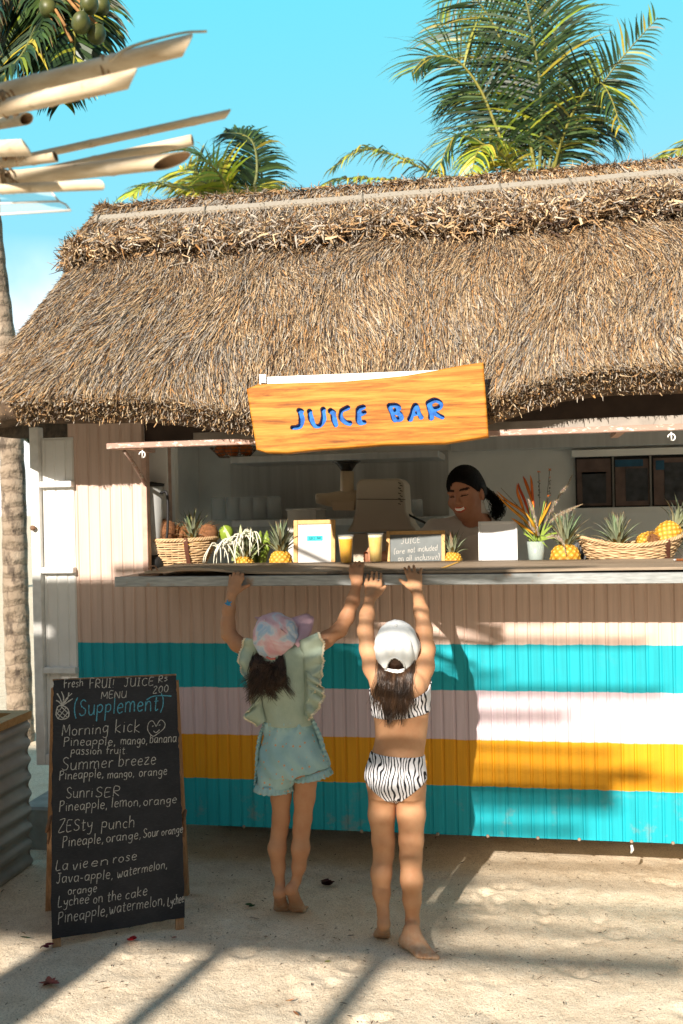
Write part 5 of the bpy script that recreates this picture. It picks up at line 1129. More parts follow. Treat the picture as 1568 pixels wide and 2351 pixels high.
for (u0, v0, u1, v1, w_, dk) in ((545, 1282, 513, 1206, .011, 0), (552, 1280, 552, 1204, .011, 0), (560, 1280, 576, 1210, .010, 1), (540, 1285, 508, 1235, .007, 1), (566, 1285, 596, 1226, .007, 1), (556, 1285, 562, 1228, .008, 1), (535, 1288, 530, 1240, .007, 1), (572, 1288, 606, 1250, .006, 1)):
    a, b = P(u0, v0, .12), P(u1, v1, .10); m_ = a.lerp(b, .5)+Vector((0, 0, .006)); pts = catmull([a, m_, b], 8); vs = []; cs = []
    for k, p in enumerate(pts): ww = w_*(1, 1, 1, .95, .85, .7, .45, .05)[k]; vs += [p+Vector((-ww, 0, 0)), p+Vector((0, .004, 0)), p+Vector((ww, 0, 0))]; cs += [tuple(x*(1-.3*dk) for x in ((0.42, 0.50, 0.22) if k < 4 else (0.58, 0.62, 0.36)))]*3
    MB().add(vs, [q for k in range(7) for q in ((3*k, 3*k+1, 3*k+4, 3*k+3), (3*k+1, 3*k+2, 3*k+5, 3*k+4))], 0, cs).build('leaf_blade', M_bl, ft, col=True)
# frames
M_fw = plankwood('pale_pine_frame', (0.52, 0.29, 0.09), (0.68, 0.43, 0.17), 2.0, 0.5, (8, 8, 8)); M_paper = simple('white_paper', (0.72, 0.72, 0.71), 0.8, 0.03)
def frame(label, cat, name, u0, v0, u1, v1, y, tilt, fw, inner_mat, frame_mat, zb, cname='card', group=None):
    a, b = P(u0, v0, y), P(u1, v1, y); w_ = b.x-a.x; h = a.z-zb; t = thing(name, label, cat, ((a.x+b.x)/2, y, zb), group); M = Matrix.Translation((a.x, y, zb)) @ Matrix.Rotation(-tilt, 4, 'X'); D = 0.016
    mb = MB().box((0, 0, 0), (fw, D, h), M=M, bev=0.0015).box((w_-fw, 0, 0), (w_, D, h), M=M, bev=0.0015).box((fw+.0003, .0003, h-fw), (w_-fw-.0003, D, h), M=M, bev=0.0015).box((fw+.0003, .0003, 0), (w_-fw-.0003, D, fw), M=M, bev=0.0015); mb.build('frame', frame_mat, t)
    MB().box((fw*0.9, 0.007, fw*0.9), (w_-fw*0.9, 0.011, h-fw*0.9), M=M).build(cname, inner_mat, t); MB().prism([M @ Vector((w_*.45, .017, h*.7)), M @ Vector((w_*.55, .017, h*.7)), M @ Vector((w_*.55, .075, 0.0)), M @ Vector((w_*.45, .075, 0.0))], (0, 0.003, 0.0)).build('easel_back', M_dark, t); return t, M, w_, h
ZB2 = ZI-0.004
fc, Mf, wf_, hf = frame('pine photo frame with a white card and turquoise strip on the counter', 'picture frame', 'picture_frame', 671, 1194, 769, 1300, 0.05, R_(6), 0.019, M_paper, M_fw, ZB2, group='frames on the counter')
MB().box((wf_*.32, .0055, hf*.59), (wf_*.70, .0068, hf*.69), M=Mf).build('turquoise_strip', simple('turquoise_ink', (0.01, 0.52, 0.56), 0.6, 0.05), fc)
mb = MB(); f0 = lambda u, v: Mf @ Vector((wf_*(u-671)/98, .005, hf*(1300-v)/106)); write(mb, 'JUICE BAR', (706, 1235), (737, 1234), 6, f0, .0013, 0, 3, .0023, nrm=Mf.to_3x3() @ Vector((0, -1, 0))); mb.build('strip_lettering', simple('dark_teal_ink', (0.01, 0.14, 0.20), 0.7), fc)
cbn, Mc, wc_, hc2 = frame('little grey chalkboard in a pine frame saying juice not included on all inclusive supplement', 'chalkboard', 'counter_chalkboard', 885, 1219, 1022, 1300, 0.04, R_(7), 0.016, simple('grey_slate', (0.15, 0.165, 0.165), 0.8, 0.2, 14), M_fw, ZB2-0.01, 'slate')
nrm_c = Mc.to_3x3() @ Vector((0, -1, 0)); f1 = lambda u, v: Mc @ Vector((wc_*(u-885)/137, .0065, hc2*(1305-v)/86)); mb = MB()
for i, (tx, a, b, px) in enumerate([('JUICE', (919, 1246), (966, 1243), 12), ('(are', (902, 1266), (929, 1265), 10), ('not', (935, 1264), (953, 1263), 11), ('included', (958, 1262), (1005, 1260), 11), ('on all', (912, 1281), (945, 1280), 11), ('inclusive)', (951, 1280), (1010, 1278), 11), ('Supplement', (920, 1297), (1004, 1295), 12)]): write(mb, tx, a, b, px, f1, .0026, 0, 70+i, .0006, nrm=nrm_c)
mb.build('chalk_writing', M_chalk, cbn)
M_wf = simple('white_lacquer_frame', (0.70, 0.70, 0.68), 0.35, 0.04)
frame('blank white card in a thin white frame beside the flower vase', 'picture frame', 'picture_frame', 1097, 1197, 1189, 1297, 0.03, R_(5), 0.010, M_paper, M_wf, ZB2, group='frames on the counter')
# cups of juice
def plastic(name, col, alpha, rough=0.1):
    q = NT(name); q.set(Base_Color=col, Roughness=rough, Specular_IOR_Level=0.5, Alpha=alpha); return q.mat
M_cup = plastic('clear_cup', (0.9, 0.92, 0.9), 0.07)
def juice(label, u, vb, vt, y, jm, foam, rt, rb):
    b = P(u, vb, y); zt_ = P(u, vt, y).z; b.z = board_top(y, b.x)+0.0015; h = zt_-b.z; t = thing('juice_cup', label, 'cup of juice', tuple(b), 'cups of juice on the counter'); M = Matrix.Translation(b); rad = lambda z: rb+(rt-rb)*z/h
    MB().lathe([(0, 0.002), (rb-.0025, 0.002), (rad(h*.85)-.0025, h*.85)], 28, M=M, caps=False).build('juice', jm, t); MB().lathe([(rad(h*.85)-.0024, h*.85+.0005), (rad(h*.93)-.0024, h*.93), (rad(h*.93)*.6, h*.945), (0, h*.948)], 28, M=M, caps=False).build('foam', foam, t)
    MB().lathe([(0, 0), (rb, 0), (rt, h-.003), (rt+.0022, h-.002), (rt+.0022, h), (rt-.001, h), (rb-.0012, .0012), (0, .0012)], 32, M=M, caps=False).build('plastic_cup', M_cup, t)
def juice_mat(name, a, b, sc_=70):
    q = NT(name); n = q.noise(q.coord('Object', (1, 1, 0.6)), sc_, 4); q.set(Base_Color=q.ramp(n.outputs[0], [(.35, a), (.65, b)]), Roughness=0.3, Subsurface_Weight=0.15, Subsurface_Radius=(.01, .006, .002)); return q.mat
M_foam = juice_mat('juice_foam', (0.80, 0.66, 0.38), (0.86, 0.76, 0.54), 160)
juice('plastic cup of bright orange-yellow juice with pale foam, left of the vendor’s hand'.replace('’', ''), 795, 1304, 1228, -0.05, juice_mat('orange_juice', (0.84, 0.42, 0.003), (0.88, 0.50, 0.008)), M_foam, .0345, .0255)
juice('plastic cup of pale creamy yellow juice held by the vendor beside the little chalkboard', 863, 1301, 1224, -0.02, juice_mat('pineapple_juice', (0.82, 0.56, 0.12), (0.86, 0.64, 0.20)), M_foam, .0345, .0265)
# vase of flowers
vb_ = P(1231, 1290, 0.09); vb_.z = ZB2; va = thing('flower_vase', 'frosted glass vase of orange heliconias and feathery grasses on the counter', 'vase', tuple(vb_)); hv = P(1231, 1243, 0.09).z-vb_.z
MB().lathe([(0, 0), (.029, 0), (.0385, hv), (.037, hv), (.0275, .003), (0, .003)], 30, M=Matrix.Translation(vb_), caps=False).build('vase', plastic('frosted_glass', (0.55, 0.64, 0.60), 0.5, 0.3), va)
MB().lathe([(0, .004), (.0272, .004), (.030, hv*.33), (0, hv*.33)], 24, M=Matrix.Translation(vb_), caps=False).build('water', simple('green_water', (0.14, 0.20, 0.06), 0.2, 0.2), va)
vt_ = vb_+Vector((0, 0, hv*.6)); M_stem = simple('green_stem', (0.20, 0.30, 0.05), 0.6, 0.3); M_hel = vcol('heliconia_bract', 0.45)
def bract(lst, y0, y1, w_, c0, c1):
    pts = catmull([P(u, v, y0+(y1-y0)*i/(len(lst)-1)) for i, (u, v) in enumerate(lst)], 12); vs = []; cs = []; n = len(pts)
    for k, p in enumerate(pts):
        f = k/(n-1); ww = w_*math.sin(math.pi*min(1, .12+f*.88))**.8; t = (pts[min(k+1, n-1)]-pts[max(k-1, 0)]).normalized(); s = t.cross(Vector((0, -1, 0))).normalized(); c = tuple(c0[h]*(1-f)+c1[h]*f for h in range(3))
        vs += [p-s*ww, p+Vector((0, -ww*.8, 0)), p+s*ww, p+Vector((0, ww*.5, 0))]; cs += [c, tuple(x*1.15 for x in c), c, c]
    MB().add(vs, [(4*k+a, 4*k+(a+1) % 4, 4*k+4+(a+1) % 4, 4*k+4+a) for k in range(n-1) for a in range(4)], 0, cs).build('bract', M_hel, va, col=True)
OR, RD, YL_ = (0.62, 0.20, 0.012), (0.50, 0.055, 0.008), (0.66, 0.36, 0.03)
for lst, y1, w_, c0, c1 in (([(1222, 1215), (1200, 1190), (1165, 1160), (1137, 1130)], .12, .0065, YL_, OR), ([(1215, 1190), (1195, 1170), (1165, 1150), (1139, 1126)], .14, .006, OR, OR), ([(1205, 1180), (1195, 1150), (1188, 1130), (1187, 1108)], .16, .007, OR, (0.58, .12, .01)), ([(1215, 1180), (1205, 1150), (1192, 1120), (1190, 1108)], .2, .006, RD, RD), ([(1225, 1160), (1215, 1130), (1206, 1105), (1200, 1092)], .2, .007, OR, RD), ([(1226, 1165), (1222, 1130), (1220, 1105), (1217, 1090)], .18, .006, RD, OR),
        ([(1228, 1228), (1210, 1215), (1190, 1200), (1172, 1188)], .13, .007, YL_, OR), ([(1233, 1235), (1228, 1215), (1222, 1200), (1206, 1175)], 0.060, .009, YL_, YL_), ([(1238, 1205), (1248, 1185), (1256, 1170), (1266, 1150)], .15, .007, YL_, OR), ([(1236, 1210), (1242, 1190), (1250, 1168), (1256, 1146)], .2, .005, YL_, (0.6, .3, .05))): bract(lst, .08, y1-.10, w_, c0, c1)
mb = MB()
for u, v in ((1200, 1190), (1215, 1165), (1224, 1160), (1240, 1205), (1188, 1200), (1250, 1150), (1262, 1200)): mb.tube(catmull([vt_, vt_.lerp(P(u, v, .08), .5)+Vector((0, 0, .01)), P(u, v, .08)], 8), .0026, 5)
mb.build('stems', M_stem, va)
M_grs = vcol('feather_grass', 0.9); r = random.Random(12)
def plume(lst, y, rad, dark=0):
    pts = catmull([P(u, v, y) for u, v in lst], 40); mb = MB(); mb.tube(pts, .0012, 4, col=(.35, .26, .14))
    for k in range(520):
        f = r.random(); p = pts[int(f*39)]; rr_ = rad*(math.sin(math.pi*min(1, .1+.9*f))**.6); d = Vector((r.gauss(0, 1), r.gauss(0, 1), r.gauss(.4, 1))).normalized(); a = p+d*rr_*.3; e = p+d*rr_; s = Vector((.0008, 0, .0003)); c = (0.46, 0.38, 0.29) if r.random() > dark else (0.20, 0.10, 0.05); c = tuple(x*r.uniform(.7, 1.2) for x in c); mb.add([a-s, a+s, e], [(0, 1, 2)], 0, [c]*3, smooth=False)
    mb.build('grass_plume', M_grs, va, col=True)
plume([(1248, 1215), (1262, 1180), (1280, 1145), (1302, 1115), (1314, 1090)], 0.070, .014, .2); plume([(1262, 1200), (1280, 1185), (1305, 1172), (1338, 1157)], 0.050, .012, .1); plume([(1236, 1228), (1228, 1190), (1218, 1160), (1212, 1145)], 0.030, .013); plume([(1222, 1220), (1215, 1200), (1205, 1180), (1150, 1120)], 0.100, .009, .7); plume([(1255, 1235), (1275, 1232), (1292, 1245), (1300, 1275)], 0.000, .012); plume([(1228, 1222), (1220, 1208), (1212, 1195)], 0.020, .012)
mb = MB()
for u, v, s0 in ((1237, 1083, 1), (1262, 1078, 1), (1260, 1138, 0)):
    mb.tube(catmull([vt_, P((u+1240)/2, 1180, .12), P(u, v, .12)], 10), .0013, 4, mat=0)
    for k in range(16 if s0 else 4):
        p = P(u, v+k*4, .22) if k > 4 else P(u, v, .12); d = Vector((r.gauss(0, 1), r.gauss(0, .6), r.gauss(.3, 1))).normalized(); mb.tube([p, p+d*.008], [.0022, .0012], 5, mat=1 if k < 6 else 0)
mb.build('wild_stem', [simple('dark_stem', (0.07, 0.06, 0.03), 0.8), simple('orange_bloom', (0.62, 0.16, 0.02), 0.6)], va)
for a, b in (((1235, 1240), (1270, 1205)), ((1238, 1240), (1285, 1222)), ((1228, 1240), (1192, 1205)), ((1226, 1242), (1200, 1225)), ((1240, 1240), (1255, 1195)), ((1232, 1240), (1232, 1205)), ((1236, 1240), (1262, 1262)), ((1230, 1240), (1215, 1195)), ((1240, 1240), (1278, 1235))):
    p, q = P(*a, .07), P(*b, .05); m_ = p.lerp(q, .5)+Vector((0, 0, .006)); pts = catmull([p, m_, q], 6); vs = []
    for k, z in enumerate(pts): ww = .006*(.5, 1, 1, .85, .5, .04)[k]; vs += [z+Vector((-ww*.4, 0, ww)), z+Vector((ww*.4, 0.002, -ww))]
    MB().add(vs, [(2*k, 2*k+1, 2*k+3, 2*k+2) for k in range(5)], 0, [(0.26, 0.36, 0.06)]*12).build('leaf', M_hel, va, col=True)
# little things on the board
def flat(name, label, cat, pts, th, mat, y):
    q = [Vector((P(u, v, y_).x, y_, board_top(y_, P(u, v, y_).x)+0.0015)) for u, v, y_ in pts]; o = MB().prism(q, (0, 0, th)).build(name, mat); tag(o, label, cat)
flat('tape_strip', 'torn strip of yellow tape on the counter below the small pineapple', 'tape', [(1012, 1316, -.28), (1050, 1300, -.05), (1058, 1300, -.05), (1022, 1316, -.28)], .001, simple('yellow_tape', (0.62, 0.36, 0.08), 0.5), 0)
a, b = P(1545, 1297, -.14), P(1640, 1294, -.14); a.z = b.z = board_top(-.14, a.x)+.007; d = b-a; pn = thing('pen', 'copper coloured pen lying on the counter at the right', 'pen', tuple(a)); MB().tube([a+d*.08, a+d], .0048, 12).build('barrel', simple('copper_barrel', (0.40, 0.14, 0.05), 0.3, 0.2, metal=0.6), pn); MB().tube([a, a+d*.079], [.0022, .0045], 12).build('tip', M_steel, pn)
# juicing machine
YJ = 0.62; jm = thing('juice_machine', 'beige juice extractor with a black funnel and spout standing behind the cups', 'juicer', (P(870, 1290, YJ).x, YJ, 1.12)); M_bei = simple('beige_enamel', (0.50, 0.42, 0.32), 0.35, 0.05, 4, spec=0.5); M_cream = simple('cream_plastic', (0.56, 0.42, 0.27), 0.45, 0.06, 5)
def sect(lst, ys, name, mat, bev=0.012):
    # outline in pixels swept from front to back
    a = [P(u, v, ys[0]) for u, v in lst]; mb = MB(); o_ = mb.prism(a, (0, ys[1]-ys[0], 0)); q = mb.build(name, mat, jm, bevel=bev); return q
sect([(795, 1222), (808, 1200), (815, 1175), (818, 1108), (826, 1100), (916, 1098), (928, 1110), (932, 1175), (945, 1205), (958, 1220)], (YJ-.09, YJ+.16), 'housing', M_bei, .014)
MB().box(tuple(P(812, 1300, YJ-.06)), tuple(P(812, 1300, YJ-.06)+Vector((.24, .2, .16)))).build('base', M_bei, jm)
a = P(872, 1146, YJ-.091); mb = MB()
for i in range(9):
    g = i*.7; mb.tube([P(914+4*(i % 2), 1108+i*6, YJ-.093), P(920+4*(i % 2), 1110+i*6, YJ-.093)], .0022, 5)
mb.build('vent_slots', M_black, jm); MB().tube([P(818, 1146, YJ-.094), P(931, 1147, YJ-.094)], .0016, 5).build('seam', M_dark, jm)
c = P(796, 1105, YJ-.02); MB().tube([P(796, 1172, YJ-.02), P(797, 1082, YJ-.02)], [.036, .034], 20).build('feed_tube', M_cream, jm)
MB().lathe([(.026, 0), (.050, .035), (.072, .048), (.072, .052), (.048, .04), (.022, .004)], 28, M=Matrix.Translation(P(796, 1082, YJ-.02))).build('funnel', simple('black_funnel', (0.02, 0.02, 0.02), 0.25, 0.2, spec=0.6), jm)
MB().tube([P(822, 1146, YJ-.03), P(780, 1147, YJ-.03), P(750, 1147, YJ-.03), P(728, 1144, YJ-.03), P(726, 1144, YJ-.03)], [.045, .045, .032, .026, .022], 20).build('spout', M_cream, jm)
sect([(757, 1150), (815, 1150), (812, 1172), (764, 1172)], (YJ-.08, YJ+.03), 'juice_outlet', M_cream, .006)
MB().tube(catmull([P(935, 1180, YJ), P(958, 1192, YJ-.06), P(975, 1200, YJ-.12), P(985, 1212, YJ-.14)], 12), .006, 8).build('power_cord', M_black, jm)
# steel bin
a, b = P(664, 1170, .42), P(732, 1300, .42); bn_ = thing('steel_bin', 'open stainless steel container behind the framed card', 'container', ((a.x+b.x)/2, .45, b.z)); x0, x1 = a.x, b.x; mb = MB()
for lo, hi in (((x0, .38, b.z), (x1, .383, a.z)), ((x0, .60, b.z), (x1, .603, a.z)), ((x0, .3832, b.z), (x0+.003, .5998, a.z)), ((x1-.003, .3832, b.z), (x1, .5998, a.z)), ((x0+.0032, .3832, b.z), (x1-.0032, .5998, b.z+.003))): mb.box(lo, hi)
mb.build('steel_body', M_steelw, bn_); MB().tube([(x0-.004, .376, a.z), (x1+.004, .376, a.z), (x1+.004, .607, a.z), (x0-.004, .607, a.z), (x0-.004, .376, a.z)], .005, 6).build('rolled_rim', M_steel, bn_)
# plastic cups upside down on the lower shelf, one glass near the machine
M_frost = plastic('cloudy_plastic', (0.75, 0.76, 0.74), 0.30, 0.25)
def shelf_cup(u, w_, h, label, y=1.38):
    p = P(u, 1188, y); p.z = zs2+.0175; o = MB().lathe([(w_*.86, h), (w_, 0), (w_*.96, .002), (w_*.82, h-.003), (0, h-.003)], 24, M=Matrix.Translation(p), caps=False).lathe([(0, h), (w_*.86, h)], 24, M=Matrix.Translation(p), caps=False).build('plastic_cup', M_frost, None); tag(o, label, 'plastic cup', 'cups upside down on the shelf')
for u, lb in zip((502, 536, 566, 597, 630), ('cloudy plastic cup, leftmost of the five upturned on the steel shelf', 'cloudy plastic cup second from the left on the steel shelf', 'cloudy plastic cup in the middle of the row on the steel shelf', 'cloudy plastic cup fourth from the left on the steel shelf', 'cloudy plastic cup at the right end of the row on the steel shelf')): shelf_cup(u, .046, .135, lb)
shelf_cup(958, .036, .10, 'small clear glass on the steel shelf between the juicer and the woman')
# fruit bowl on the upper shelf
p = P(538, 1038, 1.36); p.z = zs1+.017; bw = thing('wire_fruit_bowl', 'dark wire bowl of oranges on the upper steel shelf', 'fruit bowl', tuple(p)); mb = MB()
for f in (0, .35, .7, 1): mb.tube([p+Vector(((.09+.055*f)*math.cos(g), (.08+.04*f)*math.sin(g), .004+.055*f)) for g in np.linspace(0, 2*math.pi, 40)], .003, 5, caps=False)
for g in np.linspace(0, 2*math.pi, 18): mb.tube([p+Vector(((.09+.055*f)*math.cos(g), (.08+.04*f)*math.sin(g), .004+.055*f)) for f in (0, .5, 1)], .0022, 5)
mb.build('wire_frame', simple('dark_wire', (0.16, 0.10, 0.06), 0.5, 0.2), bw); M_or = simple('orange_peel', (0.60, 0.13, 0.012), 0.45, 0.15, 20, 0.3, bs=160)
OL = ('orange at the left of the bowl on the upper shelf', 'orange in the front of the bowl on the upper shelf', 'orange at the right of the bowl on the upper shelf', 'orange heaped on top of the others in the shelf bowl', 'orange at the back of the bowl on the upper shelf')
for (dx, dy, dz), lb in zip(((-.075, -.02, .045), (0, -.05, .045), (.078, -.02, .045), (.03, -.01, .095), (-.02, .04, .045)), OL):
    o = MB().lathe([(.0385*math.cos(a), .037*math.sin(a)) for a in np.linspace(-1.5, 1.5, 14)], 20, M=Matrix.Translation(p+Vector((dx, dy, dz)))).build('orange', M_or, None); tag(o, lb, 'orange', 'oranges in the shelf bowl')
# blender jug beside the hatch post
p = P(334, 1250, 0.09); zt_ = P(334, 1108, .09).z; jg = thing('blender_jug', 'clear blender jug with a black lid beside the white panel left of the hatch', 'blender', (p.x+.035, .09, ZI)); q = Vector((p.x+.035, .09, ZI)); h = zt_-ZI
MB().lathe([(.001, 0), (.060, 0), (.055, .055), (.035, .075)], 20, M=Matrix.Translation(q)).build('motor_base', M_black, jg); MB().lathe([(.034, .076), (.042, .09), (.058, h-.02), (.055, h-.02), (.040, .092)], 24, M=Matrix.Translation(q), caps=False).build('jug', plastic('jug_plastic', (0.82, 0.84, 0.82), 0.35, 0.2), jg)
MB().lathe([(.001, h-.019), (.060, h-.019), (.061, h-.006), (.030, h-.002), (.001, h+.004)], 24, M=Matrix.Translation(q)).build('lid', M_black, jg); MB().tube(catmull([q+Vector((.052, -.02, h-.05)), q+Vector((.088, -.03, h-.06)), q+Vector((.082, -.03, .16)), q+Vector((.045, -.02, .12))], 14), .006, 8).build('handle', jg.children[1].data.materials[0], jg)
# grey tray and white box at the right end
a = P(1262, 1290, .34); t_ = MB().prism([P(1300, 1262, .42), P(1335, 1240, .42), P(1375, 1292, .42), P(1300, 1292, .42)], (0, .012, 0)).build('grey_tray', simple('grey_plastic', (0.10, 0.10, 0.105), 0.5), None); tag(t_, 'dark grey tray leaning behind the big pineapple and the right basket', 'tray')
a, b = P(1534, 1256, .34), P(1640, 1290, .34); t_ = MB().box((a.x, .30, ZI), (b.x, .42, a.z), bev=.006).build('white_box', M_white, None); tag(t_, 'white box at the right edge behind the right basket', 'box')
# leaves and petals fallen on the sand
M_lit = vcol('fallen_leaf', 0.7)
def leaf(label, name, u, v, ln, w_, rot, col, curl=.3, cat='leaf', n=1, seed=0):
    c = PZ(u, v, .006); r = random.Random(seed); mb = MB()
    for j in range(n):
        g = rot+(j*2.4 if n > 1 else 0); d = Vector((math.cos(g), math.sin(g), 0)); s = Vector((-d.y, d.x, 0)); vs = []; cs = []; off = Vector((r.uniform(-.012, .012), r.uniform(-.012, .012), .002+r.uniform(0, .012))) if n > 1 else Vector((0, 0, 0))
        for k in range(7):
            f = k/6-.5; ww = w_*math.sin(math.pi*(k+.15)/6.3)**.8; p = c+off+d*ln*f+Vector((0, 0, .003+curl*ln*(f*f))); vs += [p-s*ww+Vector((0, 0, ww*.5)), p, p+s*ww+Vector((0, 0, ww*.4))]; cs += [tuple(x*r.uniform(.8, 1.2) for x in col)]*3
        mb.add(vs, [q for k in range(6) for q in ((3*k, 3*k+1, 3*k+4, 3*k+3), (3*k+1, 3*k+2, 3*k+5, 3*k+4))], 0, cs)
    tag(mb.build(name, M_lit, None, col=True), label, cat)
leaf('dark crumpled dry leaf on the sand between the two girls', 'dry_leaf', 752, 2035, .05, .014, .3, (.07, .025, .02), .5, n=6, seed=1)
leaf('small dark green leaf on the sand below the left girl', 'green_leaf', 571, 2087, .03, .011, .8, (.03, .08, .03), .6, n=2, seed=2)
leaf('bright red petals on the sunlit sand right of the menu board foot', 'red_petal', 305, 2166, .030, .010, .5, (.42, .02, .02), .6, 'petals', 4, 3)
leaf('pale red withered leaf on the sand at the lower left', 'withered_leaf', 118, 2262, .065, .012, .4, (.32, .10, .07), .4, n=4, seed=4)
leaf('thin brown leaf on the sand near the bottom middle', 'brown_leaf', 680, 2330, .04, .005, 2.3, (.22, .09, .035), .2, seed=5)
leaf('curled tan leaf on the sand above the bottom middle leaf', 'tan_leaf', 665, 2300, .032, .005, .6, (.40, .20, .07), .5, seed=6)
leaf('small yellow-green leaf on the sand below the girl in shorts', 'yellow_green_leaf', 752, 2210, .022, .006, .4, (.20, .20, .04), .3, seed=7)
leaf('short dark twig leaf on the shaded sand between the girls feet', 'twig_leaf', 806, 2150, .030, .004, .3, (.05, .03, .025), .2, seed=8)
leaf('long green blade leaf on the sand left of the menu board', 'blade_leaf', 58, 2155, .05, .007, -.2, (.05, .09, .03), .2, seed=9)
leaf('dark red leaf on the sand beside the left foot of the menu board', 'dark_red_leaf', 104, 2180, .035, .010, .8, (.14, .02, .03), .5, n=3, seed=10)
leaf('brown twig on the sand left of the girl in shorts', 'brown_twig', 583, 2110, .05, .003, -.2, (.10, .05, .03), .1, 'twig', seed=11)
leaf('reddish leaf at the foot of the right leg of the menu board', 'reddish_leaf', 400, 2155, .022, .007, .4, (.30, .12, .08), .4, seed=12)
# ---------------------------------------------------------------- people
def skin(name, c, c2, v_attr=False, sss=0.06):
    q = NT(name); n = q.noise(q.coord(), 9, 4); f = q.noise(q.coord(), 240, 3)
    col = q.ramp(n.outputs[0], [(0.3, c2), (0.7, c)])
    sp = q.n('SeparateXYZ'); q.l(q.coord(), sp.inputs[0]); dz = q.n('MapRange', inp={1: 0.085, 2: 0.0, 3: 0.0, 4: 1.0}); q.l(sp.outputs[2], dz.inputs[0]); du = q.noise(q.coord(), 45, 5, 0.7)   # sandy feet
    col = q.mix(q.math('MULTIPLY', dz.outputs[0], q.ramp(du.outputs[0], [(0.40, (0.1, 0.1, 0.1)), (0.62, (0.85, 0.85, 0.85))])), col, (0.60, 0.48, 0.34))
    bl = q.noise(q.coord(), 26, 5, 0.65); col = q.mix(q.math('MULTIPLY', q.ramp(bl.outputs[0], [(0.45, (0, 0, 0)), (0.75, (1, 1, 1))]), 0.35), col, tuple(k*m_ for k, m_ in zip(c2, (0.92, 0.68, 0.62))))
    if v_attr:
        a = q.n('VertexColor'); a.layer_name = 'Col'; col = q.mix(1.0, col, a.outputs[0], 'MULTIPLY')
    q.set(Base_Color=col, Roughness=0.58, Specular_IOR_Level=0.25, Subsurface_Weight=sss, Subsurface_Radius=(0.012, 0.005, 0.003), Subsurface_Scale=1.0)
    q.bump(f.outputs[0], 0.10, 0.001); return q.mat
M_skinA = skin('tanned_skin', (0.50, 0.265, 0.145), (0.42, 0.205, 0.105)); M_skinB = skin('tan_skin', (0.54, 0.30, 0.165), (0.46, 0.235, 0.12)); M_skinC = skin('brown_skin', (0.58, 0.28, 0.165), (0.48, 0.215, 0.12), True)
M_hair = simple('dark_brown_hair', (0.030, 0.014, 0.008), 0.42, 0.5, 40, spec=0.5, col2=(0.075, 0.034, 0.016)); M_hairR = simple('brown_hair', (0.030, 0.013, 0.007), 0.38, 0.5, 60, spec=0.5, col2=(0.10, 0.048, 0.021), stretch=(1, 1, 0.12)); M_hairk = simple('black_hair', (0.008, 0.006, 0.005), 0.5, 0.4, 40, spec=0.2)

def hand(s, wrist, fingers, thumb, rw=0.017, rf=0.0070):
    # fingers: four lists (knuckle, middle, tip); thumb: (root, middle, tip)
    w_ = Vector(wrist)
    for i, f in enumerate(fingers):
        k = Vector(f[0]); m_ = w_.lerp(k, 0.45); s.cap(w_.lerp(k, 0.08), m_, rw*0.78, 0.0125, 0.012); s.cap(m_, k, 0.0125, 0.0098, 0.010)
    for i, f in enumerate(fingers):
        r = rf*(0.98, 1.03, 1.0, 0.88)[i]; s.cap(f[0], f[1], r*1.12, r*1.0, 0.004); s.cap(f[1], f[2], r*1.02, r*0.82, 0.002)
    a, b, c = thumb; s.cap(w_.lerp(Vector(a), 0.35), a, 0.013, 0.0115, 0.012); s.cap(a, b, 0.0105, 0.0085, 0.006); s.cap(b, c, 0.0085, 0.0068, 0.002)
def head_in_cap(s, O, F, A):
    X, F, A = cap_frame(F, A); O = Vector(O); rows = [list(X), list(F), list(A)]; q = lambda x, f, a: O+X*x+F*f+A*a
    s.ell(q(0, 0, 0.012), (0.070, 0.072, 0.070), 0.02, rows); s.ell(q(0, 0.030, -0.062), (0.056, 0.056, 0.062), 0.03, rows); s.ell(q(0, 0.066, -0.095), (0.024, 0.022, 0.018), 0.02, rows)
    for sg in (-1, 1):
        s.ell(q(sg*0.076, 0.006, -0.045), (0.009, 0.018, 0.028), 0.006, rows); s.ell(q(sg*0.036, 0.066, -0.052), (0.02, 0.018, 0.02), 0.015, rows); s.ell(q(sg*0.028, 0.084, -0.018), (0.015, 0.010, 0.010), 0.005, rows, op='s')
    s.cap(q(0, 0.082, -0.02), q(0, 0.094, -0.050), 0.007, 0.010, 0.01); s.ell(q(0, 0.080, -0.075), (0.022, 0.010, 0.007), 0.006, rows)
def two_legs(s, L1, r1, L2, r2, k=0.018):
    a = s.copy(); a.d[:] = 0.2; b = a.copy(); a.chain(L1, r1, 0.016); b.chain(L2, r2, 0.016); h = np.clip(0.5+0.5*(b.d-a.d)/0.003, 0, 1); m_ = b.d*(1-h)+a.d*h-0.003*h*(1-h)
    s.put((slice(None),)*3, m_, k)
def toes(s, pts, rs):
    for (a, b), r in zip(pts, rs): s.cap(a, b, r*1.05, r*0.9, 0.004)

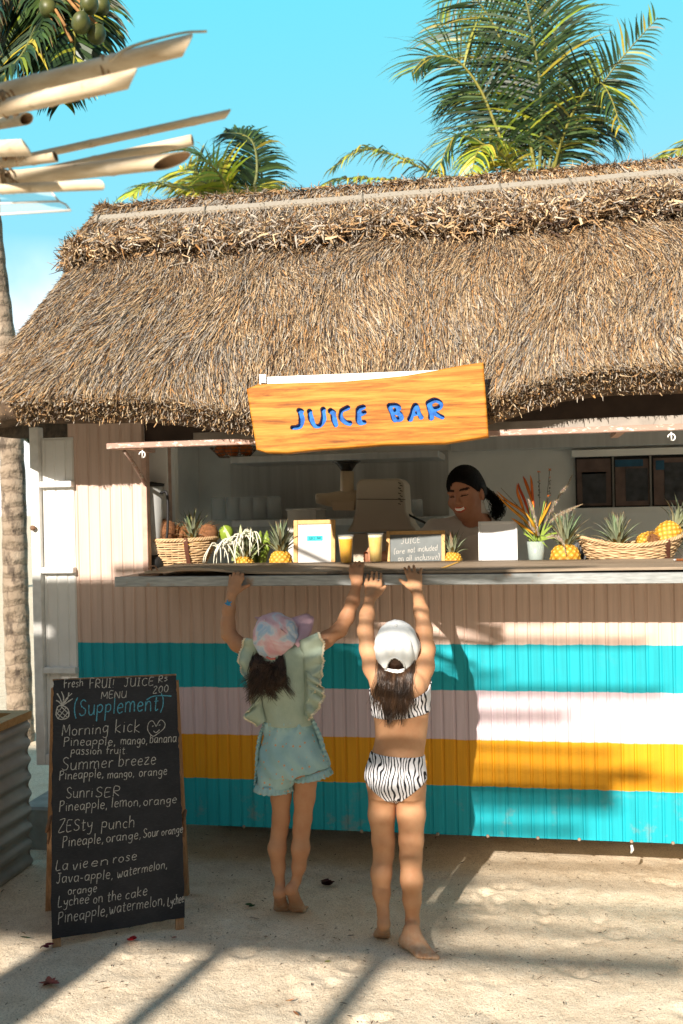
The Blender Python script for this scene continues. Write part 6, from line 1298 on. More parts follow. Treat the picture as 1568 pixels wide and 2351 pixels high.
def strands_hair(name, mat, parent, paths, rad, nseg=3):
    mb = MB()
    for p in paths:
        n = len(p); mb.tube(p, [rad*(0.9 if i < n*0.6 else 0.9-0.75*(i-n*0.6)/(n*0.4)) for i in range(n)], nseg, caps=False)
    return mb.build(name, mat, parent)
def cap_frame(F, A):
    F = Vector(F).normalized(); A = Vector(A); A = (A-F*A.dot(F)).normalized(); X = F.cross(A).normalized(); return X, F, A
def cap_mesh(parent, O, F, A, rx, rf, rz, mat, mat_in, brim, opening=True, name='cap', seams=6, lowback=0.028):
    X, F, A = cap_frame(F, A); O = Vector(O); nu, nv = 144, 30; vs = []; inn = []
    hole = lambda g, t: opening and abs(g-1.5*math.pi) < 0.40*math.sqrt(max(0, 1-(t/0.30)**2)) and 0.06 < t < 0.30
    def pt(g, t, off=0.0):
        # g: angle round (pi/2 = front), t: 0 at the rim, 1 at the button
        e = t*math.pi/2; c_, s_ = math.cos(e)**0.8, math.sin(e)**0.95
        sm = -0.0034*math.exp(-((((g/(2*math.pi)*seams) % 1)-0.5)/0.055)**2)*(t < 0.97); wr = 0.0024*math.sin(g*5+t*9)+0.0016*math.sin(g*11-t*7)+0.0018*math.sin(g*3+t*17)*(1-t)
        low = lowback*max(0, -math.sin(g))*(1-t)
        return O+X*(math.cos(g)*c_*(rx+off+sm+wr))+F*(math.sin(g)*c_*(rf+off+sm+wr))+A*(s_*(rz+off)-low)
    mb = MB(); idx = {}
    for i in range(nu):
        for j in range(nv+1): idx[i, j] = len(vs); vs.append(pt(2*math.pi*i/nu, j/nv))
    fs = []
    for i in range(nu):
        for j in range(nv):
            g = 2*math.pi*(i+0.5)/nu; t = (j+0.5)/nv
            if hole(g, t): continue
            fs.append((idx[i, j], idx[(i+1) % nu, j], idx[(i+1) % nu, j+1], idx[i, j+1]))
    mb.add(vs, fs)
    o = mb.build(name, mat, parent); sd = o.modifiers.new('cloth', 'SOLIDIFY'); sd.thickness = 0.0025; sd.offset = -1
    # button and rim stitching
    p = pt(0, 1.0); MB().lathe([(0.001, -0.002), (0.006, 0), (0.006, 0.002), (0.001, 0.0045)], 10, M=Matrix.Translation(p) @ A.to_track_quat('Z', 'Y').to_matrix().to_4x4()).build('button', mat, o)
    if opening:
        q = [pt(g, 0.015, 0.002) for g in np.linspace(1.5*math.pi-0.52, 1.5*math.pi+0.50, 20)]; mb = MB(); vs = []
        for i, a in enumerate(q): vs += [a-A*0.007, a+A*0.007]
        mb.add(vs, [(2*i, 2*i+1, 2*i+3, 2*i+2) for i in range(19)]); b = mb.build('strap', mat, o); sd = b.modifiers.new('cloth', 'SOLIDIFY'); sd.thickness = 0.003
        mb = MB(); e = q[-1]; mb.tube([e-A*0.008-X*0.006, e+A*0.008-X*0.006], 0.003, 6); mb.build('buckle', M_white, o)
        mb = MB(); e = [pt(g, 0.06+0.26*math.sqrt(max(0, 1-((g-1.5*math.pi)/0.41)**2)), 0.0015) for g in np.linspace(1.5*math.pi-0.41, 1.5*math.pi+0.41, 24)]; mb.tube(e, 0.0028, 6); mb.build('opening_hem', mat, o)
    # brim
    n = 24; vs = []; fs = []
    for i in range(n+1):
        g = math.pi*(0.10+0.80*i/n); a = pt(g, 0.0); sx = math.cos(g); d = math.sin(math.pi*i/n)**0.7
        for k in range(5):
            t = k/4; vs.append(a+F*(brim*d*t)+X*(sx*0.012*t)-A*(0.020*t*t*d+0.018*abs(sx)**2*t))
    for i in range(n):
        for k in range(4): fs.append((i*5+k, i*5+k+1, (i+1)*5+k+1, (i+1)*5+k))
    b = MB().add(vs, fs).build('brim', mat, o); sd = b.modifiers.new('cloth', 'SOLIDIFY'); sd.thickness = 0.004
    return o, pt

# ---- girl in the white cap and zebra bikini (right)
YB_ = -0.62
gR = thing('person', 'girl in a white cap and zebra-striped bikini reaching both hands up to the counter', 'person', tuple(PZ(905, 2165, 0)), 'children at the counter')
s = Solid((-0.78, -0.93, -0.01), (-0.24, -0.30, 1.42), 0.0034)
k_ = SC(YB_)
S_ = lambda u, v, hw, hd, dy=0: (tuple(P(u, v, YB_+dy)), hw/k_, hd)
s.loft([S_(910, 1822, 58, .070, -.012), S_(909, 1800, 67, .084, -.012), S_(908, 1775, 68, .082, -.010), S_(912, 1735, 60.5, .068, 0), S_(919, 1700, 58, .063, .004), S_(921, 1660, 61, .064, .006), S_(919, 1620, 65, .066, .004), S_(918, 1585, 66, .066, .0), S_(917, 1560, 60, .058, 0), S_(916, 1535, 44, .045, .006)])
for u in (880, 939): s.ell(P(u, 1806, YB_-0.040), (0.052, 0.050, 0.058), 0.025)
for u, d in ((880, -1), (952, 1)): s.ell(P(u, 1580, YB_-0.045), (0.036, 0.024, 0.055), 0.03)           # shoulder blades
s.cap(P(914, 1548, YB_), P(911, 1490, YB_+0.01), 0.034, 0.032, 0.03)
head_in_cap(s, P(911, 1494, YB_+0.005), (-0.05, 0.84, 0.54), (0.06, -0.54, 0.84))   # head thrown back
# arms
aL = [P(872, 1562, YB_), P(857, 1532, YB_+.01), P(846, 1490, YB_+.045), P(839, 1448, YB_+.065), P(843, 1412, YB_+.10), P(849, 1376, YB_+.145)]
s.chain(aL, [.040, .037, .032, .0285, .027, .0205], 0.02)
aR = [P(962, 1562, YB_), P(973, 1530, YB_+.01), P(978, 1490, YB_+.045), P(974, 1446, YB_+.065), P(967, 1404, YB_+.10), P(959, 1362, YB_+.145)]
s.chain(aR, [.040, .037, .032, .0285, .027, .0205], 0.02)
yk, yt = -0.417, -0.383
fL = [[P(841, 1341, yk), P(842, 1330, -0.405), P(844, 1320, yt)], [P(852, 1338, yk), P(853, 1326, -0.407), P(854.5, 1314, yt)], [P(863, 1338, yk), P(864, 1326, -0.407), P(865, 1314, yt)], [P(873, 1342, yk), P(874, 1330, -0.407), P(875, 1317, yt)]]
hand(s, aL[-1], fL, (P(868, 1364, -0.440), P(877, 1355, -0.430), P(884, 1347, -0.420)))
fR = [[P(937, 1322, yk), P(932, 1313, -0.400), P(929, 1304, -0.373)], [P(945, 1320, yk), P(941, 1311, -0.398), P(938.5, 1301, -0.367)], [P(954, 1320, yk), P(951.5, 1310, -0.398), P(949.5, 1299, -0.367)], [P(964, 1324, yk), P(965.5, 1315, -0.400), P(967, 1305, -0.373)]]
hand(s, aR[-1], fR, (P(937, 1344, -0.440), P(927, 1338, -0.427), P(918, 1331, -0.417)))
# legs: left one on tiptoe behind, right one flat with the foot turned out
lL = [P(879, 1815, YB_), P(876, 1870, YB_), P(880, 1930, YB_), P(881, 1958, YB_+.002), P(875, 2005, YB_-.022), P(876, 2050, YB_-.03), P(880, 2095, YB_-.045)]
lR = [P(942, 1815, YB_), P(944, 1870, YB_), P(944, 1930, YB_-.005), P(943, 1966, YB_-.01), P(945, 2020, YB_-.022), P(946, 2066, YB_-.01), P(947, 2116, YB_+.005)]
two_legs(s, lL, [.056, .0485, .0415, .0370, .0378, .031, .0200], lR, [.058, .0515, .0445, .0400, .0405, .0330, .0235])
h = P(881, 2122, YB_-.062); b = PZ(877, 2146, 0.014); s.cap(lL[-1], h, .022, .0225, .012); s.cap(h, b, .0215, .0125, .012)
b1, b2 = b+Vector((-.022, .004, -.002)), b+Vector((.020, .006, -.002)); s.cap(h, b1, .016, .0125, .012); s.cap(h, b2, .016, .0125, .012)
toes(s, [(b1.lerp(b2, i/4), b1.lerp(b2, i/4)+Vector((-.004, .030-.004*i, -.004))) for i in range(5)], [.0075, .0075, .008, .008, .010])
h = PZ(931, 2160, .024); h2 = PZ(945, 2138, .055); bm = PZ(978, 2190, .014); s.cap(lR[-1], h2, .026, .028, .015); s.cap(h2, h, .027, .0235, .015); s.cap(h2, bm, .026, .013, .015); s.cap(h, bm, .022, .0135, .012)
fd = (bm-h); fd.z = 0; fd.normalize(); sd_ = Vector((fd.y, -fd.x, 0))
b1, b2 = bm-sd_*.020+fd*.004, bm+sd_*.024-fd*.014; b1.z = b2.z = .0125; s.cap(h2, b1, .022, .0125, .012); s.cap(h, b2, .020, .012, .012)
toes(s, [(b1.lerp(b2, i/4), b1.lerp(b2, i/4)+fd*(.034-.004*i)+Vector((0, 0, -.003))) for i in range(5)], [.0105, .008, .0078, .0072, .0066])
s.d[:, :, :] = s.d
s.build('body', M_skinB, gR, 2)
def zebra():
    q = NT('zebra_print'); v = q.coord('Object', (1, 1, 0.42), (0, R_(8), 0)); n = q.noise(v, 30, 3, 0.5); wp = q.n('VectorMath', operation='MULTIPLY_ADD'); wn = q.noise(q.coord('Object', (1, 1, 0.55)), 17, 2, 0.5); q.l(wn.outputs['Color'], wp.inputs[0]); wp.inputs[1].default_value = (0.055, 0.0, 0.0); q.l(v, wp.inputs[2]); v = wp.outputs[0]; w_ = q.n('TexWave', wave_type='BANDS', bands_direction='X', inp={'Scale': 26, 'Distortion': 5.0, 'Detail': 1, 'Detail Scale': 0.9, 'Detail Roughness': 0.4}); q.l(v, w_.inputs['Vector'])
    f = q.math('ADD', w_.outputs[0], q.math('MULTIPLY', q.math('SUBTRACT', n.outputs[0], 0.5), 0.3))
    q.set(Base_Color=q.ramp(f, [(0.30, (0.018, 0.018, 0.022)), (0.38, (0.70, 0.68, 0.70))]), Roughness=0.7, Specular_IOR_Level=0.2); q.bump(q.noise(q.coord(), 300, 2).outputs[0], 0.15, 0.001); return q.mat
M_zeb = zebra()
sl, X, Y, Z = s.grid(); kx = lambda u, v: P(u, v, YB_-.06)
tc_ = s.copy(); cx = P(910, 1800, YB_).x; zt_ = P(910, 1739, YB_-.07).z; zs_ = P(842, 1788, YB_-.03).z; zc = P(906, 1852, YB_-.05).z
ax = np.abs(X-cx); low = zs_+(zc-zs_)*(1-np.clip(ax/0.118, 0, 1)**0.85)        # leg line rises towards the hips
tc_.d = np.maximum(np.maximum(s.d-0.0045+0.0012*np.sin(X*260+Z*40)*(Z > zt_-0.012), Z-(zt_-0.06*(X-cx)+0*Y)), low-Z).astype(np.float32)
tc_.build('bikini_bottom', M_zeb, gR, 2)
mb = MB()
tp = s.copy(); u0 = P(918, 1620, YB_).x; zb = P(918, 1651, YB_-.05).z; zt2 = P(918, 1611, YB_-.05).z
xx = (X-u0)/0.11; top_ = zt2+0.012*xx+0.03*np.clip(np.abs(xx), 0, 1.2)**2+0.05*np.clip(Y-(YB_-.03), 0, .1)/.1; bot_ = zb+0.010*xx+0.008*xx**2
tor = np.maximum(np.maximum(s.d-0.0055, Z-top_), bot_-Z); tor = np.maximum(tor, np.maximum(np.abs(X-u0)-0.125, 0*Z-1)); tp.d = tor.astype(np.float32); tp.build('bikini_top', M_zeb, gR, 2)
O = P(911, 1494, YB_+.005)
M_capw = simple('white_cap_cloth', (0.70, 0.71, 0.70), 0.85, 0.06, 20, 0.25, bs=260)
capF, capA = (-0.05, 0.84, 0.54), (0.06, -0.54, 0.84); capR, ptR = cap_mesh(gR, O, capF, capA, 0.085, 0.094, 0.120, M_capw, M_capw, 0.062)
def hair_base(parent, O, F, A):
    X, F, A = cap_frame(F, A); h = Solid(np.array(O)-0.16, np.array(O)+0.13, 0.004); rows = [list(X), list(F), list(A)]
    h.ell(O+A*0.010-F*0.004, (0.0710, 0.0770, 0.075), 0, rows); h.ell(O-F*0.026-A*0.050, (0.058, 0.046, 0.054), 0.02, rows)
    sl, gx, gy, gz = h.grid(); f = (gx-O.x)*F.x+(gy-O.y)*F.y+(gz-O.z)*F.z; a = (gx-O.x)*A.x+(gy-O.y)*A.y+(gz-O.z)*A.z; xx = (gx-O.x)*X.x+(gy-O.y)*X.y+(gz-O.z)*X.z
    h.d = np.maximum(np.maximum(h.d+0.0015*np.sin(xx*500+a*90), f+0.012), a-0.045).astype(np.float32); h.build('hair_underlayer', M_hair, parent, 1)
def hair_back(O, pt, n, vend, spread, wave, seed, yback, lean=0.0, g0=1.14, g1=1.86, locks=46):
    r = random.Random(seed); out = []; per = n//locks
    for l in range(locks):
        gl = math.pi*(g0+(g1-g0)*(l+r.random())/locks); zl = vend+r.gauss(0, 0.030); ph = r.uniform(0, 6.28); fq = r.uniform(4.5, 9); am = wave*r.uniform(0.25, 1.25); tail = r.gauss(0, 0.016); dep = r.uniform(0.0, 0.020); xe0 = r.gauss(0, 0.012)
        for i in range(per):
            g = gl+r.gauss(0, 0.045); a = pt(g, 0.02, -0.010-0.014*r.random()); ze = zl+r.gauss(0, 0.010); side = (a.x-O.x); wdt = r.gauss(0, 0.0045); wdy = r.gauss(0, 0.004)
            xe = O.x+side*spread+lean+xe0+wdt; ye = min(yback(xe, ze), a.y)-dep; pts = []; fly = r.gauss(0, 0.02) if r.random() < 0.06 else 0
            for k in range(12):
                t = k/11; pinch = 1-0.55*t; x = a.x+(xe-a.x)*(t**0.8)+am*t*math.sin(ph+fq*t)+tail*max(0, t-0.7)*3+fly*t*t+wdt*pinch; y = a.y+(ye-a.y)*min(1, t*1.3)-0.016*math.sin(math.pi*min(1, t*1.2))+am*0.6*t*math.cos(ph+fq*t)+wdy*pinch; z = a.z+(ze-a.z)*t
                yc = min(y, yback(x, z)-0.002); pts.append(Vector((x, y+(yc-y)*min(1, t*2.5), z)))
            out.append(pts)
    return out
ybR = lambda x, z: YB_-0.062-0.016*math.exp(-((x-P(916, 1580, YB_).x)/0.09)**2)
hp = hair_back(O, ptR, 1150, P(905, 1615, YB_).z, 0.60, 0.011, 5, ybR, -0.004)
strands_hair('hair', M_hairR, gR, hp, 0.00115); hair_base(gR, O, capF, capA)
rg = MB(); c = P(869, 1330, -0.408); rg.tube([c+Vector((.0085*math.cos(g), .0085*math.sin(g), .001*math.sin(g))) for g in np.linspace(0, 6.28, 14)], 0.0012, 5); rg.build('ring', M_steel, gR)

# ---- girl in the tie-dye cap, sage blouse and shorts (left)
YA = -0.50; k_ = SC(YA)
gL = thing('person', 'barefoot girl on tiptoe in a tie-dye cap, ruffled sage blouse and light blue shorts', 'person', tuple(PZ(662, 2092, 0)), 'children at the counter')
s = Solid((-1.24, -0.72, -0.01), (-0.64, -0.18, 1.44), 0.0034)
S_ = lambda u, v, hw, hd, dy=0: (tuple(P(u, v, YA+dy)), hw/k_, hd)
s.loft([S_(672, 1775, 60, .070), S_(672, 1740, 64, .078), S_(668, 1700, 58, .070), S_(660, 1650, 52, .062), S_(655, 1600, 55, .062), S_(650, 1550, 61, .064), S_(647, 1515, 63, .062), S_(646, 1490, 54, .050), S_(646, 1470, 36, .04, .01)])
for u in (645, 702): s.ell(P(u, 1760, YA-0.035), (0.05, 0.05, 0.056), 0.025)
aL = [P(598, 1505, YA), P(575, 1496, YA+.005), P(545, 1478, YA+.02), P(525, 1456, YA+.03), P(523, 1432, YA+.04), P(525, 1400, YA+.05), P(531, 1366, YA+.055)]
s.chain(aL, [.036, .033, .029, .0275, .0265, .024, .0190], 0.02)
fL = [[P(556, 1328, -0.411), P(556.5, 1319, -0.401), P(556, 1319, -0.367)], [P(547, 1325, -0.413), P(546.5, 1316, -0.403), P(546, 1317, -0.363)], [P(538, 1326, -0.413), P(537, 1317, -0.403), P(537, 1318, -0.363)], [P(530, 1331, -0.411), P(528.5, 1322, -0.402), P(528, 1322, -0.367)]]
hand(s, aL[-1], fL, (P(550, 1354, -0.423), P(561, 1348, -0.408), P(571, 1344, -0.402)))
aR = [P(698, 1500, YA), P(720, 1490, YA+.01), P(748, 1468, YA+.04), P(780, 1446, YA+.04), P(796, 1418, YA+.05), P(810, 1380, YA+.06), P(819, 1340, YA+.068)]
s.chain(aR, [.036, .034, .030, .0275, .027, .0245, .0195], 0.02)
fR = [[P(808, 1309, -.402), P(814, 1296, -.385), P(816, 1291, -.345)], [P(819, 1306, -.402), P(824, 1293, -.382), P(825, 1290, -.338)], [P(829, 1307, -.402), P(833, 1296, -.384), P(834, 1293, -.340)], [P(838, 1312, -.402), P(841, 1301, -.386), P(842, 1298, -.350)]]
hand(s, aR[-1], fR, (P(808, 1322, -.412), P(805, 1309, -.402), P(806, 1299, -.380)))
lL = [P(648, 1775, YA), P(645, 1830, YA), P(645, 1880, YA), P(642, 1905, YA-.002), P(636, 1948, YA-.018), P(639, 1990, YA-.018), P(643, 2028, YA-.02)]
lR = [P(702, 1775, YA), P(699, 1830, YA), P(695, 1880, YA), P(692, 1905, YA-.002), P(690, 1948, YA-.018), P(686, 1990, YA-.018), P(680, 2022, YA-.02)]
two_legs(s, lL, [.050, .0385, .0330, .0308, .0345, .026, .0175], lR, [.050, .0405, .0345, .0318, .0348, .026, .0175], 0.016)
for an, hu, hv, bu, bv, tw in ((lL[-1], 641, 2050, 645, 2088, -1), (lR[-1], 669, 2042, 684, 2091, 1)):
    h = P(hu, hv, YA-.042); b = PZ(bu, bv-4, .015); s.cap(an, h, .018, .0225, .012); s.cap(h, b, .0215, .014, .012); b1, b2 = b+Vector((-.020, .002, -.002)), b+Vector((.022, .002, -.002))
    s.cap(h, b1, .017, .0125, .012); s.cap(h, b2, .017, .0125, .012); q = [.0105, .008, .008, .0075, .007]; q = q if tw < 0 else q[::-1]; q = q[::-1]
    toes(s, [(b1.lerp(b2, i/4)+Vector((0, .006, 0)), b1.lerp(b2, i/4)+Vector((tw*.002*i, .036, -.004))) for i in range(5)], q)
nohead = s.d.copy()
s.cap(P(647, 1490, YA), P(643, 1450, YA+.005), 0.032, 0.030, 0.03); head_in_cap(s, P(636, 1470, YA-.005), (0.66, 0.45, 0.60), (-0.25, -0.62, 0.74))
s.build('body', M_skinA, gL, 2)
def cloth_mat(name, a, b, dots=None):
    q = NT(name); v = q.coord(); n = q.noise(v, 10, 4); c = q.ramp(n.outputs[0], [(0.3, a), (0.7, b)])
    if dots:
        vo = q.n('TexVoronoi', feature='F1', inp={'Scale': 44, 'Randomness': 0.75}); q.l(v, vo.inputs['Vector']); c = q.mix(q.ramp(vo.outputs['Distance'], [(0.14, (1, 1, 1)), (0.22, (0, 0, 0))]), c, dots)
    wv = q.n('TexWave', wave_type='BANDS', bands_direction='Z', inp={'Scale': 160, 'Distortion': 3}); q.l(v, wv.inputs['Vector']); wr = q.noise(q.coord('Object', (1, 1, 0.6)), 24, 5, 0.6, 0.8)
    q.set(Base_Color=c, Roughness=0.85, Specular_IOR_Level=0.15); q.bump(q.math('ADD', q.math('MULTIPLY', wv.outputs[0], 0.02), wr.outputs[0]), 0.55, 0.009); return q.mat
M_blouse = cloth_mat('sage_cotton', (0.30, 0.37, 0.29), (0.42, 0.49, 0.39)); M_short = cloth_mat('blue_muslin', (0.26, 0.42, 0.43), (0.36, 0.52, 0.52), (0.62, 0.33, 0.16)); M_lace = simple('cream_lace', (0.66, 0.58, 0.42), 0.9, 0.15, 60)
sl, X, Y, Z = s.grid()
bl = s.copy(); zlo = P(660, 1662, YA).z; zhi = P(647, 1462, YA).z; cx = P(650, 1550, YA).x
wr = 0.004*np.sin((X-cx)*55+Z*38)*np.clip((zlo+0.12-Z)/0.12, 0, 1)
sh = np.maximum(np.abs(X-cx+0.02*(Z-1.1))-(0.108+0.035*np.clip((1.02-Z)/0.2, 0, 1)*0), 0*Y-1)
bl.d = np.maximum(np.maximum(np.maximum(nohead-0.013+wr, zlo-Z), Z-zhi), sh).astype(np.float32)
bl.build('blouse', M_blouse, gL, 3)
def ruffle(inner, outer, yi, yo, waves, amp, name, trim=True, seed=0, trim_mat=None, mat=None, parent=None):
    n = 150; a = catmull([P(u, v, yi) for u, v in inner], n); b = catmull([P(u, v, yo) for u, v in outer], n); r = random.Random(seed); vs = []; ed = []
    for i in range(n):
        t = i/(n-1); ph = 2*math.pi*waves*t+0.8*math.sin(t*9+seed)
        for k in range(6):
            f = k/5; q = a[i].lerp(b[i], f)+Vector((0.25*math.cos(ph), -1, 0.1))*(amp*f*math.sin(ph)+0.010*math.sin(math.pi*f)); vs.append(q)
        ed.append(vs[-1])
    o = MB().add(vs, [(i*6+k, i*6+k+1, (i+1)*6+k+1, (i+1)*6+k) for i in range(n-1) for k in range(5)]).build(name, mat or M_blouse, parent or gL)
    sd = o.modifiers.new('cloth', 'SOLIDIFY'); sd.thickness = 0.002
    if trim:
        mb = MB(); m_ = len(ed)
        vs = []; 
        for i in range(m_):
            out = (ed[i]-a[i]).normalized(); j = 0.004+0.005*abs(math.sin(i*0.55)); vs += [ed[i]-out*0.002, ed[i]+out*j]
        mb.add(vs, [(2*i, 2*i+1, 2*i+3, 2*i+2) for i in range(m_-1)]); q = mb.build('lace_trim', trim_mat or M_lace, o); sd = q.modifiers.new('cloth', 'SOLIDIFY'); sd.thickness = 0.003
    return o
ruffle([(600, 1470), (588, 1500), (588, 1545), (594, 1590), (600, 1630), (606, 1660)], [(566, 1464), (553, 1495), (551, 1525), (560, 1552), (578, 1585), (584, 1618)], YA-.045, YA-.055, 4, .012, 'sleeve_ruffle', seed=1)
ruffle([(594, 1560), (598, 1590), (602, 1620), (610, 1655)], [(578, 1588), (576, 1625), (563, 1642), (590, 1668)], YA-.055, YA-.06, 3, .013, 'sleeve_ruffle', seed=2)
ruffle([(688, 1470), (692, 1500), (697, 1536), (700, 1574), (700, 1610), (698, 1640)], [(730, 1452), (741, 1478), (740, 1518), (738, 1548), (729, 1575), (714, 1610)], YA-.045, YA-.060, 4, .012, 'sleeve_ruffle', seed=3)
ruffle([(702, 1540), (704, 1570), (704, 1600), (700, 1640)], [(732, 1560), (742, 1592), (731, 1622), (706, 1652)], YA-.055, YA-.062, 4, .014, 'sleeve_ruffle', seed=4)
# shorts: waistband, two flared legs, frilled hem and side seams
so = s.copy(); so.d = s.d-0.009
so.loft([S_(660, 1652, 54, .066), S_(664, 1672, 57, .072), S_(670, 1710, 70, .092), S_(674, 1750, 80, .104), S_(675, 1775, 80, .104)], 0.0)
hl, hr = P(624, 1822, YA), P(726, 1795, YA); so.cap(P(645, 1755, YA), P(630, 1812, YA-.010), .086, .072, 0.02); so.cap(P(705, 1750, YA), P(718, 1792, YA-.010), .086, .072, 0.02)
sl, X, Y, Z = so.grid(); zl = P(626, 1815, YA-.08).z; zr = P(722, 1786, YA-.08).z; xm = P(676, 1800, YA).x; hem = zl+(zr+0.18*np.maximum(X-xm, 0)-zl)/(1+np.exp(-(X-xm-0.012)/0.006))
fold = 0.004*np.sin((X-xm)*85+4*np.sin(Z*20))*np.clip((0.92-Z)/0.05, 0.2, 1)+0.003*np.sin(X*230)*(Z > P(660, 1668, YA).z)
so.d = np.maximum(np.maximum(so.d+fold, hem-Z), Z-P(660, 1650, YA).z-0.06*(X-xm)).astype(np.float32)
shorts = so.build('shorts', M_short, gL, 2)
def hem_frill(c, rx, ry, z0, dz, seed, tilt):
    n = 120; vs = []
    for i in range(n):
        g = 2*math.pi*i/n; w_ = 0.0045*math.sin(g*22+math.sin(g*5+seed)); t = tilt*math.cos(g)
        for k in range(4):
            f = k/3; vs.append((c.x+math.cos(g)*(rx+0.010*f+w_*f), c.y+math.sin(g)*(ry+0.010*f+w_*f), z0+t-dz*f+0.002*math.sin(g*22+1)*f))
    o = MB().add(vs, [(i*4+k, ((i+1) % n)*4+k, ((i+1) % n)*4+k+1, i*4+k+1) for i in range(n) for k in range(3)]).build('hem_frill', M_short, shorts); sd = o.modifiers.new('cloth', 'SOLIDIFY'); sd.thickness = 0.002
hem_frill(P(630, 1800, YA-.010), .068, .070, zl+.012, .030, 1, 0.0); hem_frill(P(718, 1785, YA-.010), .066, .070, zr+.012, .028, 2, 0.012)
M_dshort = M_short
ruffle([(612, 1660), (602, 1690), (597, 1730), (594, 1770), (590, 1800)], [(603, 1662), (592, 1692), (586, 1732), (585, 1772), (582, 1802)], YA-.01, YA-.02, 13, .005, 'side_frill', False, 5, None, M_short, shorts)
ruffle([(714, 1655), (728, 1690), (738, 1730), (745, 1765), (756, 1780)], [(722, 1653), (739, 1690), (750, 1732), (757, 1762), (764, 1772)], YA-.01, YA-.02, 13, .005, 'side_frill', False, 6, None, M_short, shorts)
def tiedye():
    q = NT('tie_dye_cloth'); v = q.coord(); n = q.noise(v, 9.5, 4, 0.55, 1.2); m_ = q.noise(v, 23, 4, 0.6, 0.6)
    c = q.ramp(n.outputs[0], [(0.34, (0.60, 0.26, 0.30)), (0.47, (0.68, 0.44, 0.48)), (0.53, (0.56, 0.58, 0.62)), (0.60, (0.26, 0.44, 0.62)), (0.68, (0.62, 0.62, 0.58))])
    q.set(Base_Color=q.mix(q.math('MULTIPLY', m_.outputs[0], 0.45), c, (0.66, 0.62, 0.60)), Roughness=0.85, Specular_IOR_Level=0.2); q.bump(m_.outputs[0], 0.3, 0.003); return q.mat
M_td = tiedye(); M_tdp = simple('faded_pink_cloth', (0.60, 0.38, 0.42), 0.85, 0.12, 14, 0.2, bs=200)
O = P(636, 1470, YA-.005); capF, capA = (0.66, 0.45, 0.60), (-0.25, -0.62, 0.74); capL, ptL = cap_mesh(gL, O, capF, capA, 0.088, 0.096, 0.116, M_td, M_td, 0.078, opening=False, lowback=0.030)
for ch in capL.children:
    if ch.name.startswith('brim'): ch.data.materials[0] = M_tdp
def ear(p, d, w_, h_):
    d = Vector(d).normalized(); sx_ = d.cross(Vector((0, -1, 0))).normalized(); mb = MB(); vs = [p-sx_*w_, p+sx_*w_, p+d*h_, p-sx_*w_*0.7+Vector((0, .014, 0)), p+sx_*w_*0.7+Vector((0, .014, 0))]; mb.add(vs, [(0, 1, 2), (4, 3, 2), (0, 2, 3), (1, 4, 2)], smooth=True); mb.build('fabric_ear', M_tdp, capL)
ear(P(608, 1427, YA-.03), (-0.9, -0.1, 0.42), .020, .046); ear(P(650, 1449, YA-.10), (0.2, -0.75, 0.25), .018, .024)
MB().tube([P(612, 1508, YA-.10), P(622, 1513, YA-.105), P(632, 1512, YA-.105)], 0.004, 6).build('strap_tag', simple('coral_strap', (0.60, 0.16, 0.12), 0.7), capL)
ybL = lambda x, z: YA-0.080
hp = hair_back(O, ptL, 1250, P(640, 1572, YA).z, 1.12, 0.026, 9, ybL, 0.010, 1.12, 1.90)
strands_hair('hair', M_hair, gL, hp, 0.00115); hair_base(gL, O, capF, capA)
# painted starfish tattoo on her left forearm
c = P(524.5, 1385, YA+.05); nn = Vector((0.05, -1, -0.35)).normalized(); mb = MB()
ctr = aL[5].lerp(aL[6], 0.45); rad_ = .0250; vs = []; st = []
for i in range(10):
    g = 2*math.pi*i/10+0.5; r = .0190 if i % 2 == 0 else .0080; lx = r*math.cos(g); lz = r*math.sin(g); yy = -math.sqrt(max(1e-6, (rad_+.0012)**2-lx*lx)); st.append(ctr+Vector((lx, yy, lz)))
st.append(ctr+Vector((0, -(rad_+.0015), 0))); mb.add(st, [(10, i, (i+1) % 10) for i in range(10)], smooth=False); mb.build('starfish_tattoo', simple('blue_ink', (0.03, 0.22, 0.42), 0.6, 0.4, 200), gL)

# ---- woman serving inside
YW = 0.36
wm = thing('person', 'smiling woman with black ponytail and cream T-shirt leaning over to serve juice inside the stall', 'person', (P(1090, 1290, YW+.08).x, YW+.12, 0.26))
s = Solid((-1.02, 0.0, 1.02), (-0.08, 0.72, 1.84), 0.0036); hc_ = P(1066, 1133, YW)
yaw, pit, rol = R_(-20), R_(14), R_(-5)
Rm = Matrix.Rotation(yaw, 3, 'Z') @ Matrix.Rotation(pit, 3, 'X') @ Matrix.Rotation(rol, 3, 'Y')
HM = lambda x, y, z: hc_+Rm @ Vector((x, y, z)); rows = [list(Rm.col[i]) for i in range(3)]
nb_ = P(1092, 1214, YW+.07); s.cap(HM(0, .03, -.06), nb_, .055, .058, .03)
shL, shR = P(1003, 1222, YW+.03), P(1172, 1232, YW+.13); s.cap(nb_, shL, .052, .050, .05); s.cap(nb_, shR, .052, .055, .05)
s.loft([((P(1088, 1250, YW+.09).x, YW+.09, 1.06), .165, .11), ((P(1088, 1250, YW+.09).x, YW+.09, 1.22), .170, .11), ((P(1088, 1250, YW+.09).x, YW+.09, 1.36), .168, .105), ((P(1088, 1230, YW+.09).x, YW+.085, 1.46), .135, .085)], .04)
el = P(935, 1268, YW-.16); wr_ = P(866, 1283, 0.035); s.chain([shL, shL.lerp(el, .5), el, el.lerp(wr_, .4), wr_], [.052, .046, .036, .034, .024], .02)
el2 = P(1205, 1330, YW+.04); s.chain([shR, el2], [.055, .042], .02)
cupc = P(861, 1280, 0.055); z0 = wr_.z
fw = [[P(842, 1270+i*7, 0.012), P(833, 1272+i*7, -0.02), P(842, 1275+i*7, -0.055)] for i in range(4)]
hand(s, wr_, fw, (P(850, 1262, .025), P(862, 1258, .025), P(874, 1258, .01)), rw=.022, rf=.0085)
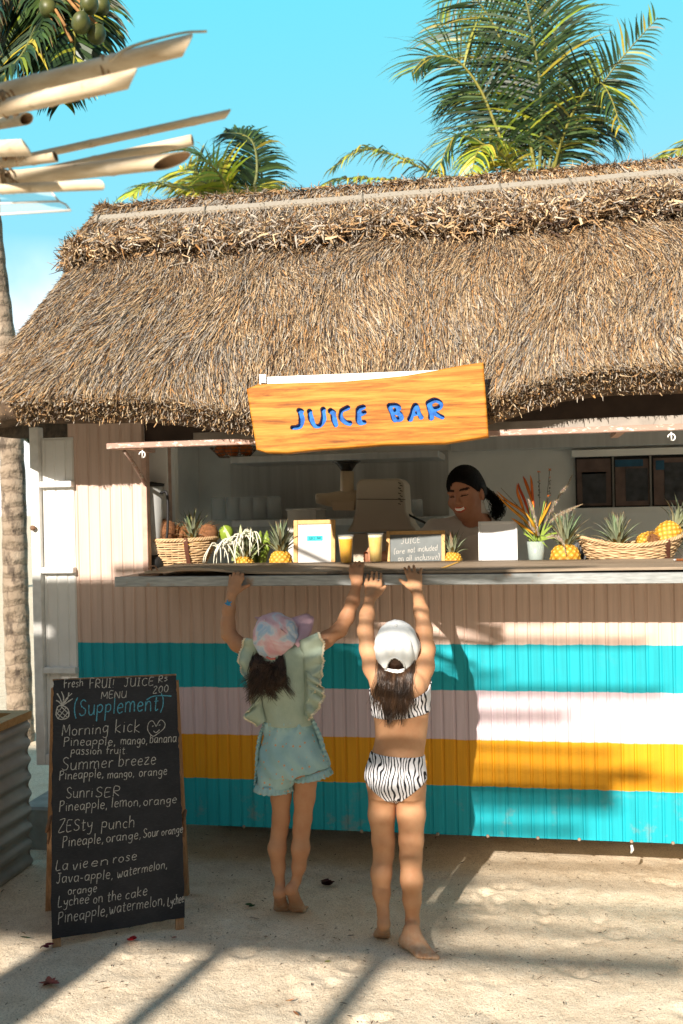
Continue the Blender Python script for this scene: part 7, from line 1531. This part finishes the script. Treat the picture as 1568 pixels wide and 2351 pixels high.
bodyd = s.d.copy()
s.cap(HM(0, .03, -.06), nb_, .055, .058, .03)
# head: x to viewer's right, y away from her face, z up
s.ell(HM(0, .020, .030), (.074, .090, .088), .02, rows); s.ell(HM(0, -.012, -.035), (.064, .072, .082), .03, rows); s.ell(HM(0, -.040, -.086), (.030, .028, .024), .03, rows)
for sx_ in (-1, 1):
    s.ell(HM(sx_*.040, -.050, -.030), (.026, .022, .024), .02, rows); s.ell(HM(sx_*.076, .022, -.018), (.009, .018, .030), .006, rows); s.ell(HM(sx_*.031, -.082, .012), (.017, .012, .0105), .006, rows, op='s'); s.ell(HM(sx_*.031, -.068, .011), (.0155, .0125, .0115), .004, rows)
    s.ell(HM(sx_*.032, -.068, .026), (.024, .012, .007), .01, rows); s.ell(HM(sx_*.011, -.086, -.026), (.0085, .009, .007), .006, rows)
s.cap(HM(0, -.074, .014), HM(0, -.094, -.020), .0085, .0115, .012); s.ell(HM(0, -.076, -.050), (.028, .012, .0065), .008, rows); s.ell(HM(0, -.073, -.064), (.024, .012, .0075), .008, rows)
def wcol(V):
    W = (V-np.array(hc_)) @ np.array(Rm); x, y, z = W.T; C_ = np.ones((len(V), 3)); fr = y < -0.03
    def paint(m_, c): C_[m_] = c
    ax = np.abs(x)
    paint(fr & ((x/.030)**2+((z+.057-.18*x*x/.03)/.0145)**2 < 1), (1.25, .62, .62))                                    # lips
    sm = z+.056-9.0*x*x
    paint(fr & (ax < .0225) & (np.abs(sm) < .0052), (3.4, 6.2, 9.5))                                                   # smile
    lid = z-.006+8*(ax-.031)**2*1.0
    paint(fr & (ax > .016) & (ax < .047) & (np.abs(lid) < .0028), (.08, .08, .08))
    paint(fr & (ax > .018) & (ax < .045) & (lid > .0028) & (lid < .010), (.72, .66, .66))
    br = z-.034+6*(ax-.030)**2-.05*(ax-.03); paint(fr & (ax > .013) & (ax < .052) & (np.abs(br) < .0040), (.10, .10, .10))
    return C_
s.build('body', M_skinC, wm, 2, wcol)
# T-shirt
M_tee = cloth_mat('cream_jersey', (0.66, 0.59, 0.51), (0.74, 0.67, 0.59)); ts = s.copy(); sl, X, Y, Z = s.grid()
nk = np.array(nb_); nd = np.sqrt(((X-nk[0]+.004)/.082)**2+((Y-nk[1]+.01)/.085)**2+((Z-nk[2]-.035)/.055)**2)-1
hd = np.sqrt((X-hc_.x)**2+(Y-hc_.y)**2+(Z-hc_.z)**2)-.118
ad = el.lerp(shL, .25)-shL; ad = np.array(ad.normalized()); cut = (X-el.x-(shL.x-el.x)*.18)*ad[0]+(Y-el.y-(shL.y-el.y)*.18)*ad[1]+(Z-el.z-(shL.z-el.z)*.18)*ad[2]
ts.d = np.maximum(np.maximum(bodyd-.011+.003*np.sin(X*60+Z*45), -nd*.05), cut).astype(np.float32); ts.build('t_shirt', M_tee, wm, 3)
# hair swept back into a ponytail
hs = Solid(s.lo, s.lo+s.h*np.array(s.n), .0040); hs.ell(HM(0, .026, .038), (.082, .096, .090), 0, rows); hs.ell(HM(0.01, .07, -.005), (.070, .060, .075), .03, rows)
sl, X, Y, Z = hs.grid(); A_ = np.stack(np.broadcast_arrays(X-hc_.x, Y-hc_.y, Z-hc_.z), -1) @ np.array(Rm); x, y, z = A_[..., 0], A_[..., 1], A_[..., 2]
face = y+1.05*z-.012+.25*np.maximum(x, 0)+.5*np.maximum(-x-.02, 0)                      # hair line: forehead and temples stay free
hs.d = np.maximum(hs.d+.0016*np.sin(x*420+z*60), -(face)).astype(np.float32); hs.d = np.maximum(hs.d, -(np.sqrt(((np.abs(x)-.078)/.022)**2+((y-.018)/.026)**2+((z+.02)/.036)**2)-1)*.02).astype(np.float32)
hr_ = hs.build('hair', M_hairk, wm, 1)
r = random.Random(4); fl = []
for i in range(420):                       # combed strands from a side parting back over the ears
    sx_ = r.uniform(-1, 1); a0 = Vector((0.014+0.066*sx_, -0.060+0.066*abs(sx_)**1.6, 0.088-0.098*abs(sx_)**1.6+r.gauss(0, .004))); b0 = Vector((0.030+r.gauss(0, .012), 0.080, -0.010+r.gauss(0, .016))); c0_ = Vector((0, .026, .038)); da, db = (a0-c0_), (b0-c0_); pts = []
    for k in range(11):
        t = k/10; d = da.lerp(db, t)+Vector((0, 0, 0.075*math.sin(math.pi*t)*(1-0.6*abs(sx_)))); q = 1/math.sqrt((d.x/.0835)**2+(d.y/.0975)**2+(d.z/.0915)**2); pts.append(HM(*(c0_+d*q*(1+r.gauss(0, .004)))))
    fl.append(pts)
strands_hair('combed_strands', M_hairk, wm, fl, .0013)
pn = []
for i in range(260):
    a = HM(r.gauss(.045, .014), r.gauss(.10, .010), r.gauss(-.005, .015)); b = P(r.gauss(1130, 5), r.gauss(1142, 6), YW+.11); c = P(r.gauss(1144, 7), r.gauss(1165, 7), YW+.08); d = P(r.gauss(1136, 8), r.gauss(1184, 8), YW+.05); pn.append(catmull([a, b, c, d], 9))
strands_hair('ponytail', M_hairk, wm, pn, .0018)
q = NT('pearl'); q.set(Base_Color=(0.75, 0.70, 0.62), Roughness=0.2); pe = MB(); c = P(1104, 1152, YW-.005); pe.lathe([(.0005, -.005), (.0035, -.003), (.005, 0), (.0035, .003), (.0005, .005)], 12, M=Matrix.Translation(HM(.080, .010, -.054))); pe.build('earring', q.mat, wm)
